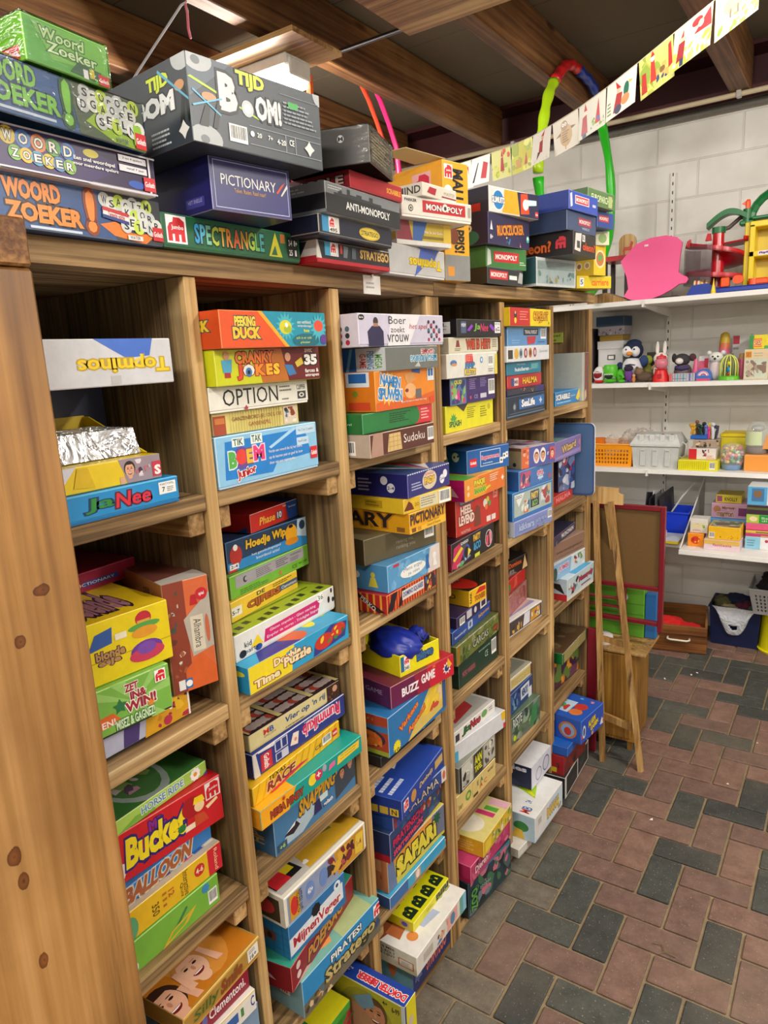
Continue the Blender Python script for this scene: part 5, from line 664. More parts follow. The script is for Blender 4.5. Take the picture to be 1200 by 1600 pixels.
'partyco_dark': G('black box with neon shapes and party title', '1c1820', [P([(.0, .1), (.12, .0), (.3, .6), (.2, .9), (.05, .8)], 'c83058'), P([(.02, .4), (.3, .9), (.34, .8), (.06, .3)], 'e0c838'), C(.32, .42, .30, '3a5ab0'), C(.32, .42, .22, '1c1820'), P([(.36, .55), (.42, .4), (.34, .2)], 'f0e040'), P([(.1, .1), (.2, .0), (.3, .15)], '48a858'), R(.46, .25, .66, .95, '16203a'), T('PARTY', .48, .65, .65, .9, 'e8c030', '5a1c2c', b=.04), T('&CO', .48, .3, .65, .6, '3aa0c8', b=.04), P([(.16, .85), (.4, .95), (.28, .55)], '484a50'), T('DISO', .2, .78, .36, .88, 'e8e8e8'), C(.85, .45, .34, 'd8d4d4'), C(.85, .45, .3, '20242a'), P([(.78, .2), (.83, .2), (.84, .6), (.79, .6)], 'e0506a'), P([(.87, .2), (.92, .2), (.91, .7), (.86, .7)], 'e88a9a'), R(.5, .02, .62, .16, 'c8d838'), T('party & co', .1, .1, .4, .24, 'e8e8f0', rot=5, b=0)], L=[R(-3, 0, 1, 1, '8a1c34')], e='6a5c6c', d=.28),
'red_levend': G('large red box with white toy-game title', 'c42c20', [R(.08, .83, .4, .95, '3a4a80'), T('ELECTRONISCH', .1, .86, .38, .93, W, b=0), T('HEEL', .1, .56, .36, .8, 'f0d8c8', '7a1810', b=.05), T('LEVEND', .06, .28, .4, .54, 'f0d8c8', '7a1810', b=.05), P([(.4, .1), (.55, .1), (.54, .6), (.46, .7), (.4, .5)], '7a3a2a'), C(.66, .66, .12, 'e8e0d0'), C(.72, .75, .08, 'd8c838'), C(.76, .62, .08, '58a048'), C(.68, .54, .08, 'e07838'), JL(.86, .74, .2, 'e8c0b8', 'c42c20'), R(.68, .1, .78, .26, 'e8d8d0'), R(.8, .1, .9, .26, 'e8d8d0'), T('HUNTING', .1, .05, .3, .13, 'e8d8d0', b=0)], L=[R(-3, 0, 1, 1, 'b4261c'), JL(.1, .6, .28, 'b4261c', 'd86a60'), R(.1, .05, .7, .16, 'd8a8a0')], e='e08878', d=.28),
'orange_pakje': G('orange box with magenta end and green-yellow title', 'e2701c', [P([(.0, 0), (.5, 0), (.3, 1), (0, 1)], 'e8942a'), C(.08, .6, .11, 'f0d0a0'), C(.08, .3, .11, 'f0d0a0'), T('PAKJE', .22, .5, .48, .82, 'e8d028', '3a6a28', b=.06), T('BANAAN', .22, .18, .5, .46, '48a038', 'e8e038', b=.05), P([(.48, .2), (.62, .3), (.6, .4), (.5, .32)], 'e8d020'), X(.6, .5, .82, .88, 'f4dcc0', 4), S(.93, .5, .15, 4, 'f0ece4', .6)], L=[R(-3, 0, 1, 1, 'c4186c'), P([(.3, .3), (.8, .2), (.6, .6), (.2, .6)], 'd8b0b8')], T_=[R(0, 0, 1, 1, 'd89a2c'), P([(.0, 0), (.3, 0), (.3, 1), (0, 1)], '58a030'), P([(.6, 0), (.7, 0), (.75, 1), (.5, 1)], 'e8c828')], e='f0a868', d=.26),
'regenwormen': G('blue box with framed red title and dice', '1c5ca4', [GO(.06, .28, .22, .62), R(.3, .22, .78, .88, 'c8d4e8'), R(.312, .25, .768, .85, '1c5ca4'), T('Regenwormen', .33, .46, .75, .68, 'c83858', 'e8c8d8', b=.02), X(.36, .3, .7, .38, 'c8d4e8', 1), R(.76, .2, .84, .46, 'e8e8e4'), C(.8, .33, .05, K_), R(.84, .36, .91, .62, 'e8e8e4'), C(.875, .5, .05, K_), R(.91, .4, .97, .66, 'e8e8e4'), C(.94, .54, .04, K_)], L=[R(-3, 0, 1, 1, '184e90'), C(.55, .7, .2, 'e4e4e0'), C(.5, .7, .05, K_), C(.65, .75, .05, K_), C(.1, .55, .2, 'c8ccd0')], T_=[R(0, 0, 1, 1, '1c5494'), BZ(.0, .1, .8, .8, ['3a6aa0', 'c8ccd0', '2a4a78'], 8, 2)], e='88a8cc', d=.25),
'dark_green': G('bottle green box with barcode', '16382c', [R(.06, .25, .42, .62, '243c34'), T('MICRO WARRIOR', .08, .34, .4, .52, 'c8586a', b=0), T('CE', .66, .4, .74, .62, 'b8c8b8', b=0), BC(.84, .3, .97, .85), X(.5, .7, .9, .85, '6a8a78', 1)], T_=[R(0, 0, 1, 1, '16402c')], e='48685a', d=.28),
'green_bag': G('clear-wrapped box with meadow picture', '8a9a4a', [BZ(0, 0, 1, 1, ['6a8a3a', 'a8b068', '5a6a38', 'b8b888', '7a9a4a', '98a068'], 34, 6), T('CARCAS', .35, .25, .72, .65, 'd8dcc8', '4a5a38', b=.03), R(0, 0, .06, 1, 'c8962c'), R(.85, .2, .97, .5, 'b85a38')], e='b0b088', wrap=True, d=.27),
'ravens_blue': G('flat blue box with corner triangle logo', '2a4c9c', [P([(.0, .0), (.3, 0), (0, 1)], '24408c'), T('Ravensburger', .05, .25, .34, .5, 'e0e8f4', b=0), R(.38, .2, .5, .8, 'b8c4dc'), C(.44, .5, .2, '4a5a88'), T('labyrint', .66, .3, .96, .66, 'd8a048', b=.02, sh=.2)], e='7a90c4'),
'purple_small': G('dark purple box with white tiles', '2e2448', [BC(.08, .1, .24, .75), R(.3, .2, .46, .9, 'c8c4cc'), C(.58, .5, .28, 'd0ccd8'), R(.74, .15, .96, .95, 'e0dce0'), R(.78, .3, .92, .8, '302a40')], e='5a4c78', d=.24),
'yellow_ringers': G('open yellow box with red oval game part', 'ecb81c', [T('TOOGIES', .3, .2, .9, .5, 'c87818', '8a4a10', b=.02), T('RAAK', .02, .2, .14, .85, K_, rot=90), P([(.35, .6), (.95, .6), (.95, .85), (.6, .95)], 'c82820')], L=[R(-3, 0, 1, 1, 'e4b01c'), T('HALLO', -.5, .35, .5, .65, '3a2c10')], T_=[R(0, 0, 1, 1, '2c2418'), E(.5, .45, .5, .42, 'd02c20'), T('Toggi', .2, .4, .8, .58, 'f0e8e0', 'a81c18', b=.03), R(.7, .7, 1, 1, 'd83028')], e='f0d058', d=.2),
'cream_abc': G('cream box with green beetle and red letters', 'd8c078', [T('Smart', .03, .2, .14, .5, '4a3c20', b=0), E(.28, .5, .07, .25, '5a9848'), E(.28, .5, .04, .13, 'c8c058'), R(.38, .05, .385, .95, 'a89050'), T('E A', .5, .5, .66, .75, '3a7a40', b=.02, cols=['3a7a40', 'c84038']), T('A C', .56, .22, .76, .48, 'c84038', b=.02, cols=['c84038', '3a7a40']), T('vanaf', .78, .6, .94, .8, '4a3c20', b=0), R(.4, .06, .52, .2, '4a3c20')], e='e4d098', d=.27),
'bw_yellow': G('black and white drawings box with yellow title', '88887c', [R(0, 0, .06, 1, '1c1c1c'), P([(.06, .05), (.35, .05), (.35, .95), (.06, .95)], 'c8c8bc'), BZ(.08, .1, .34, .9, ['e0e0d8', '484844', 'a8a89c', '282826'], 12, 3), R(.38, .05, .62, .95, '3a3a34'), T('AAN', .40, .5, .6, .85, 'd8d828', '282820', b=.04), T('TAFEL', .40, .2, .6, .45, 'd8d828', '282820', b=.04), P([(.65, .05), (.97, .05), (.97, .95), (.65, .95)], 'b8b4a8'), BZ(.66, .1, .96, .9, ['d8d4c8', '58544c', '88847c'], 12, 9), R(0, .0, 1, .04, '28282a')], e='b8b8b0'),
'white_long': G('long white box with yellow end mark', 'd4d6dc', [R(0, 0, .06, .6, '48a8d0'), P([(.93, .45), (1, .5), (1, 1), (.9, 1)], 'e0b828'), R(.95, .0, 1, .3, 'c83038')], e='e8e8ec', d=.28),
'janee_white': G('white box with green and red script title', 'e4e2dc', [R(.03, .15, .12, .7, '3a3c44'), T('Ja', .2, .2, .38, .8, '2a7a38', '20241c', b=.02, sh=.2), T('Nee', .38, .25, .62, .85, 'c02840', '20241c', b=.02, sh=.2), E(.72, .6, .07, .28, '6aa058'), X(.84, .4, .96, .8, '88887c', 2)], T_=[R(0, 0, 1, 1, 'e0dcd8'), R(.05, .06, .95, .9, 'b8b8b0'), P([(.2, .1), (.7, .15), (.9, .6), (.5, .5)], 'b83a3c'), R(.05, .4, .35, .9, '2a6a90')], e='f0eeea', d=.28),
'dark_zoo': G('tall dark teal box with animals', '203840', [BZ(.02, .05, .98, .95, ['2a5a58', '485a60', '1c282c', '6a7a80', '3a6a4a', 'c06a80', '283848'], 40, 4), T('ZOO', .06, .1, .2, .7, '58a048', '182420', b=.04, rot=90), T('zoobijo', .25, .45, .5, .6, '88a8a0', '1c2c2c', b=.02, rot=-6), R(0, .96, 1, 1, '3a78a8')], L=[R(-3, 0, 1, 1, '1c3038')], e='4a6068', d=.26),
'pink_zoo': G('pink box with dark animals', 'b83a68', [BZ(.02, .05, .98, .95, ['c85a80', '8a2850', 'd88098', '5a2848', 'b02c50'], 26, 5), T('Dieren', .1, .3, .4, .7, 'f0c8d0', '7a1c40', b=.03)], L=[R(-3, 0, 1, 1, 'b82c5c'), JL(.1, .2, .5, 'b82c5c', 'e0a0b0')], e='d88aa0', d=.26),
'yellow_animal': G('yellow box with rabbit photo on its lid', 'd8b428', [BZ(.3, .1, 1, .9, ['c8a838', '8a9a58', 'e8e0d0', 'c83a70', '58a040', '3a3c40'], 22, 3), R(.05, .2, .25, .8, 'e8c840')], L=[R(-3, 0, 1, 1, 'dca81c'), X(-.6, .2, .8, .8, 'e8d078', 4)], T_=[R(0, 0, 1, 1, 'd8cc80'), E(.3, .35, .2, .22, 'e4dcc8'), E(.42, .42, .09, .12, 'ece6d8'), P([(.25, .5), (.3, .5), (.36, .8), (.3, .8)], 'e0d0b8'), P([(.36, .5), (.41, .5), (.48, .75), (.42, .78)], 'd8b8a8'), C(.45, .42, .02, K_), E(.25, .8, .13, .16, 'a03a28'), C(.25, .8, .07, 'b84830'), R(.55, .1, .65, .4, 'c83a70'), R(.68, .1, .78, .3, '58a040'), R(.6, .5, .75, .8, 'e8c840'), E(.8, .7, .15, .14, 'e8d030'), R(.82, .0, .98, .3, 'd8a8b8'), R(.92, .7, 1, 1, 'a8a8a4')], e='e4cc70', d=.24),
# fifth column
'sealife': G('dark sea box with white title on a blue wave', '18283c', [P([(.3, .35), (.98, .35), (.98, .85), (.3, .8)], '2a6ab0'), T('SeaLife', .36, .42, .72, .78, 'f0f0f4', '14284a', b=.05), S(.88, .6, .18, 4, 'd0d8e0', .55), C(.18, .5, .22, '3a4450'), C(.18, .5, .12, '8a98a4'), R(0, .08, 1, .12, '6a8498'), R(.05, .2, .95, .24, '48607a')], e='486078'),
'dark_thin': G('thin indigo box with orange sketch', '2c2c68', [R(0, 0, .75, 1, '2a2a3c'), BZ(.3, .1, .7, .9, ['c8864a', 'd8a870', '8a5030'], 10, 2)], e='48488a'),
'halma': G('red box with yellow HALMA capitals', 'b82830', [R(.1, .2, .18, .75, '2a4a88'), R(.18, .2, .3, .75, 'd8ccc4'), T('MB', .19, .35, .29, .6, '8a2028'), T('HALMA', .42, .26, .86, .74, 'ecc028', '701418', b=.03)], e='d87068', lid='a8202a', bh=.12, d=.27),
'huisdieren': G('small teal box with white lower-case title', '1c7896', [T('huisdieren', .22, .25, .62, .56, 'e8f0f4', b=.02), T('Mijn kleine', .28, .68, .52, .82, 'c8dce4', b=0), R(.68, .3, .92, .8, '3a98a8'), X(.7, .36, .9, .74, '88c8c8', 3), T('lotto', .64, .3, .7, .42, 'e8c050', b=0)], L=[R(-3, 0, 1, 1, '1c6a88')], e='68a8b8', d=.26),
'spectrum_white': G('white box with a row of coloured ovals', 'd4d8dc', [R(.02, .2, .12, .75, '3a3428'), C(.2, .5, .33, 'd8a838'), E(.3, .52, .04, .32, '88a0a8'), E(.41, .52, .04, .32, '8a3040'), E(.52, .52, .04, .32, 'b87838'), E(.63, .54, .04, .32, '983850'), E(.3, .52, .02, .18, '384850'), E(.41, .52, .02, .18, 'd8b0b0'), E(.52, .52, .02, .18, '6a3818'), E(.63, .54, .02, .18, 'dcc8cc'), T('Specials', .74, .45, .95, .7, 'a8a8ac', b=0)], e='e8eaec', d=.28),
'trivial': G('light blue box with black oval title', '5c90c4', [R(.38, .55, .76, .9, '24242c'), T('TRIVIAL PURSUIT', .41, .62, .73, .82, 'e0e0e8', b=.02), P([(.48, .05), (.66, .1), (.7, .5), (.46, .48)], 'b83444'), X(.1, .1, .3, .35, '8ab0d8', 2), BC(.82, .35, .97, .9), X(.74, .1, .95, .25, '3a68a0', 1)], e='98bcdc', d=.28),
'camelot': G('yellow and red box with striped title', 'e8cc18', [R(0, 0, .46, 1, 'c02428'), C(.12, .6, .2, '303030'), C(.12, .3, .16, 'e0c838'), C(.12, .72, .08, 'e8c890'), X(.22, .3, .42, .85, 'e88878', 4), T('CAMELOT', .54, .35, .92, .82, 'e8a020', '7a4a18', b=.03), T('Jr', .66, .16, .78, .3, 'c04028'), C(.94, .2, .08, '48a048')], L=[R(-3, 0, 1, 1, 'e0c41c'), BC(.2, .2, .8, .6)], e='ecd860', d=.26),
'lilac_kids': G('lilac box with pale bubble title and barcode', '7c88c0', [T('kikkers', .12, .25, .5, .75, 'a8b8dc', '5a68a8', b=.04), T('party game', .54, .3, .84, .7, '98a8d4', '5868a0', b=.03), BC(.87, .35, .98, .9), C(.6, .12, .08, 'b83848'), C(.75, .12, .08, '58a048')], L=[R(-3, 0, 1, 1, 'c8d0d8'), E(.5, .3, .3, .25, '3a9848'), E(.4, .75, .25, .15, 'b83040')], e='a8b0d8', d=.27),
'partyco_blue': G('blue-bordered party box with white cartoon frames', '2a72b4', [P([(.03, .12), (.96, .12), (.96, .92), (.03, .92)], 'a8b8b0'), P([(.05, .9), (.28, .9), (.14, .45)], 'e4e8e4'), T('DISO', .08, .74, .22, .86, '28485a'), R(.42, .25, .64, .85, '2a3a50'), T('PARTY', .44, .55, .62, .8, 'e8c838', '3a5a88', b=.04), T('&CO', .46, .28, .6, .5, '88b848', b=.04), BZ(.2, .15, .4, .6, ['d86a38', 'e8e0d0', '5a9048', '3a6a98'], 12, 2), BZ(.68, .2, .92, .9, ['e0b838', '4a7898', 'd0d8e0', 'a84848', '588848'], 14, 6)], L=[R(-3, 0, 1, 1, '2868a8'), R(.1, .1, .6, .8, 'a88890')], e='80a8d0', d=.28),
'blue_kids': G('cornflower blue box with white splash logo', '3c70b4', [P([(.02, .1), (.3, .1), (.34, .9), (.06, .9)], 'b8587a'), BZ(.04, .1, .32, .9, ['d8dce4', '3a4a7a', 'c83a50', 'e0b8a0'], 12, 4), S(.62, .5, .36, 9, '88b4dc', .7), T('SPEL', .52, .48, .72, .72, 'c8485a', 'e8e8f0', b=.04), T('doos', .54, .28, .7, .44, 'e8e8f4', b=.03), R(.85, .15, .95, .4, '9a5878')], L=[R(-3, 0, 1, 1, '3464a4'), R(.2, .1, .6, .3, 'b84048')], e='80a4d4', d=.28),
'photo_open': G('box with portraits and a torn cardboard end', '5058a0', [P([(0, 0), (.2, 0), (.22, 1), (0, 1)], 'd8683a'), BZ(.02, .1, .2, .9, ['e89a68', 'a84a38', 'e8c0a0'], 8, 2), E(.43, .5, .09, .36, 'e8dce0'), HD(.43, .48, .2, 'd8a080', '7a3a2a'), E(.62, .5, .09, .36, 'e8dce0'), HD(.62, .48, .2, 'd8a080', '5a3a28'), R(.82, .2, .98, .8, 'c84858'), HD(.9, .5, .18, 'e8b898', '6a2a28'), T('ar', .74, .45, .8, .6, 'e8e0e8')], L=[R(-3, 0, 1, 1, 'b8a078'), R(-3, .85, 1, 1, '7a5a40'), C(.7, .2, .1, '2a3a30')], T_=[R(0, 0, 1, 1, 'a8a4b0'), BZ(0, 0, 1, 1, ['c89a8a', 'e0d8d8', '6a5a78', 'a84858', 'c8b8c0'], 24, 3)], e='c8b8a8', d=.25),
'white_cat': G('white-rimmed box with cat pictures', 'b8b8b8', [R(.02, .1, .98, .9, '484040'), BZ(.04, .12, .5, .88, ['8a9aa8', '5a4a48', 'd8a848', '303030'], 12, 3), P([(.4, .15), (.6, .2), (.62, .9), (.45, .9)], 'dcdce8'), P([(.62, .15), (.92, .2), (.92, .85), (.65, .85)], 'c89030'), BZ(.65, .2, .92, .8, ['e0b048', '6a5a50', 'd8d0d0'], 8, 6)], T_=[R(0, 0, 1, 1, 'e4e2e0'), R(.05, .08, .93, .92, '9a98c0'), P([(.3, .1), (.93, .15), (.93, .9), (.4, .9)], 'd8b0a8'), BZ(.4, .2, .9, .85, ['d84838', 'e8a838', 'f0ece4', 'c83a48'], 16, 4), T('Party', .5, .3, .85, .55, 'c83038', 'f0d8a0', b=.04)], e='ecebe8', lid='d8d8d4', bh=.05, d=.27),
'pink_bag': G('pink transparent pouch with small prints', 'd48888', [BZ(.1, .1, .9, .9, ['e0a0a0', 'c87070', 'e8c0b8', 'b86060'], 12, 2), R(0, .96, 1, 1, 'ecd8d8')], e='e8b8b8', wrap=True, d=.2),
'red_plain': G('plain red box with faint figure', 'c02424', [P([(.3, .1), (.5, .2), (.5, .9), (.4, .9)], 'd85048'), E(.1, .4, .06, .3, '4a7a3a')], e='d86058', d=.24),
'dominos_black': G('black box with orange title and pale wedge', '1c1818', [P([(.72, .05), (1, .1), (.86, .98)], 'd8b888'), T('Dominos', .06, .5, .68, .82, 'd86028', '3a1408', b=.02), P([(0, .0), (.5, .0), (.1, .4)], '786860'), R(.1, .1, .3, .35, '8a8480'), T('28', .14, .14, .26, .3, '201c1c')], e='4a4240', d=.25),
'green_camo': G('grey-green box with leafy figures', '5c7058', [BZ(0, 0, 1, 1, ['4a6a48', '788a80', '3a5a40', '8aa088', '5a6a68', '2c4434'], 34, 7), T('RISTE', .05, .6, .35, .95, 'c8d0c8', '304038', b=.03, rot=4), C(.1, .2, .1, 'c8d020'), P([(.6, .1), (.85, .2), (.9, .9), (.7, .8)], '3a8048')], e='8a9888'),
'blue_words': G('dark blue box with white vertical capitals', '24407c', [R(.45, .25, .85, .85, 'd0dce8'), T('MEMORY', .5, .35, .8, .75, '24407c', b=.05), BZ(.02, .1, .4, .9, ['3a6aa0', '182c5a', '6a98b8'], 12, 3), R(.8, .0, .96, .5, 'e0e4e8')], e='6a80b0'),
'cream_gold': G('cream box with gold ornament', 'dcd4b4', [R(.04, .2, .94, .8, 'c8b468'), T('Sagaland', .25, .35, .75, .62, 'e8dca8', '9a8438', b=.02, sh=.2), R(.93, .1, .99, .9, '6a4038')], T_=[R(0, 0, 1, 1, 'c8c4b0'), R(.05, .08, .93, .9, '98988a')], e='ece6d0', lid='d0c8a8', bh=.06, d=.24),
'grey_case': G('grey plastic case on the floor level', 'd0ccc4', [R(0, 0, 1, .15, 'b8b4ac')], L=[R(-3, 0, 1, 1, 'c4c0b8'), R(-.3, .15, .6, .9, '5a5a58')], e='dedad4', d=.24),
'mb_white': G('white box with coloured toys and red-blue letters', 'dcdcdc', [P([(.4, .1), (1, .3), (1, .9), (.5, .9)], 'c8dce8'), T('BANANAS', .42, .3, .85, .72, 'e8c020', '2a68a8', b=.05), R(.1, .55, .22, .8, 'b8b8b4'), BZ(.8, .1, 1, .5, ['e08a30', '4898c8', 'e8d040'], 8, 4), R(0, 0, 1, .04, '98b8c8')], L=[R(-3, 0, 1, 1, 'b8d4e4'), E(-.3, .5, .3, .3, '2a68b0'), E(-.1, .75, .2, .15, 'c83838'), E(.45, .5, .3, .2, '3a8a48'), P([(.1, .0), (.6, 0), (.5, .35), (.2, .4)], 'e8c040')], T_=[R(0, 0, 1, 1, 'e4e4e2'), T('MB', .05, .12, .2, .28, 'c83838', cols=['c83838', '2a68b0']), P([(.42, .2), (.6, .7), (.85, .5), (.7, .3)], 'a8d028'), P([(.45, .25), (.7, .65), (.72, .6), (.48, .22)], 'e8e020'), E(.75, .78, .12, .1, '58a8c8'), T('24', .28, .2, .34, .3, '3a5aa0')], e='ecebe9', d=.24),
'navy_ies': G('navy and white box with grey sphere pattern', 'd0d4e0', [C(.35, .4, .3, '8890a8'), C(.35, .4, .24, 'd0d4e0'), C(.72, .5, .34, '687090'), C(.72, .5, .28, 'c4c8d8')], L=[R(-3, 0, 1, 1, '141c40'), T('ies', .2, .72, .8, .94, 'e8e8f0', b=.04), E(.0, .15, .5, .15, '28345c')], T_=[R(0, 0, 1, 1, 'dfe0e4'), P([(.5, .5), (1, .4), (1, 1), (.4, 1)], '88b8dc')], e='a8acc0', d=.24),
# farthest column
'scrabble_junior': G('blue box with white junior title and yellow flash', '2a80c0', [T('SCRABBLE', .02, .4, .52, .8, 'f0f0ec', '14406a', b=.04), T('Junior', .54, .45, .74, .65, 'e8e8e8', b=0), P([(.74, .3), (.86, .95), (.96, .8), (.84, .1)], 'ecc828'), E(.88, .6, .06, .3, 'e8d050'), X(.05, .12, .6, .3, 'a8d0e8', 1)], e='78b0d8', d=.28),
'grey_upright': G('upright box with brown-red spine and plain grey side', '6a4840', [R(.0, .0, .06, 1, 'b8b0a8'), T('The Art of Dinner', .3, .2, .7, .95, 'b83a38', rot=-90, b=0), P([(.1, 0), (.5, .1), (.4, .25), (.1, .2)], 'd8b890')], L=[R(-5, 0, 1, 1, 'a8aca4'), R(.9, 0, 1, 1, 'c8c8c0')], e='a08a80', d=.28),
'halma_small': G('small red box with pink HALMA capitals', 'c43434', [T('HALMA', .12, .25, .88, .78, 'e89090', b=.03)], e='d87068', d=.22),
'robot_bag': G('zip bag with dark red and blue cards', '3c3860', [BZ(0, 0, 1, 1, ['b82848', '3a5aa0', 'c8d0e0', '281c38', '7888b8', 'e0e4ec'], 26, 3)], e='7a7c98', wrap=True, d=.2),
'wizard': G('lilac box with gold curly title', '7c6cac', [P([(0, .1), (1, .1), (1, .3), (0, .2)], '9888c0'), T('Wizard', .25, .35, .8, .75, 'd8b860', '3a2858', b=.03, rot=4), C(.94, .6, .16, 'b07a98'), R(.97, .0, 1, 1, 'c87a78')], T_=[R(0, 0, 1, 1, '586a98'), P([(.1, 0), (.5, 0), (.6, 1), (.2, 1)], '78a0a0')], e='a89ac8', d=.27),
'blue_red_out': G('white, sky blue and red box jutting far out', 'b8ccd4', [P([(0, 0), (1, 0), (1, .2), (0, .15)], 'd8d8cc'), T('Monopoly', .42, .45, .95, .75, 'b8385a', '48203a', b=.03), BZ(.05, .2, .4, .85, ['48585a', 'd8d8d0', 'a83a48', '8a9aa0', '2c3434'], 18, 3), X(.5, .22, .95, .36, '8a3a50', 1)], L=[R(-3, 0, 1, 1, 'b8c8d4'), R(-3, 0, 1, .3, 'c02830'), P([(-.2, .8), (.7, .75), (.9, .3), (.5, .5)], '282420')], T_=[R(0, 0, 1, 1, 'ccdce4'), P([(.3, 0), (.9, 0), (.85, 1), (.4, 1)], '48a8d8')], e='d4dce0', d=.3),
'white_blue': G('pale blue and white box with green picture', 'ccd4d8', [P([(0, 0), (.5, 0), (.55, 1), (0, 1)], '88b0d4'), T('JUMBI', .14, .35, .45, .75, 'c8587a', 'e0e8f0', b=.03), BZ(.6, .1, .98, .9, ['6a9a58', 'c83838', 'e0e4e0', '3a5a48', 'd8d8d8'], 18, 5), E(.04, .4, .06, .4, '284830')], e='dce4e8'),
'brown_www': G('brown cardboard box printed with a web address', '8a6c5c', [T('www.identity.games.nl', .1, .3, .9, .52, '3c2a22', b=0), R(.06, .14, .95, .17, '5a4238')], T_=[R(0, 0, 1, 1, 'a08474')], e='a88c7c'),
'graffiti': G('dark blue and red box with white capitals', '3c3c58', [BZ(0, 0, 1, 1, ['6a3a50', '4a5a88', '2c2c40', 'a84858', '8890a8'], 22, 2), T('MUNCHKIN', .35, .3, .9, .8, 'e0dce0', '3a2030', b=.03)], e='68607c'),
'dark_colour': G('box with dark red, orange and green swirls', '4a2c38', [BZ(0, 0, 1, 1, ['a8342c', 'c87a28', '5a7a38', '3a2440', '6a3a5a', 'd89a38'], 40, 8), R(0, .0, 1, .03, '38243c')], e='7a5058', d=.25),
'cream_green': G('cream and green package in clear film', 'd8d090', [R(0, .0, .05, 1, '1c7a3c'), R(.94, .0, 1, 1, '2a7a40')], L=[R(-3, 0, 1, 1, 'd0c888'), R(.4, 0, 1, 1, '1c8a40'), R(-1, .2, .3, .8, 'e8e4b8')], T_=[R(0, 0, 1, 1, '88684a'), BZ(.1, .1, .9, .8, ['a08860', '6a5038', 'b8a878'], 14, 2), R(.0, .85, 1, 1, '2a7040')], e='c8c890', wrap=True, d=.26),
'black_white': G('black box with white frames standing low', '2c2c2c', [R(0, 0, 1, .06, 'dcdcd8'), R(0, .94, 1, 1, 'dcdcd8'), R(0, 0, .05, 1, 'dcdcd8'), R(.5, 0, .53, 1, 'dcdcd8'), R(.97, 0, 1, 1, 'c8c8c4'), X(.6, .3, .9, .6, '58585a', 2), X(.1, .3, .4, .6, '484848', 2)], e='c8c8c4', d=.26),
'red_black': G('dark red box with yellow spot end', '6a2020', [BZ(0, 0, 1, 1, ['8a2424', '3a1818', '7a3020'], 12, 3)], L=[R(-3, 0, 1, 1, 'a02028'), BZ(-.4, .1, .8, .6, ['2c1c1c', '4a3a20', '28202c'], 8, 3), R(.2, .1, .7, .35, 'c8b828')], e='8a4040', d=.26),
'blue_small': G('flat plain blue box', '1c5ab4', [], L=[R(-3, 0, 1, 1, '1a54ac')], e='4a80c8', d=.26),
'paw_blue': G('royal blue box with round badges and children print', '1d4eb8', [BZ(.0, .0, 1, .35, ['c85038', 'e8a040', '2868c8'], 10, 3), T('ALARM', .30, .5, .62, .78, 'e0c828', '2a2c60', b=.05, rot=10), T('GASSEN', .40, .28, .75, .5, 'e0c828', '2a2c60', b=.05, rot=10), E(.12, .45, .07, .28, 'c8d4e8'), E(.12, .45, .04, .18, '3a4a78'), P([(.82, .15), (.98, .1), (.92, .45)], 'd8dce4')], L=[R(-3, 0, 1, 1, '2a58b8'), E(.4, .45, .4, .36, 'c87a3a'), E(.4, .45, .3, .28, '8ab0d8'), E(.4, .4, .16, .18, 'c83a30'), BZ(-1, .1, -.2, .5, ['e8c8a0', 'c84838', '4a88c8'], 6, 2)], T_=[R(0, 0, 1, 1, '2458bc'), R(.2, .3, .7, .85, 'b8d4e8'), BZ(.25, .35, .65, .8, ['e0b090', 'c83838', '58a058', 'e8d8c0'], 10, 3), C(.3, .2, .1, 'd8783a'), C(.55, .2, .1, 'c83a30'), BZ(.8, .1, .98, .9, ['d88098', '58a8d8'], 5, 3)], e='5a80d0', d=.28),
'navy_back': G('plain dark navy box far back under the white-grey one', '141c38', [], e='26304c', d=.22),
'low_blue': G('pale blue box at the foot of its stack', '7c98b4', [], e='a0b4c8', d=.28),
'dokter': G('upright yellow and blue box jutting out', 'd8cc18', [R(0, 0, .14, 1, '28408a'), E(.5, .75, .2, .06, 'c8b8a0')], T_=[R(0, 0, 1, 1, '1e3f9c'), T('DOKTER BIBBER', .22, .03, .62, .52, 'd83040', W, b=.05, rot=90), T('Blijf kalm, haal de botjes eruit', .50, .58, .62, .9, 'e8ecf4', b=0, rot=90), T('zonder de neus te laten', .34, .6, .44, .86, 'e8ecf4', b=0, rot=90)], L=[R(-3, 0, 1, 1, 'a8a028'), R(-3, .985, 1, 1, 'ece8d0'), R(.9, 0, 1, 1, 'b8bcc8'), E(-.2, .55, .9, .4, '908a2c'), HD(.1, .72, .17, 'b87858', '5a3a24'), E(-.5, .5, .5, .25, 'a87858'), P([(-.6, .8), (.0, .95), (.1, .8), (-.3, .7)], '6a8aa0'), T('4+', .35, .9, .5, .95, '28281c'), T('6-99', .62, .86, .85, .93, '28281c')], e='e8e4a0', d=.3),
'yellow_green': G('green and yellow box under the pirate-game box', '2c8a30', [JL(.82, .6, .28, '2c8a30', 'b82c38'), R(0, .9, 1, 1, '48a038')], T_=[R(0, 0, 1, 1, 'd8cc18'), R(.0, .0, .6, 1, '2c7a38'), P([(.45, 0), (1, 0), (1, 1), (.6, 1)], 'd8d01c'), X(.8, .2, .93, .6, 'a83828', 3)], e='90b848', d=.3),
'bingo': G('open yellow tray printed with blue bingo lettering', 'e8dc18', [R(.02, .2, .1, .9, '2a6a98'), R(.1, .2, .24, .9, 'e8e4d8'), JL(.11, .5, .3), T('345', .11, .24, .22, .4, K_), T('Bingo', .42, .26, .84, .86, '3a68a0', '203a58', b=.04)], L=[R(-3, 0, 1, 1, 'e4d818'), T('Bingo', -1.3, .35, -.4, .8, '3a68a0', '203a58', b=.04)], e='ece460', d=.24),
}
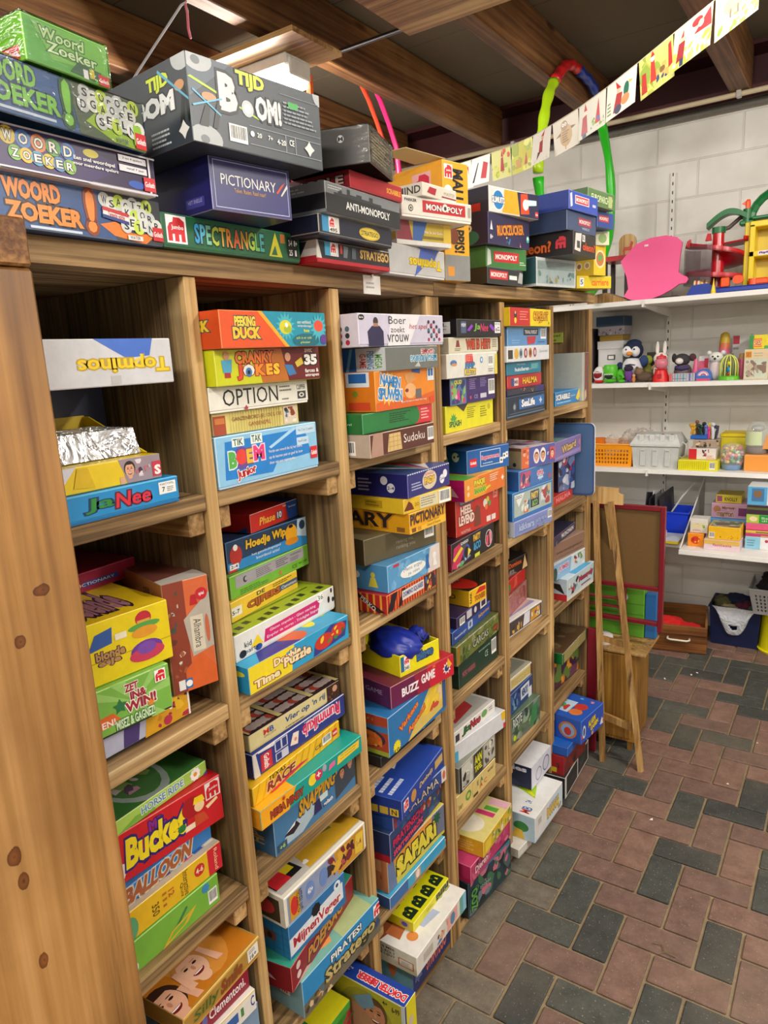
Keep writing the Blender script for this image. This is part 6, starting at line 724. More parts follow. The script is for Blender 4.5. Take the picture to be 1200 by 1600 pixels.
COLN = ['nearest', 'second', 'third', 'fourth', 'fifth', 'farthest']; ROWN = ['top', 'second', 'third', 'fourth', 'bottom']
ORD = ['topmost', 'second down', 'third down', 'fourth down', 'fifth down', 'sixth down', 'seventh down']
FILM = None
def film_mat():
    global FILM
    if FILM: return FILM
    m = bpy.data.materials.new('shrink_film'); m.use_nodes = True; nt = m.node_tree
    for n in list(nt.nodes): nt.nodes.remove(n)
    out = node(nt, 'ShaderNodeOutputMaterial'); mx = node(nt, 'ShaderNodeMixShader'); tr = node(nt, 'ShaderNodeBsdfTransparent'); gl = node(nt, 'ShaderNodeBsdfGlossy')
    gl.inputs['Roughness'].default_value = .12; fr = node(nt, 'ShaderNodeFresnel'); fr.inputs['IOR'].default_value = 1.5
    tc = node(nt, 'ShaderNodeTexCoord'); mp = node(nt, 'ShaderNodeMapping'); mp.inputs['Scale'].default_value = (10, 10, 30); nz = node(nt, 'ShaderNodeTexNoise'); nz.inputs['Scale'].default_value = 2.2; nz.inputs['Distortion'].default_value = 1.2
    bp = node(nt, 'ShaderNodeBump'); bp.inputs['Strength'].default_value = .6; bp.inputs['Distance'].default_value = .004
    nt.links.new(tc.outputs['Object'], mp.inputs[0]); nt.links.new(mp.outputs[0], nz.inputs['Vector']); nt.links.new(nz.outputs[0], bp.inputs['Height'])
    nt.links.new(bp.outputs[0], gl.inputs['Normal']); nt.links.new(bp.outputs[0], fr.inputs['Normal'])
    ma = node(nt, 'ShaderNodeMath', operation='MULTIPLY_ADD'); ma.inputs[1].default_value = .9; ma.inputs[2].default_value = .0; ma.use_clamp = True
    nt.links.new(fr.outputs[0], ma.inputs[0]); nt.links.new(ma.outputs[0], mx.inputs[0]); nt.links.new(tr.outputs[0], mx.inputs[1]); nt.links.new(gl.outputs[0], mx.inputs[2]); nt.links.new(mx.outputs[0], out.inputs[0])
    FILM = m; return m
def light_edge(hx):
    v = [int(hx[i:i+2], 16) for i in (0, 2, 4)]
    return '%02x%02x%02x' % tuple(int(c+(225-c)*.35) if c < 225 else c for c in v)
def make_box(key, cell, x, y, z, w, h, yaw, ext, order):
    a = ART[key]; d = a['d']
    if cell[0] != 'T': d = min(d, .44+x)
    if key in ('sequence', 'janee_blue'): d = .185
    bm_ = mat(a['b'], INK); em = mat(a['e'] or light_edge(a['b']), .6)
    if cell[0] == 'T':
        lab = a['desc']+', on the rack top'
    else:
        lab = '%s, %s, %s column, %s cell' % (a['desc'], order, COLN[int(cell[0])], ROWN[int(cell[1])])
    hh = h-.0008; root = None
    mb = MB()
    if key == 'bingo':
        root = empty('game_box', (x, y, z), math.radians(yaw))
        t_ = .003
        mb.box((-d, 0, 0), (0, w, t_), bm_); mb.box((-t_, 0, t_), (0, w, hh), bm_, .0008, em); mb.box((-d, 0, t_), (-d+t_, w, hh), bm_, .0008, em)
        mb.box((-d+t_, 0, t_), (-t_, t_, hh), bm_, .0008, em); mb.box((-d+t_, w-t_, t_), (-t_, w, hh), bm_, .0008, em)
    elif a['lid']:
        root = empty('game_box', (x, y, z), math.radians(yaw)); i_ = .0015
        b2 = MB(); b2.box((-d+i_, -ext+i_, 0), (-i_, w-i_, hh-.003), mat(a['lid'], .5), .0008); b2.build('box_base', root)
        mb.box((-d, -ext, max(a['bh']*h, .003)), (0, w, hh), bm_, .0016, em)
    else:
        mb.box((-d, -ext, 0), (0, w, hh), bm_, .0014, em)
    paint(mb, a['F'], w, h, lambda p, q, o: (o, p, q), (-ext, w))
    if a['T']: paint(mb, a['T'], w, d, lambda p, q, o: (-q, p, hh+o), (-ext, w))
    if a['L']:
        paint(mb, a['L'], .1, h, lambda p, q, o: (p-.1, -ext-o, q), (.1-d, .1))
    if root is None:
        o = mb.build(a['name']); o.location = (x, y, z); o.rotation_euler = (0, 0, math.radians(yaw)); root = o
    else: mb.build('box_lid' if a['lid'] else 'tray', root)
    tag(root, lab, 'game box' if a['name'] == 'game_box' else 'storage box', 'board games on top of the rack' if cell[0] == 'T' else 'board games in the rack cells')
    if a['wrap']:
        f = MB(); s = .0022; f.box((-d-s, -ext-s, 0), (s, w+s, hh+s), film_mat(), .002); f.build('clear_film', root)
    return root
BOXES = [  # key, cell, x, y, z of the front near corner, width, height, turn in degrees, hidden extension
 ('woord_orange', 'T_a', 0.031, 0.553, 2.007, 0.226, 0.065, 2.8, 0.15),
 ('woord_purple', 'T_a', 0.047, 0.52, 2.072, 0.239, 0.053, 1.1, 0.12),
 ('woord_blue', 'T_a', 0.079, 0.512, 2.125, 0.224, 0.064, 5.5, 0.12),
 ('woord_green', 'T_a', 0.083, 0.552, 2.189, 0.123, 0.053, 4.5, 0),
 ('spectrangle', 'T_b', 0.02, 0.779, 2.007, 0.329, 0.053, -0.0, 0),
 ('pictionary_blue', 'T_b', 0.079, 0.834, 2.06, 0.164, 0.079, -7.7, 0),
 ('tijdbom', 'T_b', 0.115, 0.774, 2.139, 0.266, 0.117, -6.0, 0),
 ('stratego_red', 'T_c', 0.053, 1.117, 2.007, 0.265, 0.042, 1.3, 0),
 ('stratego_blue', 'T_c', 0.087, 1.086, 2.049, 0.264, 0.038, 2.2, 0),
 ('anti_monopoly', 'T_c', 0.1, 1.095, 2.087, 0.275, 0.055, 2.7, 0),
 ('scrabble_red', 'T_c', 0.1, 1.175, 2.142, 0.198, 0.032, 2.2, 0),
 ('sunset', 'T_c', 0.153, 1.168, 2.174, 0.164, 0.066, 17.8, 0),
 ('topminos_top', 'T_d', 0.03, 1.407, 2.007, 0.265, 0.069, 0.5, 0),
 ('yellow_flat', 'T_d', 0.024, 1.452, 2.076, 0.189, 0.054, -13.3, 0),
 ('monopoly_white', 'T_d', 0.052, 1.435, 2.13, 0.24, 0.046, -13.8, 0),
 ('mind', 'T_d', 0.078, 1.486, 2.176, 0.148, 0.03, -3.3, 0),
 ('malle_tall', 'T_d2', 0.029, 1.673, 2.007, 0.099, 0.289, -12.6, 0),
 ('monopoly_black', 'T_e', 0.011, 1.959, 2.017, 0.226, 0.048, -3.7, 0),
 ('monopoly_green', 'T_e', -0.01, 1.997, 2.065, 0.207, 0.063, -11.7, 0),
 ('purple_monster', 'T_e', 0.014, 1.964, 2.128, 0.256, 0.086, -4.7, 0),
 ('smurf', 'T_e', 0.015, 1.969, 2.214, 0.257, 0.071, -11.3, 0),
 ('clear_box', 'T_f', 0.024, 2.302, 2.025, 0.251, 0.092, -10.9, 0),
 ('napoleon', 'T_f', 0.131, 2.35, 2.117, 0.217, 0.074, -1.4, 0),
 ('monopoly_grey', 'T_f', 0.119, 2.323, 2.191, 0.233, 0.06, -5.2, 0),
 ('monopoly_blue', 'T_f', 0.128, 2.317, 2.251, 0.22, 0.057, -6.2, 0),
 ('carriere', 'T_g', 0.032, 2.679, 2.035, 0.18, 0.045, -26.5, 0),
 ('yellow_pop', 'T_g', 0.081, 2.727, 2.08, 0.076, 0.106, -16.1, 0),
 ('small_cream', 'T_g', 0.084, 2.731, 2.185, 0.061, 0.049, -36.7, 0),
 ('monopoly_blue2', 'T_g', 0.118, 2.639, 2.235, 0.126, 0.054, -10.0, 0),
 ('green_cluster', 'T_g', 0.132, 2.493, 2.289, 0.217, 0.053, -6.8, 0),
 ('janee_blue', '00', -0.0, 0.568, 1.605, 0.202, 0.044, -0.0, 0.07),
 ('sequence', '00', -0.01, 0.57, 1.649, 0.177, 0.04, -0.0, 0.07),
 ('navy_back', '00', -0.2, 0.5, 1.605, 0.29, 0.1955, 0, 0),
 ('topminos', '00', 0.02, 0.556, 1.801, 0.214, 0.069, -0.0, 0.07),
 ('monsters', '01', -0.038, 0.585, 1.205, 0.186, 0.048, 0.3, 0.08),
 ('zetinwin', '01', -0.02, 0.575, 1.253, 0.136, 0.083, -5.2, 0.05),
 ('wiebel', '01', -0.033, 0.584, 1.336, 0.148, 0.105, -6.0, 0.05),
 ('pictionary_maroon', '01', -0.187, 0.675, 1.441, 0.13, 0.036, 2.5, 0.05),
 ('alhambra', '01b', -0.036, 0.737, 1.2535, 0.087, 0.207, -15, 0),
 ('green_puzzle', '02', -0.024, 0.575, 0.81, 0.199, 0.062, -0.0, 0.05),
 ('quiz_yellow', '02', -0.027, 0.578, 0.872, 0.214, 0.056, 0.1, 0.05),
 ('balloon_brown', '02', -0.039, 0.586, 0.929, 0.204, 0.034, 2.3, 0.05),
 ('bucket', '02', -0.052, 0.595, 0.963, 0.221, 0.094, -4.6, 0.05),
 ('horse_ride', '02', -0.049, 0.595, 1.057, 0.211, 0.028, 2.5, 0.05),
 ('low_blue', '03', 0.02, 0.6, 0.3955, 0.2, 0.177, 0, 0),
 ('white_cards', '03', 0.026, 0.67, 0.573, 0.118, 0.047, -1.9, 0),
 ('clementoni_red', '03', 0.017, 0.654, 0.62, 0.132, 0.048, -0.7, 0),
 ('faces', '03', 0.034, 0.616, 0.668, 0.206, 0.043, 4.0, 0),
 ('boem', '10', 0.0, 0.86, 1.605, 0.282, 0.095, -0.0, 0),
 ('ganzenbord', '10', -0.01, 0.868, 1.7, 0.233, 0.041, 0.0, 0),
 ('option', '10', 0.0, 0.857, 1.741, 0.267, 0.046, -0.0, 0),
 ('cranky', '10', 0.02, 0.86, 1.787, 0.283, 0.063, -0.0, 0),
 ('duck', '10', 0.045, 0.856, 1.85, 0.282, 0.064, -0.0, 0),
 ('doubletime', '11', 0.012, 0.872, 1.205, 0.318, 0.056, 0.0, 0),
 ('glazen', '11', -0.023, 0.877, 1.261, 0.332, 0.056, 2.6, 0),
 ('cijfers', '11', -0.076, 0.926, 1.317, 0.237, 0.043, 6.7, 0),
 ('green_grey', '11', -0.085, 0.939, 1.36, 0.271, 0.049, 4.6, 0),
 ('hoedje', '11', -0.102, 0.953, 1.409, 0.256, 0.066, 1.1, 0),
 ('phase', '11', -0.102, 1.028, 1.476, 0.176, 0.041, 7.2, 0),
 ('snapping', '12', -0.009, 0.918, 0.81, 0.291, 0.098, 0.7, 0),
 ('megamindy', '12', 0.005, 0.872, 0.908, 0.337, 0.044, -1.4, 0),
 ('race', '12', -0.015, 0.877, 0.952, 0.304, 0.042, 2.5, 0),
 ('rummikub', '12', -0.032, 0.901, 0.994, 0.308, 0.055, -0.4, 0),
 ('vier', '12', -0.041, 0.905, 1.049, 0.292, 0.039, -1.6, 0),
 ('pirates', '13', 0.013, 0.935, 0.395, 0.293, 0.097, -1.3, 0),
 ('poepsac', '13', 0.014, 0.905, 0.492, 0.299, 0.064, 9.9, 0),
 ('mijnen', '13', 0.003, 0.92, 0.556, 0.197, 0.086, -0.8, 0),
 ('white_cartoon', '13', 0.004, 0.914, 0.642, 0.295, 0.075, -0.4, 0),
 ('sudoku', '20', 0.05, 1.262, 1.605, 0.284, 0.053, -0.0, 0),
 ('green_red', '20', 0.035, 1.259, 1.658, 0.306, 0.045, 0.0, 0),
 ('namen', '20', 0.04, 1.308, 1.703, 0.265, 0.09, -0.0, 0),
 ('megafish', '20', 0.055, 1.332, 1.792, 0.238, 0.053, -0.0, 0),
 ('boer', '20', 0.045, 1.2505, 1.846, 0.352, 0.071, -1.6, 0),
 ('domino', '21', 0.015, 1.344, 1.205, 0.251, 0.05, 0.8, 0),
 ('lightblue', '21', 0.01, 1.361, 1.255, 0.249, 0.07, -1.5, 0),
 ('browngreen', '21', -0.039, 1.337, 1.325, 0.27, 0.067, -11.0, 0),
 ('pictionary_yellow', '21', 0.041, 1.424, 1.392, 0.164, 0.053, -3.5, 0),
 ('yellow_thin', '21', 0.035, 1.41, 1.445, 0.195, 0.038, -8.1, 0),
 ('babs', '21', 0.043, 1.42, 1.483, 0.205, 0.06, -1.0, 0),
 ('black_jumbo', '22', 0.002, 1.298, 0.81, 0.275, 0.03, -0.1, 0),
 ('keizer', '22', 0.023, 1.307, 0.84, 0.29, 0.109, -0.6, 0),
 ('buzz', '22', 0.008, 1.349, 0.949, 0.256, 0.062, -10.0, 0),
 ('bingo', '22', 0.002, 1.407, 1.011, 0.152, 0.059, -12.2, 0),
 ('blue_lower', '23', 0.006, 1.295, 0.395, 0.29, 0.036, -1.3, 0),
 ('safari', '23', -0.005, 1.307, 0.431, 0.293, 0.098, -1.6, 0),
 ('space_pink', '23', 0.008, 1.307, 0.528, 0.303, 0.087, 3.2, 0),
 ('ithaka', '23', 0.011, 1.323, 0.615, 0.272, 0.045, -1.6, 0),
 ('jumbo_blue', '23', 0.042, 1.321, 0.66, 0.277, 0.056, 6.8, 0),
 ('strat_navy', '24', 0, 1.392, 0.03, 0.222, 0.155, 0, 0),
 ('white_doctor', '24', 0.062, 1.323, 0.187, 0.287, 0.062, 0, 0),
 ('bibi', '24', 0.012, 1.392, 0.2495, 0.205, 0.03, 0, 0),
 ('yellow_fun', '30', -0.01, 1.717, 1.605, 0.306, 0.076, 0.0, 0),
 ('purple_quiz', '30', 0.0, 1.729, 1.681, 0.29, 0.075, -0.0, 0),
 ('beet', '30', 0.015, 1.688, 1.756, 0.317, 0.066, -0.0, 0),
 ('wieishet', '30', 0.01, 1.713, 1.821, 0.313, 0.045, -0.0, 0),
 ('janee_black', '30', 0.02, 1.742, 1.866, 0.287, 0.048, -0.0, 0),
 ('partyco_dark', '31', -0.006, 1.717, 1.205, 0.314, 0.083, 2.2, 0),
 ('red_levend', '31', -0.026, 1.787, 1.288, 0.266, 0.111, -3.6, 0),
 ('orange_pakje', '31', 0.011, 1.777, 1.4, 0.277, 0.065, -0.2, 0),
 ('regenwormen', '31', -0.027, 1.87, 1.464, 0.206, 0.072, -13.3, 0),
 ('dark_green', '32', -0.022, 1.767, 0.81, 0.272, 0.094, -0.4, 0),
 ('green_bag', '32', -0.008, 1.732, 0.904, 0.322, 0.063, 2.0, 0),
 ('ravens_blue', '32', -0.022, 1.735, 0.967, 0.308, 0.042, 4.1, 0),
 ('purple_small', '32', -0.022, 1.765, 1.009, 0.236, 0.036, 2.7, 0),
 ('yellow_ringers', '32', -0.029, 1.864, 1.045, 0.106, 0.053, -4.0, 0),
 ('cream_abc', '33', -0.022, 1.725, 0.395, 0.265, 0.067, -2.1, 0),
 ('bw_yellow', '33', -0.021, 1.745, 0.462, 0.253, 0.09, -1.4, 0),
 ('white_long', '33', -0.045, 1.766, 0.551, 0.29, 0.064, -8.8, 0),
 ('janee_white', '33', -0.044, 1.762, 0.615, 0.265, 0.044, -3.7, 0),
 ('dark_zoo', '34', 0.01, 1.721, 0.03, 0.27, 0.134, -6.4, 0),
 ('pink_zoo', '34', 0.02, 1.724, 0.164, 0.282, 0.064, -2.4, 0),
 ('yellow_animal', '34', 0.038, 1.783, 0.228, 0.233, 0.058, 1.2, 0),
 ('sealife', '40', 0.0, 2.106, 1.605, 0.327, 0.072, -0.0, 0),
 ('dark_thin', '40', -0.01, 2.132, 1.677, 0.322, 0.022, -0.0, 0),
 ('halma', '40', -0.01, 2.135, 1.699, 0.294, 0.045, 0.0, 0),
 ('huisdieren', '40', -0.005, 2.12, 1.744, 0.293, 0.042, -0.0, 0),
 ('spectrum_white', '40', 0.01, 2.091, 1.786, 0.362, 0.05, -0.0, 0),
 ('trivial', '40', 0.0, 2.118, 1.836, 0.34, 0.061, 0.0, 0),
 ('camelot', '40', 0.02, 2.093, 1.897, 0.35, 0.057, 0.0, 0),
 ('lilac_kids', '41', 0.004, 2.14, 1.205, 0.281, 0.054, -5.8, 0),
 ('partyco_blue', '41', -0.002, 2.144, 1.259, 0.301, 0.097, -5.1, 0),
 ('blue_kids', '41', 0.003, 2.187, 1.356, 0.263, 0.067, -4.2, 0),
 ('photo_open', '41', -0.005, 2.231, 1.423, 0.2, 0.073, -13.3, 0),
 ('white_cat', '42', -0.049, 2.201, 0.81, 0.271, 0.063, -4.3, 0),
 ('pink_bag', '42', -0.069, 2.238, 0.873, 0.235, 0.077, 5.3, 0),
 ('red_plain', '42', -0.08, 2.267, 0.95, 0.208, 0.05, 4.8, 0),
 ('dominos_black', '42', -0.1, 2.315, 1.0, 0.156, 0.059, -4.8, 0),
 ('green_camo', '43', -0.038, 2.185, 0.395, 0.23, 0.108, -5.2, 0),
 ('blue_words', '43', -0.048, 2.205, 0.503, 0.206, 0.084, -0.1, 0),
 ('cream_gold', '43', -0.059, 2.228, 0.586, 0.183, 0.052, -3.2, 0),
 ('grey_case', '44', 0.036, 2.064, 0.03, 0.097, 0.035, -6.5, 0),
 ('mb_white', '44', 0.074, 2.127, 0.065, 0.266, 0.102, -1.5, 0),
 ('navy_ies', '44', 0.004, 2.27, 0.175, 0.19, 0.094, -1.8, 0),
 ('scrabble_junior', '50', -0.02, 2.597, 1.605, 0.308, 0.054, -0.0, 0),
 ('grey_upright', '50b', 0.0, 2.872, 1.605, 0.055, 0.196, 0, 0),
 ('halma_small', '51', -0.044, 2.64, 1.205, 0.238, 0.039, 1.2, 0),
 ('robot_bag', '51', -0.06, 2.74, 1.2445, 0.13, 0.152, -10, 0),
 ('wizard', '51', -0.01, 2.562, 1.398, 0.3, 0.076, -0.0, 0),
 ('blue_red_out', '52', 0.005, 2.659, 0.81, 0.303, 0.093, -2.9, 0),
 ('white_blue', '52', -0.033, 2.61, 0.903, 0.313, 0.069, -4.7, 0),
 ('brown_www', '52', -0.047, 2.64, 0.972, 0.284, 0.076, -7.4, 0),
 ('graffiti', '52', -0.032, 2.605, 1.048, 0.308, 0.039, 3.1, 0),
 ('dark_colour', '53', -0.053, 2.666, 0.395, 0.256, 0.161, -4.4, 0),
 ('cream_green', '53', 0.007, 2.602, 0.556, 0.321, 0.048, 0.5, 0),
 ('black_white', '54', 0.062, 2.479, 0.03, 0.334, 0.095, 2.3, 0),
 ('red_black', '54', 0.052, 2.49, 0.125, 0.24, 0.086, -2.7, 0),
 ('blue_small', '54', 0.065, 2.497, 0.212, 0.247, 0.038, -1.6, 0),
 ('paw_blue', '54', 0.103, 2.549, 0.25, 0.202, 0.102, -8.4, 0),
 ('yellow_green', '13b', -0.03, 0.94, 0.03, 0.205, 0.2, 0, 0),
 ('dokter', '13b', 0.128, 1.158, 0.0305, 0.053, 0.25, 0, 0),
]

from collections import Counter
cnt = Counter(b[1] for b in BOXES); seen = Counter(); BOBJ = {}
for (key, cell, x, y, z, w, h, yaw, ext) in BOXES:
    k = seen[cell]; seen[cell] += 1
    BOBJ[key] = make_box(key, cell, x, y, z, w, h, yaw, ext, ORD[cnt[cell]-1-k])
# ------------------------------------------------------------------ soft and odd things among the games
def rotz(o, d): o.rotation_euler = (0, 0, math.radians(d)); return o
def cloth(name, c, r, col, seed=1, amp=.22, rough=.6, n=40, k=26, flat=.0, sheen=True):
    """crumpled soft lump: sphere pushed about by ridged noise"""
    rd = random.Random(seed); ph = [(Vector((rd.uniform(-1, 1), rd.uniform(-1, 1), rd.uniform(-1, 1))).normalized()*rd.uniform(3, 9), rd.uniform(0, 6)) for _ in range(9)]
    mb = MB(); vs = []; fs = []
    for i in range(k+1):
        t = math.pi*i/k
        for j in range(n):
            a = 2*math.pi*j/n; d = Vector((math.sin(t)*math.cos(a), math.sin(t)*math.sin(a), math.cos(t)))
            q = sum((1-abs(math.sin(d.dot(w)+p)))*1.0/len(ph) for w, p in ph); q = 1+amp*(q-.45)*2
            vs.append((c[0]+r[0]*d.x*q, c[1]+r[1]*d.y*q, c[2]+max(r[2]*d.z*q, -r[2]*(1-flat))))
    for i in range(k):
        for j in range(n): fs.append((i*n+j, (i+1)*n+j, (i+1)*n+(j+1) % n, i*n+(j+1) % n))
    mb.add(vs, fs, mat(col, rough)); return mb.build(name, smooth=True)
# blue drawstring bag in the bingo tray
t = empty('drawstring_bag', (-.055, 1.478, 1.0335)); rotz(t, -12); tag(t, 'shiny royal blue drawstring bag lying in the open yellow bingo tray', 'bag')
o = cloth('bag_body', (0, -.005, .037), (.085, .062, .042), '1c2f96', 4, .13, .35); o.parent = t
b = MB(); pts = [(.045+.02*math.cos(a), .058+.012*math.sin(a), .05+.01*math.cos(3*a)) for a in [i*.42 for i in range(15)]]
b.tube(pts, .003, mat('16267c', .6), 6, True); b.build('drawstring', t, True)
o = cloth('bag_neck', (.02, .062, .045), (.03, .022, .026), '1a2b8a', 9, .25, .35, 30, 16); o.parent = t
# silvery packs showing in the yellow carton
t = empty('foil_packs', (-.03, .50, 1.690)); tag(t, 'row of silvery shrink-wrapped packs standing out of the yellow carton', 'packs')
FOIL = mat('d4d6dc', .16, .75, bump=.9)
for i in range(9):
    b = MB(); x = -.012-.013*i
    b.add([(x, .0, 0), (x-.011, 0, 0), (x-.023, 0, .042), (x-.012, 0, .042), (x, .235, 0), (x-.011, .235, 0), (x-.023, .235, .042), (x-.012, .235, .042)], [(0, 1, 2, 3), (4, 7, 6, 5), (0, 3, 7, 4), (1, 5, 6, 2), (3, 2, 6, 7), (0, 4, 5, 1)], FOIL); b.build('pack', t)
b = MB(); b.prism([(-.004, 0), (-.15, 0), (-.17, .058), (-.15, .058)], .240, .2425, mat('e8c818', .45), axis=1); 
b.box((-.17, 0, .0), (-.165, .2425, .060), mat('c8a814', .5)); b.build('carton_flap', t)
# orange-yellow flap of the tall box
b = MB(); b.add([(-.05, 1.675, 2.2965), (.03, 1.69, 2.298), (-.03, 1.60, 2.318), (-.10, 1.59, 2.316), (-.05, 1.675, 2.2985), (.03, 1.69, 2.300), (-.03, 1.60, 2.320), (-.10, 1.59, 2.318)], [(0, 1, 2, 3), (7, 6, 5, 4), (0, 4, 5, 1), (1, 5, 6, 2), (2, 6, 7, 3), (3, 7, 4, 0)], mat('b8a070', .7))
o = b.build('box_flap'); o.parent = BOBJ['malle_tall']; o.matrix_parent_inverse = (Matrix.Translation(BOBJ['malle_tall'].location) @ Matrix.Rotation(BOBJ['malle_tall'].rotation_euler.z, 4, 'Z')).inverted()
# rounded blue board standing in the farthest column
def rrect(u0, v0, u1, v1, r, n=5):
    o = []
    for cx, cy, a0 in ((u1-r, v0+r, -90), (u1-r, v1-r, 0), (u0+r, v1-r, 90), (u0+r, v0+r, 180)):
        for i in range(n+1):
            a = math.radians(a0+90*i/n); o.append((cx+r*math.cos(a), cy+r*math.sin(a)))
    return o
b = MB(); b.prism(rrect(-.30, 1.206, .035, 1.512, .022), 2.902, 2.915, mat('3a5480', .3), axis=1, msides=mat('d8dce4', .4))
b.prism(rrect(-.29, 1.215, .028, 1.505, .018), 2.9012, 2.902, mat('4c6a94', .35), axis=1)
o = b.build('game_board'); tag(o, 'big slate blue board with rounded corners standing upright in the farthest column', 'board')
# ------------------------------------------------------------------ hoops, string and bunting
def hoop(label, x, cy, cz, R_, r, segs, name='hula_hoop'):
    t = empty(name, (x, cy, cz)); tag(t, label, 'hoop')
    for a0, a1, col in segs:
        b = MB(); pts = []; rs = []
        for i in range(25):
            a = math.radians(a0+(a1-a0)*i/24); q = 1+.012*math.sin(a*9+cy)
            pts.append((.006*math.sin(a*5), R_*q*math.sin(a), R_*q*math.cos(a))); rs.append(r*(1+.12*math.sin(i*1.1)))
        b.tube(pts, r, mat(col, .3), 10, rs=rs); b.build('hoop_section', t, True)
    return t
hoop('large ring of red, blue, green and lime plastic sections hanging against a joist', -.375, 3.92, 2.64, .56, .024, [(-42, -4, 'cc1c24'), (-2, 40, '1c3a9c'), (42, 168, '2cc020'), (-92, -44, 'b4dc1c'), (-170, -94, '2cc020')])
hoop('bright pink hoop hanging behind the first joist', -1.19, 2.98, 2.77, .455, .014, [(-180, 178, 'f0307c')])
hoop('orange-red hoop hanging beside the pink one', -1.225, 2.93, 2.77, .45, .012, [(-180, 178, 'e8482c')])
b = MB(); b.tube([(-1.15, 2.0, 3.088), (-1.172, 1.993, 3.082), (-1.283, 1.859, 2.859), (-1.36, 1.77, 2.70), (-1.40, 1.73, 2.40)], .0045, mat('b8b8bc', .8), 6)
b.tube([(-1.172, 1.993, 3.082), (-1.16, 2.0, 3.088), (-1.15, 2.0, 3.06), (-1.155, 2.0, 3.03)], .004, mat('b0b4b8', .8), 6)
o = b.build('cord', smooth=True); tag(o, 'grey twisted cord tied to a joist, running down behind the big boxes', 'cord')
b = MB(); b.tube([(-1.158, 2.0, 3.088), (-1.15, 1.998, 3.05), (-1.145, 1.99, 3.0), (-1.135, 1.987, 2.965)], .0045, mat('e07888', .8), 6)
o = b.build('ribbon', smooth=True); tag(o, 'short pink ribbon end hanging from the joist beside the grey cord', 'ribbon')
BP = [(.62, 2.478, 2.843), (.49, 2.549, 2.807), (.361, 2.621, 2.775), (.233, 2.694, 2.743), (.106, 2.772, 2.717), (-.022, 2.85, 2.697), (-.153, 2.923, 2.683), (-.271, 3.017, 2.685), (-.401, 3.092, 2.687), (-.531, 3.167, 2.697), (-.664, 3.24, 2.707), (-.79, 3.32, 2.722), (-.92, 3.40, 2.742)]
b = MB(); b.tube([(.78, 2.39, 2.89)]+BP+[(-1.05, 3.48, 2.768), (-1.3, 3.66, 2.84)], .0018, mat('c8c0a8', .9), 5); o = b.build('bunting_string', smooth=True)
tag(o, 'thin pale string of the picture bunting sagging across the ceiling', 'string')
CARDS = ['sheep on green grass', 'big red cap figure over yellow field', 'group of red-capped figures in a meadow', 'red-capped figure beside a duck', 'two red caps with blue flowers', 'brown speckled owl', 'figure with a mushroom', 'yellow garden scene', 'red-coated figure in green', 'black branch and red coat', 'pale sketch scene', 'last pale card by the joist']
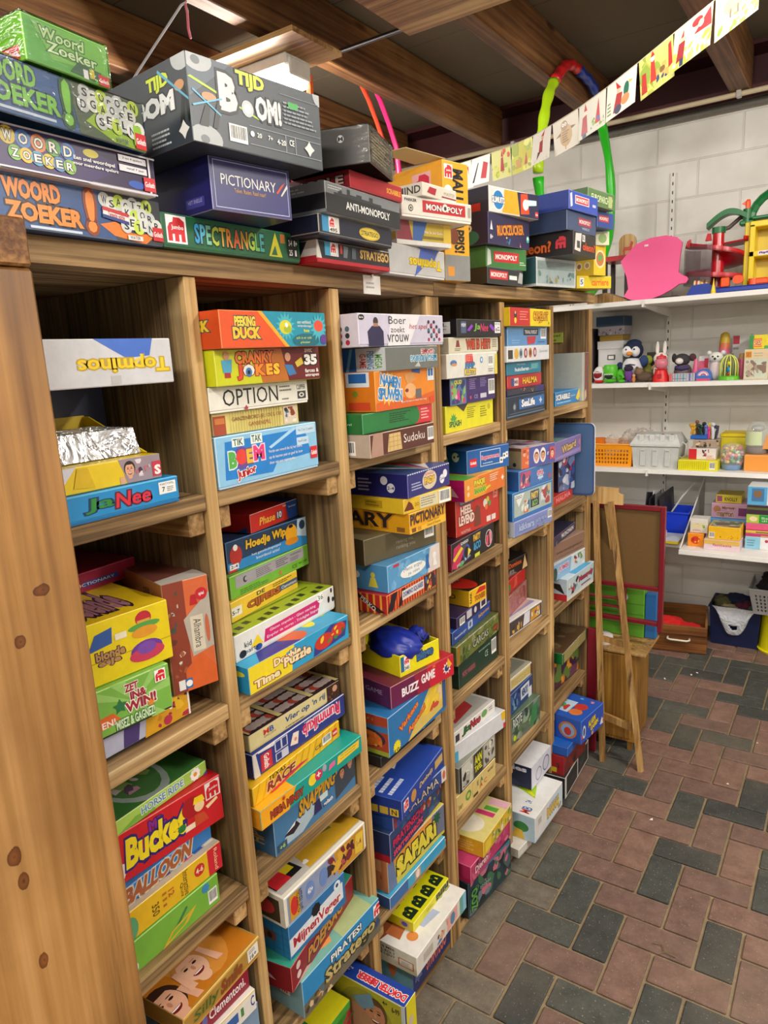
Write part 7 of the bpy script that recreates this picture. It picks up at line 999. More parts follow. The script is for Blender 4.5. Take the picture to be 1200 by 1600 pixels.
for i in range(12):
    p, q = Vector(BP[i]), Vector(BP[i+1]); dv = (q-p); L = dv.length; hz = math.hypot(dv.x, dv.y)
    nrm = Vector((-dv.y, dv.x, 0)).normalized()
    if nrm.dot(CAM-p) < 0: nrm = -nrm
    # card frame: a runs from q to p (left to right as seen), b goes down
    W_, H_ = L*.95, .118; o0 = q-dv*.025; ax = (p-q).normalized(); dn = Vector((0, 0, -1)); sw = nrm*(.012*math.sin(i*2.3))
    def tf(u, v, o, o0=o0, ax=ax, dn=dn, nrm=nrm, sw=sw): return o0+ax*u+dn*(H_-v)+sw*((H_-v)/H_)+nrm*o
    b = MB(); c = [tf(u, v, o) for o in (-.0004, .0) for u, v in ((0, 0), (W_, 0), (W_, H_), (0, H_))]
    bgc = ['c8c8a0', 'd0cca0', 'b8b868', 'dcd8cc', 'd4d4c8', 'dcd6ca', 'd8d6cc', 'c0bc50', 'c8c880', 'dcdcd4', 'd8d4cc', 'd4d0c4'][i]
    b.add(c, [(0, 1, 2, 3), (4, 7, 6, 5), (0, 4, 5, 1), (1, 5, 6, 2), (2, 6, 7, 3), (3, 7, 4, 0)], mat(bgc, .6))
    arts = [
     [BZ(0, 0, 1, .35, ['7a9a3a', '98b048'], 12, 2), E(.45, .6, .25, .22, 'b8a878'), R(.35, .3, .39, .5, '6a5a48'), R(.52, .3, .56, .5, '6a5a48'), C(.68, .72, .1, 'a89870'), BZ(.8, .5, 1, 1, ['b83828', 'd8c8a8'], 5, 1)],
     [BZ(0, 0, 1, .45, ['c8c040', 'd8d068', 'a8b040'], 22, 3), P([(.55, .55), (.95, .95), (1, .5)], 'b82830'), E(.62, .82, .14, .1, 'b82c30'), C(.72, .72, .09, 'e0b898'), P([(.1, .15), (.3, .2), (.32, .6), (.15, .6)], '8a2a30'), C(.24, .68, .08, 'd8b090'), P([(.2, .7), (.28, .7), (.27, .9)], 'b02828'), R(.2, .02, .3, .2, '303858')],
     [BZ(0, 0, 1, 1, ['a8b048', 'c8c868', '88a040', 'd8c870'], 26, 4), P([(.05, .1), (.22, .1), (.2, .6), (.08, .6)], 'b03028'), P([(.32, .25), (.5, .25), (.46, .8), (.36, .8)], 'b83830'), C(.41, .82, .08, 'e8d8c8'), P([(.35, .86), (.48, .86), (.42, 1)], 'b82828'), BZ(.5, .15, .85, .55, ['3a4a70', '7a5a38', 'c8a058'], 10, 6), P([(.85, .3), (.97, .35), (.95, .9), (.87, .85)], 'b82c2c')],
     [P([(.25, .1), (.5, .1), (.55, .55), (.35, .6)], 'a83030'), E(.42, .15, .12, .12, '38405a'), C(.42, .66, .08, 'e0b898'), P([(.35, .72), (.5, .7), (.3, .95)], 'b82828'), E(.68, .55, .09, .2, '1c6a50'), P([(.76, .65), (.9, .68), (.76, .74)], 'e0b038'), E(.66, .3, .14, .14, 'c88a58'), X(.05, .1, .2, .5, '6a8a4a', 4)],
     [P([(.1, .1), (.35, .1), (.3, .65), (.15, .6)], 'a83038'), C(.25, .7, .07, 'e8d8c8'), P([(.2, .75), (.32, .75), (.24, .98)], 'b82830'), P([(.62, .2), (.82, .2), (.74, .9)], 'b82c34'), R(.15, .0, .3, .12, '304068'), BZ(.4, .1, .95, .4, ['7aa048', '98b860', '4a68b0'], 9, 5)],
     [E(.5, .45, .24, .32, 'b89a68'), E(.45, .75, .13, .15, '9a7a50'), C(.4, .78, .05, W), C(.5, .78, .05, W), C(.4, .78, .02, K_), C(.5, .78, .02, K_), X(.35, .25, .65, .6, '6a4a28', 5), P([(.1, .5), (.3, .6), (.3, .5)], '7a5a38'), P([(.9, .6), (.7, .65), (.72, .55)], '7a5a38'), R(.45, .05, .48, .15, 'b87838')],
     [P([(.4, .3), (.6, .3), (.58, .7), (.42, .65)], 'a03030'), C(.55, .76, .08, 'd8b090'), P([(.48, .82), (.62, .8), (.66, .98)], 'b02828'), P([(.3, .1), (.5, .3), (.35, .35)], '583028'), BZ(.1, .0, .9, .15, ['c8c890', 'b8b878'], 6, 2)],
     [BZ(0, 0, 1, 1, ['b8c038', 'd8d868', '98a838', 'e0d880'], 22, 7), P([(.6, .2), (.75, .2), (.7, .6)], 'b03830'), R(.2, .15, .45, .45, 'b89048')],
     [BZ(0, 0, 1, .5, ['98a838', 'c8c850'], 12, 8), P([(.45, .25), (.65, .25), (.6, .75), (.5, .7)], 'a83038'), P([(.5, .75), (.62, .75), (.55, .98)], 'b82830'), BZ(.6, .5, 1, 1, ['c8503a', 'b83830'], 4, 1)],
     [P([(.1, .1), (.2, .1), (.4, .8), (.35, .8)], '282828'), P([(.55, .2), (.85, .15), (.9, .7), (.65, .8)], 'b83840')],
     [BZ(.2, .2, .8, .8, ['c8a890', 'b85848', 'd8d0c0'], 8, 3)], [BZ(.2, .2, .8, .8, ['c8c890', 'b8a888'], 6, 3)]][i]
    paint(b, arts, W_, H_, tf)
    o = b.build('picture_card'); tag(o, 'bunting picture card: %s' % CARDS[i], 'card', 'picture cards of the bunting')
# ------------------------------------------------------------------ wall shelving
WHT = mat('e8e6e2', .45); RAIL = mat('dcdad4', .45); SLOT = mat('38342e', .8)
def shelf(y0, z, x0, x1, label, br, th=.026):
    t = empty('wall_shelf', (x0, y0, z)); tag(t, label, 'shelf', 'white wall shelves')
    b = MB(); b.box((0, 0, -th), (x1-x0, 4.735-y0, 0), WHT, .0015); b.build('shelf_board', t)
    for bx in br:
        if not x0 < bx < x1: continue
        b = MB(); L = 4.725-y0; b.prism([(-.005, -th-.001), (-.005, -th-.012), (L, -th-.055), (L, -th-.001)], bx-x0-.006, bx-x0+.006, RAIL, axis=0); b.box((bx-x0-.006, -.008, -th-.014), (bx-x0+.006, .0, -.004), RAIL); b.build('bracket', t)
BR = [-.08, .62, 1.30, -.95]
shelf(4.10, 2.056, -1.3, 2.3, 'top white wall shelf carrying the pink board and toy garage', BR)
shelf(4.30, 1.600, -1.3, 2.3, 'second white wall shelf crowded with plush animals and toys', BR)
shelf(4.28, 1.095, -1.3, 2.3, 'third white wall shelf with orange basket and grey toolbox', BR)
shelf(4.00, .700, .166, 2.3, 'lowest white wall shelf with stacked puzzle boxes', BR)
shelf(4.13, .700, -1.3, .150, 'short low wall shelf holding the blue file bin', BR)
for x, z0, z1 in ((-.08, .30, 2.80), (-.70, .30, 2.80), (.62, .3, 2.8), (1.30, .3, 2.8)):
    b = MB(); b.box((x-.013, 4.722, z0), (x+.013, 4.7395, z1), RAIL, .001); z = z0+.03
    while z < z1-.02:
        b.box((x-.003, 4.7212, z), (x+.003, 4.7222, z+.018), SLOT); z += .05
    o = b.build('wall_rail'); tag(o, {-.08: 'slotted metal rail on the white wall just right of the rack', -.70: 'slotted metal rail on the wall behind the last game boxes', .62: 'slotted rail on the wall at the right edge', 1.30: 'slotted rail on the wall beyond the right edge'}[x], 'rail', 'slotted wall rails')
def thing(mb, name, label, cat, group=None, smooth=False, loc=None, rz=0):
    o = mb.build(name, smooth=False)
    if smooth: smooth_by_angle(o)
    if loc is not None: o.location = loc
    o.rotation_euler = (0, 0, math.radians(rz)); tag(o, label, cat, group); return o
def carton(x0, x1, y, z0, z1, col, ops, label, d=.18, L=(), top=(), name='toy_box', cat='box', rz=0, e=None, group='boxes on the wall shelves'):
    """box whose printed face looks along -y"""
    w, h = x1-x0, z1-z0-.0006; b = MB(); b.box((0, 0, 0), (w, d, h), mat(col, INK), .0015, mat(e or light_edge(col), .6))
    paint(b, ops, w, h, lambda p, q, o: (p, -o, q))
    if top: paint(b, top, w, d, lambda p, q, o: (p, q, h+o))
    if L: paint(b, L, d, h, lambda p, q, o: (w+o, p, q))
    return thing(b, name, label, cat, group, loc=(x0, y, z0), rz=rz)
# ---- top shelf
ZA = 2.0565
b = MB(); PK = mat('ee5c94', .38); out = [(-.172, 2.066), (-.205, 2.085), (-.190, 2.112), (-.183, 2.125), (-.195, 2.19), (-.232, 2.278), (-.20, 2.315), (-.155, 2.362), (-.08, 2.386), (.0, 2.39), (.06, 2.372), (.088, 2.345), (.080, 2.26), (.078, 2.188), (.10, 2.170), (.122, 2.160), (.130, 2.145), (.118, 2.128), (.085, 2.126), (.046, 2.100), (-.01, 2.074), (-.07, 2.0575), (-.13, 2.0575)]
t = empty('pink_board', (0, 4.17, ZA)); tag(t, 'bright pink child board with rounded outline leaning on the top wall shelf', 'board')
b.prism([(p[0], p[1]-ZA) for p in out], 0, .016, PK, axis=1); o = b.build('pink_panel', t); o.rotation_euler = (math.radians(-8), 0, 0)
b = MB(); paint(b, [C(.3, .5, .4, W), C(.6, .5, .4, W), C(.3, .5, .18, 'ee5c94'), S(.75, .6, .35, 6, W)], .03, .014, lambda p, q, o: (-.112+p, -.0005-o, .285+q)); o = b.build('white_emblem', t); o.rotation_euler = (math.radians(-8), 0, 0)
b = MB(); b.box((-.16, .03, .0), (.07, .20, .012), mat('2c2024', .6)); b.prism([(-.19, 0.012), (-.15, .012), (-.155, .18), (-.19, .18)], .05, .16, mat('241c20', .6), axis=1); b.build('rear_support', t)
t = empty('child_chair', (-.27, 4.36, ZA)); tag(t, 'small wooden child chair with red seat and dog picture, left of the pink board', 'chair')
b = MB(); b.prism(rrect(-.05, .24, .05, .40, .045), .11, .125, W_PALE, axis=1)
paint(b, [P([(.2, .35), (.3, .55), (.62, .55), (.72, .75), (.85, .68), (.78, .55), (.75, .25), (.68, .25), (.66, .42), (.38, .42), (.36, .25), (.28, .25), (.28, .4)], 'b83a2c')], .1, .16, lambda p, q, o: (-.05+p, .11-o, .24+q)); b.build('backrest', t)
b = MB(); b.prism(rrect(-.09, -.09, .07, .11, .03), .235, .262, mat('b01c20', .35)); b.build('seat', t)
for lx, ly in ((-.075, -.07), (.05, -.07), (-.075, .09), (.05, .09)):
    b = MB(); b.box((lx-.012, ly-.012, 0), (lx+.012, ly+.012, .234), mat('3c2c2c', .5), .002); b.build('leg', t)
b = MB(); b.prism([(-.42, .0), (-.20, .0), (-.19, .012), (-.31, .06), (-.42, .05)], 4.20, 4.34, W_PALE, axis=1); thing(b, 'wooden_ramp', 'pale wooden ramp block lying on the top wall shelf under the chair', 'block', loc=(0, 0, ZA))
# toy garage
t = empty('toy_garage', (.25, 4.30, ZA)); tag(t, 'big plastic toy garage with red spiral ramp, green bridge and yellow tower', 'toy')
RD = mat('c01424', .25); GR = mat('0f6a34', .3); YL = mat('e8cc10', .3); BL = mat('1c3a9a', .35); OR = mat('f0561c', .3)
b = MB(); b.lathe([(.033, 0), (.033, .15), (.030, .15), (.028, .325)], (0, 0, .02), RD, 20); b.build('column', t, False)
def ramp_mesh(a0, a1, z0, z1, r0, r1, n=40, lip=.016):
    b = MB(); 
    for r_in, r_out, up in ((r0, r1, 0), (r1-.006, r1, lip)):
        vs = []; fs = []
        for i in range(n+1):
            f_ = i/n; a = math.radians(a0+(a1-a0)*f_); z = z0+(z1-z0)*f_
            for r, zz in ((r_in, z-.007), (r_out, z-.007), (r_out, z+.001+up), (r_in, z+.001+up)): vs.append((r*math.cos(a), r*math.sin(a), zz))
        for i in range(n):
            for k in range(4): fs.append((i*4+k, i*4+(k+1) % 4, (i+1)*4+(k+1) % 4, (i+1)*4+k))
        fs += [(0, 1, 2, 3), (n*4+3, n*4+2, n*4+1, n*4)]; b.add(vs, fs, RD)
    return b
ramp_mesh(-30, 200, .262, .262, .03, .155).build('upper_ramp', t)
ramp_mesh(200, 400, .262, .16, .03, .14).build('spiral_ramp', t); ramp_mesh(40, 330, .16, .075, .03, .155).build('lower_ramp', t)
b = MB(); b.prism([(-.16, .255), (-.15, .29), (-.135, .30), (-.13, .265)], -.03, .0, RD, axis=1); b.prism([(-.045, .27), (-.035, .305), (-.02, .305), (-.015, .27)], -.12, -.10, RD, axis=1); b.build('ramp_stop', t)
b = MB(); vs = []; n = 16
for i in range(n+1):
    a = math.radians(130+140*i/n); vs += [(.165*math.cos(a), .165*math.sin(a), .06), (.165*math.cos(a), .165*math.sin(a), .25)]
b.add(vs, [(2*i, 2*i+2, 2*i+3, 2*i+1) for i in range(n)], mat('5c4a54', .15, alpha=.55)); b.build('smoked_window', t)
b = MB(); b.box((-.09, -.16, 0), (.6, .18, .028), BL, .006); b.prism([(-.12, 0), (-.09, .05), (-.02, .055), (.03, .028), (.03, 0)], -.17, -.05, BL, axis=1); b.build('blue_base', t)
b = MB(); pts = []
for i in range(13):
    f_ = i/12; pts.append((-.055+.19*f_, .0, .34+.055*math.sin(math.pi*f_*.9)+.01*f_))
for i in range(12):
    p, q = pts[i], pts[i+1]; b.add([(p[0], -.04, p[2]), (p[0], .04, p[2]), (q[0], .04, q[2]), (q[0], -.04, q[2]), (p[0], -.04, p[2]+.026), (p[0], .04, p[2]+.026), (q[0], .04, q[2]+.026), (q[0], -.04, q[2]+.026)], [(0, 1, 2, 3), (4, 7, 6, 5), (0, 3, 7, 4), (1, 5, 6, 2), (0, 4, 5, 1), (3, 2, 6, 7)], GR)
b.lathe([(.034, 0), (.034, .03)], (0, 0, .345-.03), GR, 18); b.build('green_bridge', t)
b = MB(); b.lathe([(.022, .0), (.022, .07)], (.135, -.01, .345), GR, 16); b.box((.10, -.03, .335), (.17, .03, .36), GR, .006)
pts = [(.15+.17*(1-math.cos(math.pi*i/12)), 0, .36+.14*math.sin(math.pi*i/12)) for i in range(13)]
b.tube(pts, .021, GR, 8); b.box((.16, -.05, .355), (.55, .06, .37), GR, .004); b.build('green_arch', t)
b = MB(); b.lathe([(.012, 0), (.012, .035), (.008, .045)], (.135, -.01, .415), OR, 12); b.prism([(.135, .425), (.135, .46), (.105, .442)], -.014, -.006, OR, axis=1); b.build('orange_pointer', t)
b = MB()
for x in (.155, .335, .54):
    b.box((x, -.06, .028), (x+.026, .09, .33), YL, .004)
for z in (.028, .17, .315): b.box((.155, -.06, z), (.566, .09, z+.03), YL, .004)
b.box((.165, .075, .05), (.56, .085, .32), mat('d8bc10', .35)); b.box((.13, -.04, .0285), (.155, .05, .345), YL, .004); b.build('yellow_tower', t)
b = MB(); paint(b, [P(rrect(.05, .1, .95, .9, .1), 'e8e8f0'), T('Play&go', .12, .3, .88, .72, '283c88', 'c83040', b=.03)], .08, .028, lambda p, q, o: (.195+p, -.0605-o, .172+q)); b.build('name_badge', t)
b = MB(); b.box((.045, -.17, .029), (.085, -.12, .075), OR, .005); b.prism(rrect(.10, .04, .15, .08, .018), -.16, -.14, OR, axis=1); b.box((.2, -.14, .029), (.26, -.09, .06), OR, .006); b.lathe([(.022, 0), (.022, .03)], (.19, -.12, .03), OR, 14); b.build('orange_pumps', t)
b = MB(); b.lathe([(.012, 0), (.012, .012), (.004, .05), (0.001, .075)], (.015, -.18, .0), YL, 12); b.build('yellow_cone', t)
b = MB()
for i, c in enumerate(['e8d890', 'c83838', 'e8e0d0', 'e0a020', 'e8d890', 'c83838', 'e8d890']): b.lathe([(.02, 0), (.02, .009)], (-.085+i*.0095, -.14, .056), mat(c, .4), 14, axis=0)
b.build('striped_roller', t)
b = MB(); b.tube([(-.02, .05, .33), (.04, .06, .345), (.09, .06, .385), (.15, .06, .395)], .011, mat('6c605c', .5), 8); b.build('grey_track', t, True)
# ---- second shelf
ZB = 1.6005; S2 = 'toys on the second wall shelf'
def box_at(x0, x1, y0, y1, z0, z1, col, name, label, cat, rough=.45, ops=None, group=None):
    b = MB(); b.box((0, 0, 0), (x1-x0, y1-y0, z1-z0-.0005), mat(col, rough), .003, mat(light_edge(col), .6))
    if ops: paint(b, ops, x1-x0, z1-z0, lambda p, q, o: (p, -o, q))
    return thing(b, name, label, cat, group, loc=(x0, y0, z0))
t = box_at(-.445, -.292, 4.50, 4.70, ZB, 1.845, 'd8d6d8', 'storage_box', 'white cardboard storage box with metal label holder, behind the penguin', 'storage box', ops=[C(.1, .9, .03, '787878'), C(.1, .1, .03, '787878')])
b = MB(); b.box((.06, -.004, .135), (.105, 0, .165), mat('60605c', .3, .9)); b.box((.066, -.0045, .14), (.099, -.004, .159), mat('e8e8e4', .6)); o = b.build('label_holder', t)
b = MB(); b.box((-.004, -.004, .20), (.157, .204, .249), mat('e2e0e2', .45), .002); b.build('box_lid', t)
box_at(-.44, -.30, 4.51, 4.68, 1.8505, 1.884, 'b8942c', 'toy_box', 'ochre yellow box on top of the white storage box', 'box')
t = box_at(-.447, -.288, 4.50, 4.68, 1.8845, 1.937, 'b0a8b4', 'tin_box', 'shiny silvery tin between the yellow and dark blue boxes', 'tin', .12, [BZ(0, 0, 1, .7, ['8a8090', 'c8c0cc', '605868'], 16, 3)])
box_at(-.46, -.29, 4.50, 4.69, 1.9375, 1.998, '123a5c', 'storage_box', 'dark blue box, top of the stack left of the wall rail', 'storage box')
box_at(-.50, -.463, 4.45, 4.68, ZB, 1.93, '1c1418', 'folder', 'dark narrow folder standing beside the white storage box', 'folder')
def plush(parts, name, label, loc, rz=0):
    t = empty(name, loc, math.radians(rz)); tag(t, label, 'toy', S2)
    for nm, shapes in parts:
        b = MB()
        for s in shapes:
            k, c, r, col = s[:4]
            if k == 'b': b.ball(c, r, mat(col, .85 if len(s) < 5 else s[4]), 16, 10)
            elif k == 'l': b.lathe(r, c, mat(col, .4 if len(s) < 5 else s[4]), 20)
            elif k == 't': b.tube(c, r, mat(col, .6 if len(s) < 5 else s[4]), 8)
            elif k == 'x': b.box(c, r, mat(col, .5), .002)
            elif k == 'f': b.prism(c, r[0], r[1], mat(col, .5), axis=1)
        o = b.build(nm, t); smooth_by_angle(o)
    return t
plush([('body', [('b', (0, 0, .075), (.062, .05, .075), 'dcdce0')]), ('head', [('b', (.0, .01, .185), (.062, .055, .058), '14203c'), ('b', (-.02, -.025, .18), (.035, .03, .034), 'e4e4e8'), ('b', (.022, -.022, .18), (.028, .028, .032), 'e0e0e4')]), ('beak', [('b', (-.004, -.058, .168), (.018, .016, .013), 'e09038')]), ('eye', [('b', (-.024, -.05, .192), .006, K_, .3), ('b', (.022, -.047, .192), .006, K_, .3)]), ('cap', [('b', (0.005, .015, .225), (.045, .04, .026), '16264c')]), ('wing', [('b', (-.07, -.01, .08), (.025, .02, .04), '18284c')]), ('wing', [('b', (.068, -.0, .12), (.026, .02, .035), '28406c')]), ('shirt_print', [('t', [(-.03, -.045, .10), (0, -.053, .105), (.03, -.047, .10)], .003, '303a50')])], 'plush_penguin', 'plush penguin in a white shirt with dark blue head, left on the second shelf', (-.225, 4.46, ZB))
plush([('body', [('b', (0, 0, .05), (.042, .035, .05), 'e8e4dc')]), ('head', [('b', (0, 0, .125), (.042, .036, .036), 'e8e4dc')]), ('ear', [('b', (-.02, 0, .185), (.011, .009, .042), 'e4e0d8')]), ('ear', [('b', (.022, 0, .185), (.011, .009, .042), 'e4e0d8')])], 'plush_rabbit', 'white plush rabbit with two upright ears behind the red dispenser', (-.07, 4.50, ZB+.005))
plush([('base', [('l', (0, 0, 0), [(.046, 0), (.043, .03), (.032, .065), (.036, .072)], 'd81c20')]), ('globe', [('b', (0, 0, .105), .038, 'd07888', .15)]), ('lid', [('l', (0, 0, .133), [(.03, 0), (.026, .012), (.008, .018), (.006, .026)], 'd83040')]), ('spout', [('x', (-.01, -.048, .02), (.012, -.038, .045), 'b01418')])], 'gumball_machine', 'red sweet dispenser with pinkish round globe, in front of the plush rabbit', (-.038, 4.375, ZB))
plush([('body', [('b', (.035, .02, .04), (.03, .035, .04), '54b828')]), ('head', [('l', (-.02, 0, .02), [(.036, .015), (.042, .035), (.042, .075), (.034, .088)], '5cc82c')]), ('jaw', [('b', (-.02, -.01, .014), (.04, .036, .014), '4cb024')]), ('mouth', [('b', (-.022, -.026, .042), (.026, .02, .017), '14301c')]), ('teeth', [('f', [(-.045+i*.009, .056), (-.036+i*.009, .056), (-.0405+i*.009, .047)], (-.046, -.043), 'f0f0e8') for i in range(6)]), ('foot', [('b', (.05, -.01, .01), (.022, .02, .01), '4cb024')]), ('arm', [('t', [(.04, -.02, .05), (.06, -.03, .045), (.066, -.03, .03)], .007, '50b828')])], 'toy_dinosaur', 'bright green toy head with dark open mouth and pointed teeth', (-.31, 4.375, ZB))
plush([('shell', [('b', (0, 0, .052), (.036, .036, .05), 'e8e4e4')]), ('inside', [('b', (-.002, -.012, .052), (.030, .029, .03), '8a1020')]), ('base', [('b', (0, 0, .012), (.034, .034, .012), 'c02028')]), ('fringe', [('f', [(-.026+i*.012, .07), (-.014+i*.012, .07), (-.02+i*.012, .058)], (-.043, -.038), 'f0ecec') for i in range(5)])], 'clam_toy', 'round white and dark red toy at the far left end of the second shelf', (-.395, 4.37, ZB))
plush([('body', [('b', (0, 0, .045), (.026, .02, .035), '6a3a8a')]), ('head', [('b', (0, 0, .082), (.028, .024, .02), '2c2038')]), ('leg', [('t', [(-.012, 0, .0), (-.01, 0, .03)], .007, '58307a')]), ('leg', [('t', [(.012, 0, .0), (.01, 0, .03)], .007, '58307a')])], 'toy_figure', 'small purple toy figure beside the green toy head', (-.222, 4.37, ZB))
plush([('body', [('b', (0, 0, .018), (.01, .008, .018), 'c87838')]), ('head', [('b', (0, 0, .04), .009, 'd8a070')])], 'toy_figure', 'tiny orange-brown toy figure right of the purple one', (-.188, 4.36, ZB))
plush([('body', [('b', (0, 0, .03), (.055, .04, .03), '5c4838')]), ('head', [('b', (-.03, -.01, .06), (.026, .024, .024), '7a6048')]), ('leg', [('b', (.04, -.02, .015), (.018, .02, .015), '4c3a2c')]), ('ear', [('b', (-.045, 0, .082), .009, '6a5040')])], 'plush_dog', 'brown plush animal lying between the purple figure and the red dispenser', (-.135, 4.40, ZB))
plush([('body', [('b', (0, 0, .055), (.03, .025, .05), '8a8c40')]), ('head', [('b', (0, 0, .125), (.03, .024, .028), '8a9430')]), ('arm', [('t', [(.02, 0, .07), (.05, -.01, .09)], .01, 'b8a078')])], 'plush_turtle', 'olive green plush toy right of the penguin head', (-.145, 4.50, ZB))
box_at(-.165, -.10, 4.56, 4.70, ZB, 1.77, '4a4038', 'toy_box', 'brown box behind the olive plush toy', 'box')
plush([('body', [('b', (0, 0, .05), (.05, .04, .05), '7a6a6c')]), ('head', [('b', (-.005, -.01, .118), (.046, .04, .036), '38343a')]), ('muzzle', [('b', (-.012, -.045, .112), (.022, .018, .018), 'dcdad6')]), ('ear', [('b', (-.05, 0, .13), (.014, .012, .026), '2c282c')]), ('ear', [('b', (.05, .0, .13), (.02, .014, .022), '4c2a34')]), ('scarf', [('t', [(-.035, -.03, .075), (0, -.045, .068), (.035, -.03, .075)], .012, '403468')])], 'plush_dog', 'dark plush dog with white muzzle in the middle of the second shelf', (.065, 4.46, ZB))
for i, (x0, x1, c, ops) in enumerate([(.012, .030, 'c85a60', []), (.031, .105, '9ab0bc', [R(0, .3, 1, .36, '3a4a58'), R(.15, 0, .2, 1, 'c85058'), R(.35, 0, .4, 1, '4a8aa0'), R(.55, 0, .6, 1, 'c87080'), R(.78, 0, .82, 1, '3a6a78')]), (.106, .15, 'b8a8b8', [R(.3, 0, .5, 1, '5868a0'), R(.7, 0, .85, 1, '80a0b0')])]):
    box_at(x0, x1, 4.35, 4.39, ZB, ZB+.045, c, 'toy_block', ['tiny pinkish toy block', 'blue-grey row of toy blocks with red lines', 'pale lilac toy block with blue bars'][i]+' under the dark plush dog', 'block', ops=ops, group='toy blocks')
plush([('bottle', [('l', (0, 0, 0), [(.016, 0), (.018, .05), (.012, .09), (.009, .12)], 'd86088', .3)])], 'toy_bottle', 'slim pink toy bottle left of the rainbow toy', (.145, 4.40, ZB))
b = MB(); pr = [(.0, 0), (.08, 0), (.08, .03)]+[(.04+.04*math.cos(math.radians(a)), .03+.035*math.sin(math.radians(a))) for a in range(15, 180, 15)]+[(0, .03)]
b.prism(pr, 0, .05, mat('3a70c0', .35), axis=1)
for r_, c in ((.75, 'e0a0b8'), (.55, 'e8e0e8'), (.36, 'c83a50'), (.18, '58b0d8')): b.prism([(.04+.04*r_*math.cos(math.radians(a)), .028+.035*r_*math.sin(math.radians(a))) for a in range(0, 181, 15)], -.0006-.0004*(1-r_), 0, mat(c, .4), axis=1)
b.box((.005, -.006, 0), (.075, 0, .012), mat('d84868', .4)); thing(b, 'rainbow_toy', 'blue half-round toy with a rainbow arch on the second shelf', 'toy', S2, loc=(.153, 4.36, ZB))
carton(.15, .235, 4.46, ZB, 1.735, 'd0ccd0', [R(0, 0, .35, .8, 'd86080'), R(.35, .5, .6, .9, 'c83048'), R(.6, .3, 1, .8, 'e4e0e4'), T('TOY', .62, .6, .95, .78, '404060')], 'white and pink box behind the rainbow toy', .12)
plush([('body', [('b', (0, 0, .055), (.036, .034, .055), 'd8c8cc')]), ('head', [('b', (0, -.005, .125), (.038, .034, .03), 'dcdcd8')]), ('ear', [('b', (-.036, 0, .15), .013, 'd4d4d0')]), ('ear', [('b', (.036, 0, .15), .013, 'd4d4d0')]), ('face', [('b', (-.012, -.036, .13), .005, K_, .3), ('b', (.014, -.036, .13), .005, K_, .3), ('b', (0, -.04, .118), .007, '2c2c2c', .4)])], 'plush_bear', 'pale plush bear with black eyes left of the yellow-green cage', (.245, 4.43, ZB))
plush([('cup', [('l', (0, 0, 0), [(.030, 0), (.028, .03)], 'd86888')]), ('cup', [('l', (0, 0, .03), [(.029, 0), (.027, .03)], 'd8704c')]), ('cup', [('l', (0, 0, .06), [(.028, 0), (.025, .03)], 'c8a828')]), ('cup', [('l', (0, 0, .09), [(.026, 0), (.022, .02), (.010, .03)], 'b89a30')])], 'stacking_cups', 'tower of pink and yellow stacking cups at the back of the second shelf', (.267, 4.56, 1.741))
box_at(.225, .31, 4.52, 4.70, ZB, 1.7405, '8c8a90', 'toy_box', 'grey box the stacking cups stand on', 'box')
t = empty('bird_cage_toy', (.318, 4.40, ZB)); tag(t, 'yellow-green toy cage with a blue bead and arched bars', 'toy', S2)
b = MB(); b.lathe([(.058, 0), (.056, .016), (.05, .022)], (0, 0, 0), mat('68c030', .4), 20); b.build('cage_base', t)
for a in range(0, 180, 36):
    ca, sa = math.cos(math.radians(a)), math.sin(math.radians(a)); b = MB()
    b.tube([(.046*math.cos(q)*ca, .046*math.cos(q)*sa, .07+.065*math.sin(q)) if q >= 0 else (.046*ca, .046*sa, .02) for q in [-1]+[math.pi*i/12 for i in range(13)]]+[(-.046*ca, -.046*sa, .02)], .0035, mat('dce878', .4), 6); b.build('arched_bar', t, True)
b = MB(); b.ball((0, 0, .055), (.013, .013, .018), mat('1c88b8', .3)); b.ball((0, 0, .09), .012, mat('e8d018', .3)); b.lathe([(.008, 0), (.008, .03)], (0, 0, .02), mat('d04838', .4), 10); b.build('bead', t, True)
plush([('bottle', [('l', (0, 0, 0), [(.022, 0), (.024, .08), (.02, .11)], 'cc5a80', .3)]), ('lid', [('l', (0, 0, .11), [(.018, 0), (.014, .03)], 'a88048', .4)])], 'toy_bottle', 'thick pink bottle with brown lid right of the cage', (.372, 4.47, ZB))
carton(.397, .515, 4.36, ZB, 1.762, 'd8c8a0', [R(.05, .7, .95, .95, 'e0c8a0'), R(.05, .72, .3, .93, 'd8a028'), T('SES', .07, .76, .28, .9, 'b83020'), X(.4, .74, .9, .9, 'b8a888', 2), R(.05, .05, .95, .68, 'c8d0c0'), BZ(.08, .08, .92, .64, ['c8b8a0', '8a7060', 'e0d8d0', 'a89888'], 22, 4)], 'craft box with small animal figures on its pale front', .2)
carton(.412, .56, 4.40, 1.7625, 1.836, 'e0cc18', [R(0, 0, .16, 1, '2a8a48'), R(.14, .1, .42, .75, 'e07a28'), T('SES', .17, .25, .4, .6, 'c83020', 'f0e0a0'), S(.7, .6, .35, 9, 'f0e040'), R(.5, .0, 1, .2, '48a048')], 'yellow and green craft box lying on the animal figure box', .16)
box_at(.30, .395, 4.60, 4.70, ZB, 1.845, 'c8c8c8', 'toy_box', 'pale grey box with a red square at the back of the second shelf', 'box', ops=[R(.05, .78, .4, .97, 'b8203c'), X(.05, .62, .4, .74, '888888', 1)])
box_at(.53, .66, 4.38, 4.6, ZB, 1.72, 'b8c8a8', 'toy_box', 'pale green box at the right edge of the second shelf', 'box')
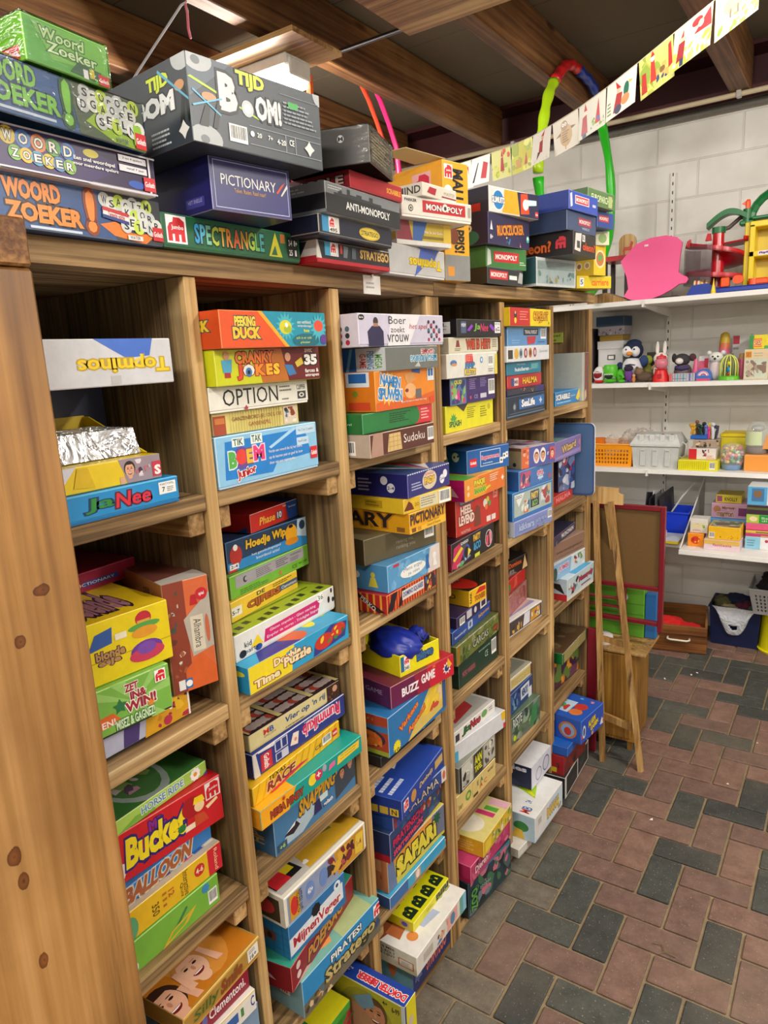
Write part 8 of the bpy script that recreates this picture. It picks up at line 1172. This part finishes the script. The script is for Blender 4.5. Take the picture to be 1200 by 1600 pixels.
# ---- third shelf
ZC = 1.0955
def basket(x0, x1, y0, y1, z0, z1, col, nx, nz, label, taper=.012, hole=.55, top=.2, smm=False):
    t = empty('plastic_basket', ((x0+x1)/2, (y0+y1)/2, z0)); tag(t, label, 'basket'); w, d, h = (x1-x0)/2, (y1-y0)/2, z1-z0; m = mat(col, .35)
    def P3(side, u, v, off):
        f_ = 1-taper/w*(1-v); q = (w*f_-off, d*f_-off)
        return {0: (-q[0]+2*q[0]*u, -q[1], v*h), 1: (q[0], -q[1]+2*q[1]*u, v*h), 2: (q[0]-2*q[0]*u, q[1], v*h), 3: (-q[0], q[1]-2*q[1]*u, v*h)}[side]
    b = MB()
    for s in range(4):
        n = nx if s % 2 == 0 else max(3, int(nx*d/w)); us = [0, .06]; vs_ = [0, .1]
        for i in range(n):
            a = .06+.88*(i+(1-hole)/2)/n; us += [a, a+.88*hole/n]
        us += [.94, 1]
        for i in range(nz):
            a = .1+(1-.1-top)*(i+.2)/nz; vs_ += [a, a+(1-.1-top)*.6/nz]
        vs_ += [1]; us = sorted(set(us)); vs_ = sorted(set(vs_))
        for i in range(len(us)-1):
            for j in range(len(vs_)-1):
                uc = (us[i]+us[i+1])/2; vc = (vs_[j]+vs_[j+1])/2
                hu = .06 < uc < .94 and any(abs(uc-(.06+.88*(k+.5)/n)) < .88*hole/n/2 for k in range(n)); hv = any(.1+(.9-top)*(k+.2)/nz < vc < .1+(.9-top)*(k+.8)/nz for k in range(nz))
                if hu and hv: continue
                c = [P3(s, u, v, o_) for o_ in (0, .003) for u, v in ((us[i], vs_[j]), (us[i+1], vs_[j]), (us[i+1], vs_[j+1]), (us[i], vs_[j+1]))]
                b.add(c, [(0, 1, 2, 3), (7, 6, 5, 4), (0, 4, 5, 1), (1, 5, 6, 2), (2, 6, 7, 3), (3, 7, 4, 0)], m)
    q = 1-taper/w; b.box((-w*q, -d*q, 0), (w*q, d*q, .003), m); b.build('basket_body', t)
    b = MB(); r = .006; pts = [(-w, -d, h), (w, -d, h), (w, d, h), (-w, d, h)]
    b.tube([(p[0], p[1], p[2]) for p in pts], r, m, 8, True); b.build('rim', t); return t
basket(-.47, -.178, 4.33, 4.60, ZC, 1.231, 'f09a18', 13, 4, 'orange plastic basket with square holes holding clear bags on the third shelf')
CLR = mat('d8d8d4', .12, alpha=.32, bump=1.2); CLR2 = mat('cfc6bc', .15, alpha=.4, bump=1.2)
for i, (x, r, m) in enumerate([(-.33, (.045, .04, .07), CLR), (-.24, (.06, .05, .085), CLR2), (-.16, (.10, .045, .09), CLR2)]):
    o = cloth('plastic_bag', (0, 0, 0), r, 'ffffff', 20+i, .5, .2); o.data.materials[0] = m; o.location = (x, 4.43+.05*i, 1.17+r[2]*.6+.0*i); tag(o, ['crumpled clear plastic bag, leftmost in the orange basket', 'clear plastic bag in the middle of the orange basket', 'large clear plastic bag behind the grey toolbox'][i], 'bag')
b = MB(); b.lathe([(.03, 0), (.038, .12), (.036, .12)], (0, 0, 0), mat('e87a10', .4), 16); thing(b, 'plastic_pot', 'dark orange pot standing in the left end of the orange basket', 'pot', smooth=True, loc=(-.405, 4.42, 1.14))
t = empty('toolbox', (-.05, 4.42, ZC)); tag(t, 'light grey plastic toolbox with ribbed front and sloping lid', 'toolbox'); TB = mat('c2c4c2', .4)
b = MB(); vs = [(-.125, -.08, 0), (.125, -.08, 0), (.125, .1, 0), (-.125, .1, 0), (-.134, -.09, .13), (.134, -.09, .13), (.134, .11, .13), (-.134, .11, .13)]
b.add(vs, [(3, 2, 1, 0), (4, 5, 6, 7), (0, 1, 5, 4), (1, 2, 6, 5), (2, 3, 7, 6), (3, 0, 4, 7)], TB)
for x in (-.07, 0, .07): b.box((x-.016, -.092, .012), (x+.016, -.08, .112), TB, .003); b.box((x-.010, -.0935, .1), (x+.010, -.091, .104), mat('8c8e8c', .5))
b.build('toolbox_body', t)
b = MB(); vs = [(-.142, -.10, 0), (.142, -.10, 0), (.142, .12, 0), (-.142, .12, 0), (-.142, -.10, .012), (.142, -.10, .012), (.142, .12, .012), (-.142, .12, .012), (-.112, -.05, .066), (.112, -.05, .066), (.112, .09, .066), (-.112, .09, .066)]
b.add([(x, y, z+.131) for x, y, z in vs], [(3, 2, 1, 0), (0, 1, 5, 4), (1, 2, 6, 5), (2, 3, 7, 6), (3, 0, 4, 7), (4, 5, 9, 8), (5, 6, 10, 9), (6, 7, 11, 10), (7, 4, 8, 11), (8, 9, 10, 11)], mat('cccecc', .4))
for x in (-.08, -.02, .04, .09): b.box((x-.014, -.086, .160), (x+.014, -.055, .1985), mat('d2d4d2', .4), .002)
b.build('toolbox_lid', t)
b = MB()
for x, c in ((-.08, 'c8a028'), (.04, 'a83a38'), (.09, 'b04838')): b.lathe([(.007, 0), (.007, .003)], (x, -.07, .199), mat(c, .4), 10)
b.build('sticker_dots', t)
carton(.088, .298, 4.30, ZC, 1.155, 'e4dc14', [R(i*.055+.03, .1, i*.055+.05, .9, 'c8bc10') for i in range(13)]+[BC(.80, .15, .94, .85)], 'yellow box printed with vertical stripes and barcode on the third shelf', .2, e='ecec80')
carton(.136, .280, 4.34, 1.1555, 1.217, 'e4ddd8', [R(0, 0, .3, 1, 'd02430'), BZ(.5, .3, .75, .95, ['6a1c2c', 'c85868', '303030'], 8, 3), X(.65, .05, .98, .4, 'e07868', 3)], 'red and white box on the striped yellow box', .15)
t = box_at(.15, .285, 4.38, 4.50, 1.2175, 1.262, 'a08c78', 'plastic_tray', 'see-through tray with brown pieces on the red and white box', 'tray', ops=[BZ(0, 0, 1, 1, ['c8a880', '6a5040', '3a302c', 'd8c0a0'], 14, 3)])
b = MB(); b.box((-.02, .02, .046), (.07, .12, .068), mat('2460b8', .4), .003); b.build('blue_tray', t)
rd = random.Random(8)
for i in range(11):
    c = ['c89028', 'd8b828', '7a4a20', '1c2c28', '205038', '1c1c20', '5a6ab0', 'e03a88', 'e8d020', 'c8ccd8', '3a3848'][i]; x = .13+.013*i; h_ = rd.uniform(.05, .095)
    b = MB(); z0 = 1.287 if x < .215 else 1.2625
    b.tube([(0, 0, 0), (rd.uniform(-.01, .01), 0, h_*.5), (rd.uniform(-.018, .018), rd.uniform(-.01, .01), h_)], .006, mat(c, .5), 8, rs=[.006, .009, .004]); b.ball((0, 0, h_*.9), .011, mat(c, .5), 10, 8)
    thing(b, 'toy_figure', 'small toy figure standing in the tray, %s' % ['ochre', 'mustard', 'brown', 'black-green', 'dark green', 'black', 'violet blue', 'bright pink', 'yellow', 'pale silver', 'slate'][i], 'figure', 'small figures in the tray', True, loc=(x, 4.43+.012*(i % 3), z0))
b = MB(); b.tube([(-.02+.03*math.sin(a), .0, .045+.045*math.cos(a)) for a in [i*.35 for i in range(16)]], .003, mat('d0d0cc', .3), 6); thing(b, 'cable', 'loop of pale wire between the toolbox and the yellow box', 'cable', smooth=True, loc=(.105, 4.40, ZC+.0595))
t = box_at(.285, .425, 4.47, 4.64, ZC, 1.27, 'c8b818', 'storage_tub', 'yellow tub with dark yellow lid behind the sweets bag', 'tub')
b = MB(); b.box((-.006, -.006, .175), (.146, .176, .195), mat('d8c010', .4), .004); b.build('tub_lid', t)
t = empty('sweets_jar', (.358, 4.40, ZC)); tag(t, 'round clear bag full of multicoloured sweets on the third shelf', 'jar')
b = MB(); b.lathe([(.052, 0), (.062, .04), (.066, .09), (.055, .13), (.03, .15)], (0, 0, 0), mat('dcdcd8', .1, alpha=.25, bump=.8), 24); b.build('clear_bag', t, True)
b = MB(); b.lathe([(.05, .001), (.055, .03)], (0, 0, 0), mat('4c8cc8', .4), 20); b.build('blue_base', t)
b = MB(); rd = random.Random(4)
for i in range(95):
    a = rd.uniform(0, 6.28); z = rd.uniform(.035, .13); r = (.046 if z > .1 else .053)*math.sqrt(rd.uniform(.55, 1)); b.ball((r*math.cos(a), r*math.sin(a), z), (.010, .008, .009), mat(rd.choice(['e88aa8', 'e8d038', '58b058', 'e8e4dc', 'e0783a', '60a8d0', 'd84858', 'f0b8c8']), .35), 8, 6)
o = b.build('sweets', t, True); o['kind'] = 'stuff'
box_at(.425, .55, 4.35, 4.52, ZC, 1.187, 'e8963c', 'wooden_box', 'plain orange-brown box under the glass jar at the right', 'box', .6)
t = empty('glass_jar', (.478, 4.43, 1.1875)); tag(t, 'large glass jar with pale green paper label, on the orange-brown box', 'jar')
b = MB(); b.lathe([(.058, 0), (.06, .02), (.06, .13), (.048, .155), (.034, .165), (.034, .178)], (0, 0, 0), mat('d0d4d0', .05, alpha=.3), 24); b.build('jar_glass', t, True)
b = MB(); vs = []; n = 14
for i in range(n+1):
    a = math.radians(-175+110*i/n+ 0); vs += [(.0608*math.cos(a), .0608*math.sin(a), .05), (.0608*math.cos(a), .0608*math.sin(a), .125)]
b.add(vs, [(2*i, 2*i+2, 2*i+3, 2*i+1) for i in range(n)], mat('c8d4a8', .6)); b.build('paper_label', t)
b = MB(); b.lathe([(.054, .002), (.055, .035)], (0, 0, 0), mat('5c4438', .7), 20); b.ball((.0, 0, .14), (.035, .035, .02), mat('b8bcb8', .2, .4, bump=.8)); b.build('jar_contents', t)
b = MB(); b.prism([(.03, .03), (.09, .03), (.09, .09), (.05, .11)], -.05, -.046, mat('e09a50', .6), axis=1); b.build('orange_note', t)
box_at(.56, .70, 4.36, 4.55, ZC, 1.24, '8a6a50', 'toy_box', 'brown box at the right end of the third shelf', 'box')
# ---- lowest shelf
ZD = .7005
t = empty('file_bin', (.02, 4.40, ZD)); tag(t, 'bright blue plastic bin full of files on the low shelf', 'bin'); BB = mat('1038c8', .35)
b = MB()
def tbin(b, w0, d0, w1, d1, h, m, th=.004):
    vs = [(-w0, -d0, 0), (w0, -d0, 0), (w0, d0, 0), (-w0, d0, 0), (-w1, -d1, h), (w1, -d1, h), (w1, d1, h), (-w1, d1, h)]
    vs += [(x*(1-th/w0), y*(1-th/d0), max(z, th) if z == 0 else z) for x, y, z in vs]
    b.add(vs, [(3, 2, 1, 0), (0, 1, 5, 4), (1, 2, 6, 5), (2, 3, 7, 6), (3, 0, 4, 7), (8, 9, 10, 11), (12, 13, 9, 8), (13, 14, 10, 9), (14, 15, 11, 10), (15, 12, 8, 11), (4, 5, 13, 12), (5, 6, 14, 13), (6, 7, 15, 14), (7, 4, 12, 15)], m)
tbin(b, .125, .09, .135, .10, .14, BB); b.build('bin_body', t)
b = MB(); b.tube([(-.137, -.102, .138), (.137, -.102, .138), (.137, .102, .138), (-.137, .102, .138)], .007, BB, 6, True); b.build('bin_rim', t)
rd = random.Random(2)
for i in range(9):
    b = MB(); h_ = rd.uniform(.18, .25); b.box((-.1, -.003, 0), (.1 if i % 2 else .06, .004, h_), mat(['2a2a2e', '4a4848', '1c1c20', '8a888c', '38343c', 'b8b8bc', '242428', '505058', '303036'][i], .4), .001)
    o = thing(b, 'file_folder', ['black', 'grey', 'jet black', 'light grey', 'purplish', 'white', 'charcoal', 'slate', 'near-black'][i]+' file folder leaning in the blue bin', 'folder', 'files in the blue bin', loc=(.03-.014*i, 4.40+.01*(i % 3), ZD+.006))
    o.rotation_euler = (0, math.radians([-25, -18, 12, -10, 14, 22, -16, 8, 20][i]*.5), math.radians([80, 75, 95, 85, 100, 70, 88, 92, 78][i])); 
b = MB(); b.tube([(.05, 4.36, .83), (.10, 4.40, .92), (.155, 4.44, 1.0)], .005, mat('b8b8b8', .4), 6); thing(b, 'metal_rod', 'thin pale rod sticking out of the blue bin', 'rod', smooth=True)
b = MB(); b.prism([(4.02, .7005), (4.715, .7005), (4.715, .985), (4.69, .985)], .168, .171, mat('a8a49c', .3, alpha=.75), axis=0); b.tube([(.1695, 4.02, .704), (.1695, 4.69, .987)], .004, WHT, 6); thing(b, 'plastic_sheet', 'greyish leaning plastic sheet at the left end of the lowest shelf', 'sheet')
b = MB(); b.box((0, 0, 0), (.30, .18, .018), mat('c8b028', .5), .002); b.box((.0, .0, .018), (.30, .18, .021), mat('c0c4cc', .5)); paint(b, [R(.05, .1, .6, .8, '4860a0'), R(.3, .3, .7, .75, 'c8a8a8')], .3, .18, lambda p, q, o: (p, q, .021+o)); thing(b, 'picture_book', 'flat book with yellow edge lying in front of the blue bin', 'book', loc=(-.155, 4.10, ZD))
b = MB(); b.box((0, 0, 0), (.09, .06, .03), mat('c8b0b8', .3), .004); thing(b, 'toy_pack', 'small pinkish wrapped pack on the flat book', 'pack', loc=(-.02, 4.15, ZD+.0215), rz=12)
carton(.193, .275, 4.10, ZD, .775, 'f09018', [E(.5, .5, .3, .3, 'd83a20'), BZ(.25, .25, .75, .75, ['a82818', 'e8c030'], 5, 2)], 'small orange box with red star print on the lowest shelf', .08)
carton(.200, .290, 4.12, .7755, .856, 'dcd8d0', [R(.1, .3, .9, .7, 'e0d8a8'), BZ(.15, .35, .85, .65, ['58a060', 'e0a038', 'e8e0d8'], 8, 2), X(.15, .1, .85, .25, 'c86878', 2)], 'white box with small green print standing on the orange one', .09)
carton(.283, .462, 4.06, ZD, .760, 'e0c8d0', [R(0, .55, 1, 1, 'dcb45c'), T('fantasia', .25, .4, .78, .66, 'c85a70', b=.02)], 'pinkish puzzle box with red letters, second from the left on the lowest shelf', .17)
carton(.302, .460, 4.07, .7605, .832, 'eeb81c', [BC(.03, .1, .2, .55), BZ(.3, .1, .95, .35, ['a07818', 'c89018'], 8, 2)], 'yellow puzzle box with picture lid on top of the pinkish one', .16, top=[R(.05, .05, .95, .95, '9a9a78'), BZ(.06, .06, .94, .94, ['5a6a58', 'c8b890', '7a5a50', 'a8b0a0'], 20, 5)])
carton(.253, .47, 4.38, ZD, .776, '2c3438', [], 'dark box behind the yellow puzzle boxes', .2)
carton(.250, .475, 4.37, .7765, .806, '48a0dc', [C(.3, .5, .25, 'e8e8e8'), C(.62, .5, .3, 'd8b8d0'), C(.85, .5, .2, '3888c8')], 'light blue flat box in the back stack of the lowest shelf', .22)
carton(.262, .46, 4.40, .8065, .892, 'c898b0', [E(.15, .6, .1, .25, 'b07858'), T('Magasin', .28, .55, .65, .85, 'a86a50', 'd8b8c0', b=.03), T('marron', .15, .1, .6, .4, 'a07040', 'd8b8c0', b=.03), R(.72, .2, .96, .75, '7a3868')], 'mauve pink box with brown curly lettering', .2)
carton(.280, .415, 4.42, .8925, .940, 'c8b430', [R(.05, .15, .25, .85, '984870'), T('KNOLLY', .35, .25, .85, .7, '2c2818')], 'small olive yellow box on the mauve pink one', .15)
yy = [( .7005, .770, 'e0e0e2', [R(0, 0, .3, 1, '88c4dc'), X(.04, .2, .2, .8, '5888a0', 3), C(.42, .7, .12, 'a83848')], 'white box with pale blue end, bottom of the right stack'), (.7705, .789, 'b83a70', [R(.3, .2, 1, .4, 'e0c830')], 'thin dark pink book in the right stack'), (.7895, .804, 'd8b838', [R(.2, .3, 1, .6, '282420')], 'thin yellow and black book in the right stack'), (.8045, .845, 'dc5880', [R(0, 0, 1, .15, 'b83860')], 'pink box in the middle of the right stack'), (.8455, .893, '2a9438', [R(0, 0, .25, 1, 'a8c040'), E(.14, .5, .08, .3, 'e8d8b0'), T('Beestenboel', .3, .5, .95, .75, 'd8ecd0', b=0), T('dieren', .3, .2, .7, .42, 'd8ecd0', b=0)], 'green box with white print in the right stack'), (.8935, .945, '3c2838', [R(0, .5, 1, .75, '5a6030')], 'dark box below the topmost box of the right stack'), (.9455, 1.046, 'dcdee0', [R(0, 0, .38, 1, '58a8d8'), R(.08, .2, .32, .9, '4878a8'), E(.2, .6, .08, .2, '8a6848'), T('Pico', .45, .4, 1, .8, '4a8a38', '204020', b=.05)], 'white and blue box with green letters, topmost of the right stack')]
for z0, z1, c, ops, lb in yy: carton(.474, .72, 4.16, z0, z1, c, ops, lb, .2)
carton(.50, .72, 4.25, 1.0, 1.06, '202028', [], 'black case hidden at the back of the right stack', .1) if False else None
# ------------------------------------------------------------------ on the floor by the back wall
t = empty('open_wooden_box', (-.012, 4.20, .0)); t.rotation_euler = (0, 0, math.radians(9)); tag(t, 'loose brown wooden drawer with white handle on the floor', 'drawer')
b = MB(); b.box((0, 0, .004), (.31, .016, .168), W_TEAK, .002); df_ = b.build('drawer_front', t)
b = MB(); b.box((0, .0165, .004), (.012, .40, .168), W_TEAK); b.box((.298, .0165, .004), (.31, .40, .168), W_TEAK); b.box((.012, .388, .004), (.298, .40, .172), W_TEAK); b.box((.012, .0165, .004), (.298, .388, .012), W_TEAK); b.build('drawer_case', t)
b = MB(); b.tube([(.095, 0, .095), (.095, -.022, .09), (.108, -.026, .088), (.202, -.026, .086), (.215, -.022, .09), (.215, 0, .093)], .006, mat('e4dccc', .35), 8); b.build('handle', df_, True)
for i, (x, y, rz, c) in enumerate([(.08, 4.36, 25, 'd81c1c'), (.19, 4.33, -15, 'cc1616')]):
    o = cloth('felt_cloth', (0, 0, 0), (.10, .085, .035), c, 31+i, .25, .8); o.location = (x, y, .125-.02*i); o.rotation_euler = (.15, .2, math.radians(rz)); tag(o, ['left bright red cloth folded in the wooden drawer', 'right bright red cloth folded in the wooden drawer'][i], 'cloth', 'red cloths in the drawer')
t = empty('storage_crate', (.41, 4.56, 0)); tag(t, 'dark blue plastic crate full of cloths on the floor', 'crate'); NB = mat('101c44', .4)
b = MB(); tbin(b, .125, .10, .14, .115, .245, NB); b.build('crate_body', t)
b = MB(); b.tube([(-.142, -.117, .245), (.142, -.117, .245), (.142, .117, .245), (-.142, .117, .245)], .008, NB, 6, True); b.build('crate_rim', t)
for i, (x, y, z, r, c, lb) in enumerate([(.33, 4.58, .235, (.06, .08, .045), '5a5a38', 'olive patterned cloth'), (.40, 4.60, .25, (.08, .07, .04), '121c3c', 'dark navy cloth'), (.45, 4.55, .23, (.07, .07, .035), '5c1c34', 'wine red cloth'), (.37, 4.50, .225, (.05, .05, .025), 'b8a880', 'beige cloth'), (.50, 4.52, .225, (.06, .05, .025), '4a6a48', 'green cloth')]):
    o = cloth('folded_cloth', (0, 0, 0), r, c, 50+i, .35, .9); o.location = (x, y, z); tag(o, lb+' heaped in the dark blue crate', 'cloth', 'cloths in the blue crate')
def drape():
    b = MB(); n, k = 26, 18; vs = []; fs = []
    for j in range(k+1):
        v = j/k
        for i in range(n+1):
            u = i/n; x = -.125+.25*u; drop = (.165*math.sin(math.pi*u)**.8)*v; hole = 0
            y = -.128-.018*math.sin(math.pi*v)-.006*math.sin(u*22+v*6)*v-.004*math.sin(u*9); z = .252-drop-.01*v
            vs.append((x*(1-.35*v*abs(1-2*u)), y, z))
    for j in range(k):
        for i in range(n):
            if 9 <= i <= 14 and 11 <= j <= 13 and (i-9) > (j-11): continue
            a = j*(n+1)+i; fs.append((a, a+1, a+n+2, a+n+1))
    b.add(vs, fs, mat('d4d8e0', .3, alpha=.92, bump=1.2)); return b
b = drape(); o = thing(b, 'plastic_bag', 'white plastic bag hanging over the front of the dark blue crate', 'bag', loc=(.41, 4.56, 0)); smooth_by_angle(o, 3)
md = o.modifiers.new('th', 'SOLIDIFY'); md.thickness = .0015
t = empty('yellow_bucket', (.665, 4.53, 0)); tag(t, 'bright yellow plastic bin on the floor under the grey basket', 'bin')
b = MB(); b.lathe([(.135, 0), (.14, .012), (.128, .014), (.115, .24), (.105, .24), (.12, .02)], (0, 0, 0), mat('e8e010', .35), 32); o = b.build('bucket_body', t); smooth_by_angle(o)
b = MB(); b.lathe([(.12, .0), (.122, .01), (.104, .012)], (0, 0, .238), mat('ece41c', .35), 32); b.build('bucket_rim', t)
bk = basket(.485, .84, 4.36, 4.66, .252, .405, 'b4b4b4', 14, 5, 'grey laundry basket with square holes on top of the yellow bin', .03, .5, .18)
o = cloth('black_cloth', (0, 0, 0), (.15, .12, .10), '161618', 71, .4, .8); o.location = (.66, 4.52, .40); tag(o, 'black clothes bulging out of the grey laundry basket', 'cloth')
# ------------------------------------------------------------------ easel, red board, cabinet beside the rack
def beam(name, parent, a, b_, w, d, m):
    a, b_ = Vector(a), Vector(b_); dr = (b_-a).normalized(); sx = Vector((1, 0, 0)); sx = (sx-dr*sx.dot(dr)).normalized(); sy = dr.cross(sx)
    mb = MB(); vs = [p+sx*(w/2*i)+sy*(d/2*j) for p in (a, b_) for i, j in ((-1, -1), (1, -1), (1, 1), (-1, 1))]
    mb.add(vs, [(3, 2, 1, 0), (4, 5, 6, 7), (0, 1, 5, 4), (1, 2, 6, 5), (2, 3, 7, 6), (3, 0, 4, 7)], m); return mb.build(name, parent)
t = empty('wooden_easel', (.17, 2.86, 0)); tag(t, 'slim pale wooden easel standing at the end of the rack', 'easel'); tl = Vector((.17, 2.86, 0))
def rel(p): return Vector(p)-tl
beam('leg', t, rel((.096, 2.872, 0)), rel((.014, 3.000, 1.165)), .020, .028, W_PALE)
beam('leg', t, rel((.262, 2.872, 0)), rel((.078, 3.000, 1.165)), .020, .028, W_PALE)
beam('rear_leg', t, rel((.13, 3.30, 0)), rel((.05, 3.04, 1.15)), .02, .02, W_PALE)
beam('crossbar', t, rel((.085, 2.905, .205)), rel((.235, 2.905, .175)), .03, .016, W_PALE)
beam('crossbar', t, rel((-.005, 2.955, .560)), rel((.19, 2.955, .535)), .022, .02, W_PALE)
b = MB(); b.prism([(-.03, 1.15), (.125, 1.15), (.125, 1.195), (.105, 1.20), (.105, 1.222), (-.03, 1.225)], 3.012, 3.026, W_PALE, axis=1); o = b.build('head_board', t); o.location = -tl
t = empty('red_chalkboard', (.13, 3.08, 0)); tag(t, 'brown hardboard panel in a dark red frame behind the wooden easel', 'board'); FR = mat('7c1424', .4)
b = MB(); b.box((-.17, .0, .78), (.138, .008, 1.12), mat('6c5028', .6, bump=.1)); b.build('board_panel', t)
def fr(x0, x1, z0, z1, nm='frame_rail', y0=-.012, y1=.014):
    b = MB(); b.box((x0, y0, z0), (x1, y1, z1), FR, .002); b.build(nm, t)
fr(.138, .158, .575, 1.14, 'frame_post'); fr(-.19, -.17, .575, 1.14, 'frame_post'); fr(-.17, .138, 1.12, 1.14); fr(-.17, .138, .762, .78); fr(-.17, .138, .60, .618); fr(-.02, -.002, .618, .762, 'frame_post'); fr(-.17, -.02, .70, .706); fr(-.17, -.02, .66, .666)
b = MB(); b.box((-.125, -.155, 0), (-.085, -.135, .60), FR, .002); b.build('leg_panel', t)
t = empty('small_cabinet', (.07, 2.995, 0)); tag(t, 'small ochre wooden cabinet standing behind the easel legs', 'cabinet')
b = MB(); b.box((-.13, .012, .045), (.128, .25, .475), W_OCHRE, .002); b.box((-.136, .0, .475), (.17, .26, .487), W_PALE, .002); b.build('cabinet_body', t)
b = MB(); b.box((-.128, .0, .065), (.112, .0115, .468), W_OCHRE, .002); b.build('cabinet_door', t)
for lx, ly in ((-.115, .02), (.095, .02), (-.115, .24), (.095, .24)):
    b = MB(); b.box((lx, ly, 0), (lx+.02, ly+.02, .0445), W_OCHRE); b.build('leg', t)
b = MB(); b.lathe([(.055, 0), (.058, .012), (.055, .03), (.05, .034)], (0, 0, 0), mat('dcd8d4', .4), 28); b.lathe([(.014, .0), (.012, .004)], (0, 0, .034), mat('b8242c', .4), 16)
thing(b, 'white_tin', 'round white tin with a red dot on the small cabinet', 'tin', smooth=True, loc=(.02, 3.07, .488))
b = MB(); b.prism(rrect(0, 0, .06, .035, .01), 0, .012, W_PALE); thing(b, 'wooden_block', 'little wooden block on the cabinet beside the white tin', 'block', loc=(.095, 3.06, .488), rz=20)
b = MB(); b.box((-.13, 0, 0), (.15, .05, .235), mat('5c9c2c', .45), .003)
for z in (.06, .11, .16): b.box((-.13, -.001, z), (.15, 0, z+.003), mat('4a7c24', .5))
b.ball((.06, -.0005, .19), (.018, .002, .018), mat('b8c8d8', .4), 12, 8); thing(b, 'green_box', 'light green box standing on the small cabinet behind the red framed board', 'box', loc=(.035, 3.18, .488))
b = MB(); b.box((0, 0, 0), (.05, .04, .215), mat('2464a4', .45), .003); thing(b, 'blue_box', 'narrow blue box at the right end of the light green box', 'box', loc=(.187, 3.19, .488))
b = MB(); b.prism([(-.20, .72), (.02, .72), (.02, .80), (-.02, .83), (-.20, .86)], 4.3, 4.42, mat('5c1020', .4), axis=1); thing(b, 'maroon_case', 'dark maroon case on the low shelf above the easel head', 'case', loc=(-.33, 0, .0))
# crumbs of paper and the twig on the pavers
rd = random.Random(12)
for i, (x, y) in enumerate([(.375, 2.55), (.27, 3.93), (.16, 3.82), (.30, 3.98), (.60, 2.95), (.66, 3.35)]):
    b = MB(); b.add([(0, 0, 0), (.012, .003, .001), (.01, .012, .004), (.001, .009, .001), (.006, .006, .006)], [(0, 1, 4), (1, 2, 4), (2, 3, 4), (3, 0, 4), (3, 2, 1, 0)], mat('dcd8cc', .8)); thing(b, 'paper_scrap', 'tiny white paper scrap on the pavers', 'scrap', 'paper scraps on the floor', loc=(x, y, .0016), rz=i*50)
b = MB(); b.tube([(0, 0, 0), (.03, .01, .003), (.05, -.01, .004), (.075, .005, .001)], .0018, mat('7a6a48', .9), 5); b.tube([(.03, .01, .003), (.04, .035, .004)], .0013, mat('7a6a48', .9), 5); thing(b, 'twig', 'small forked twig lying on the reddish pavers', 'twig', loc=(.60, 1.93, .004), rz=160)
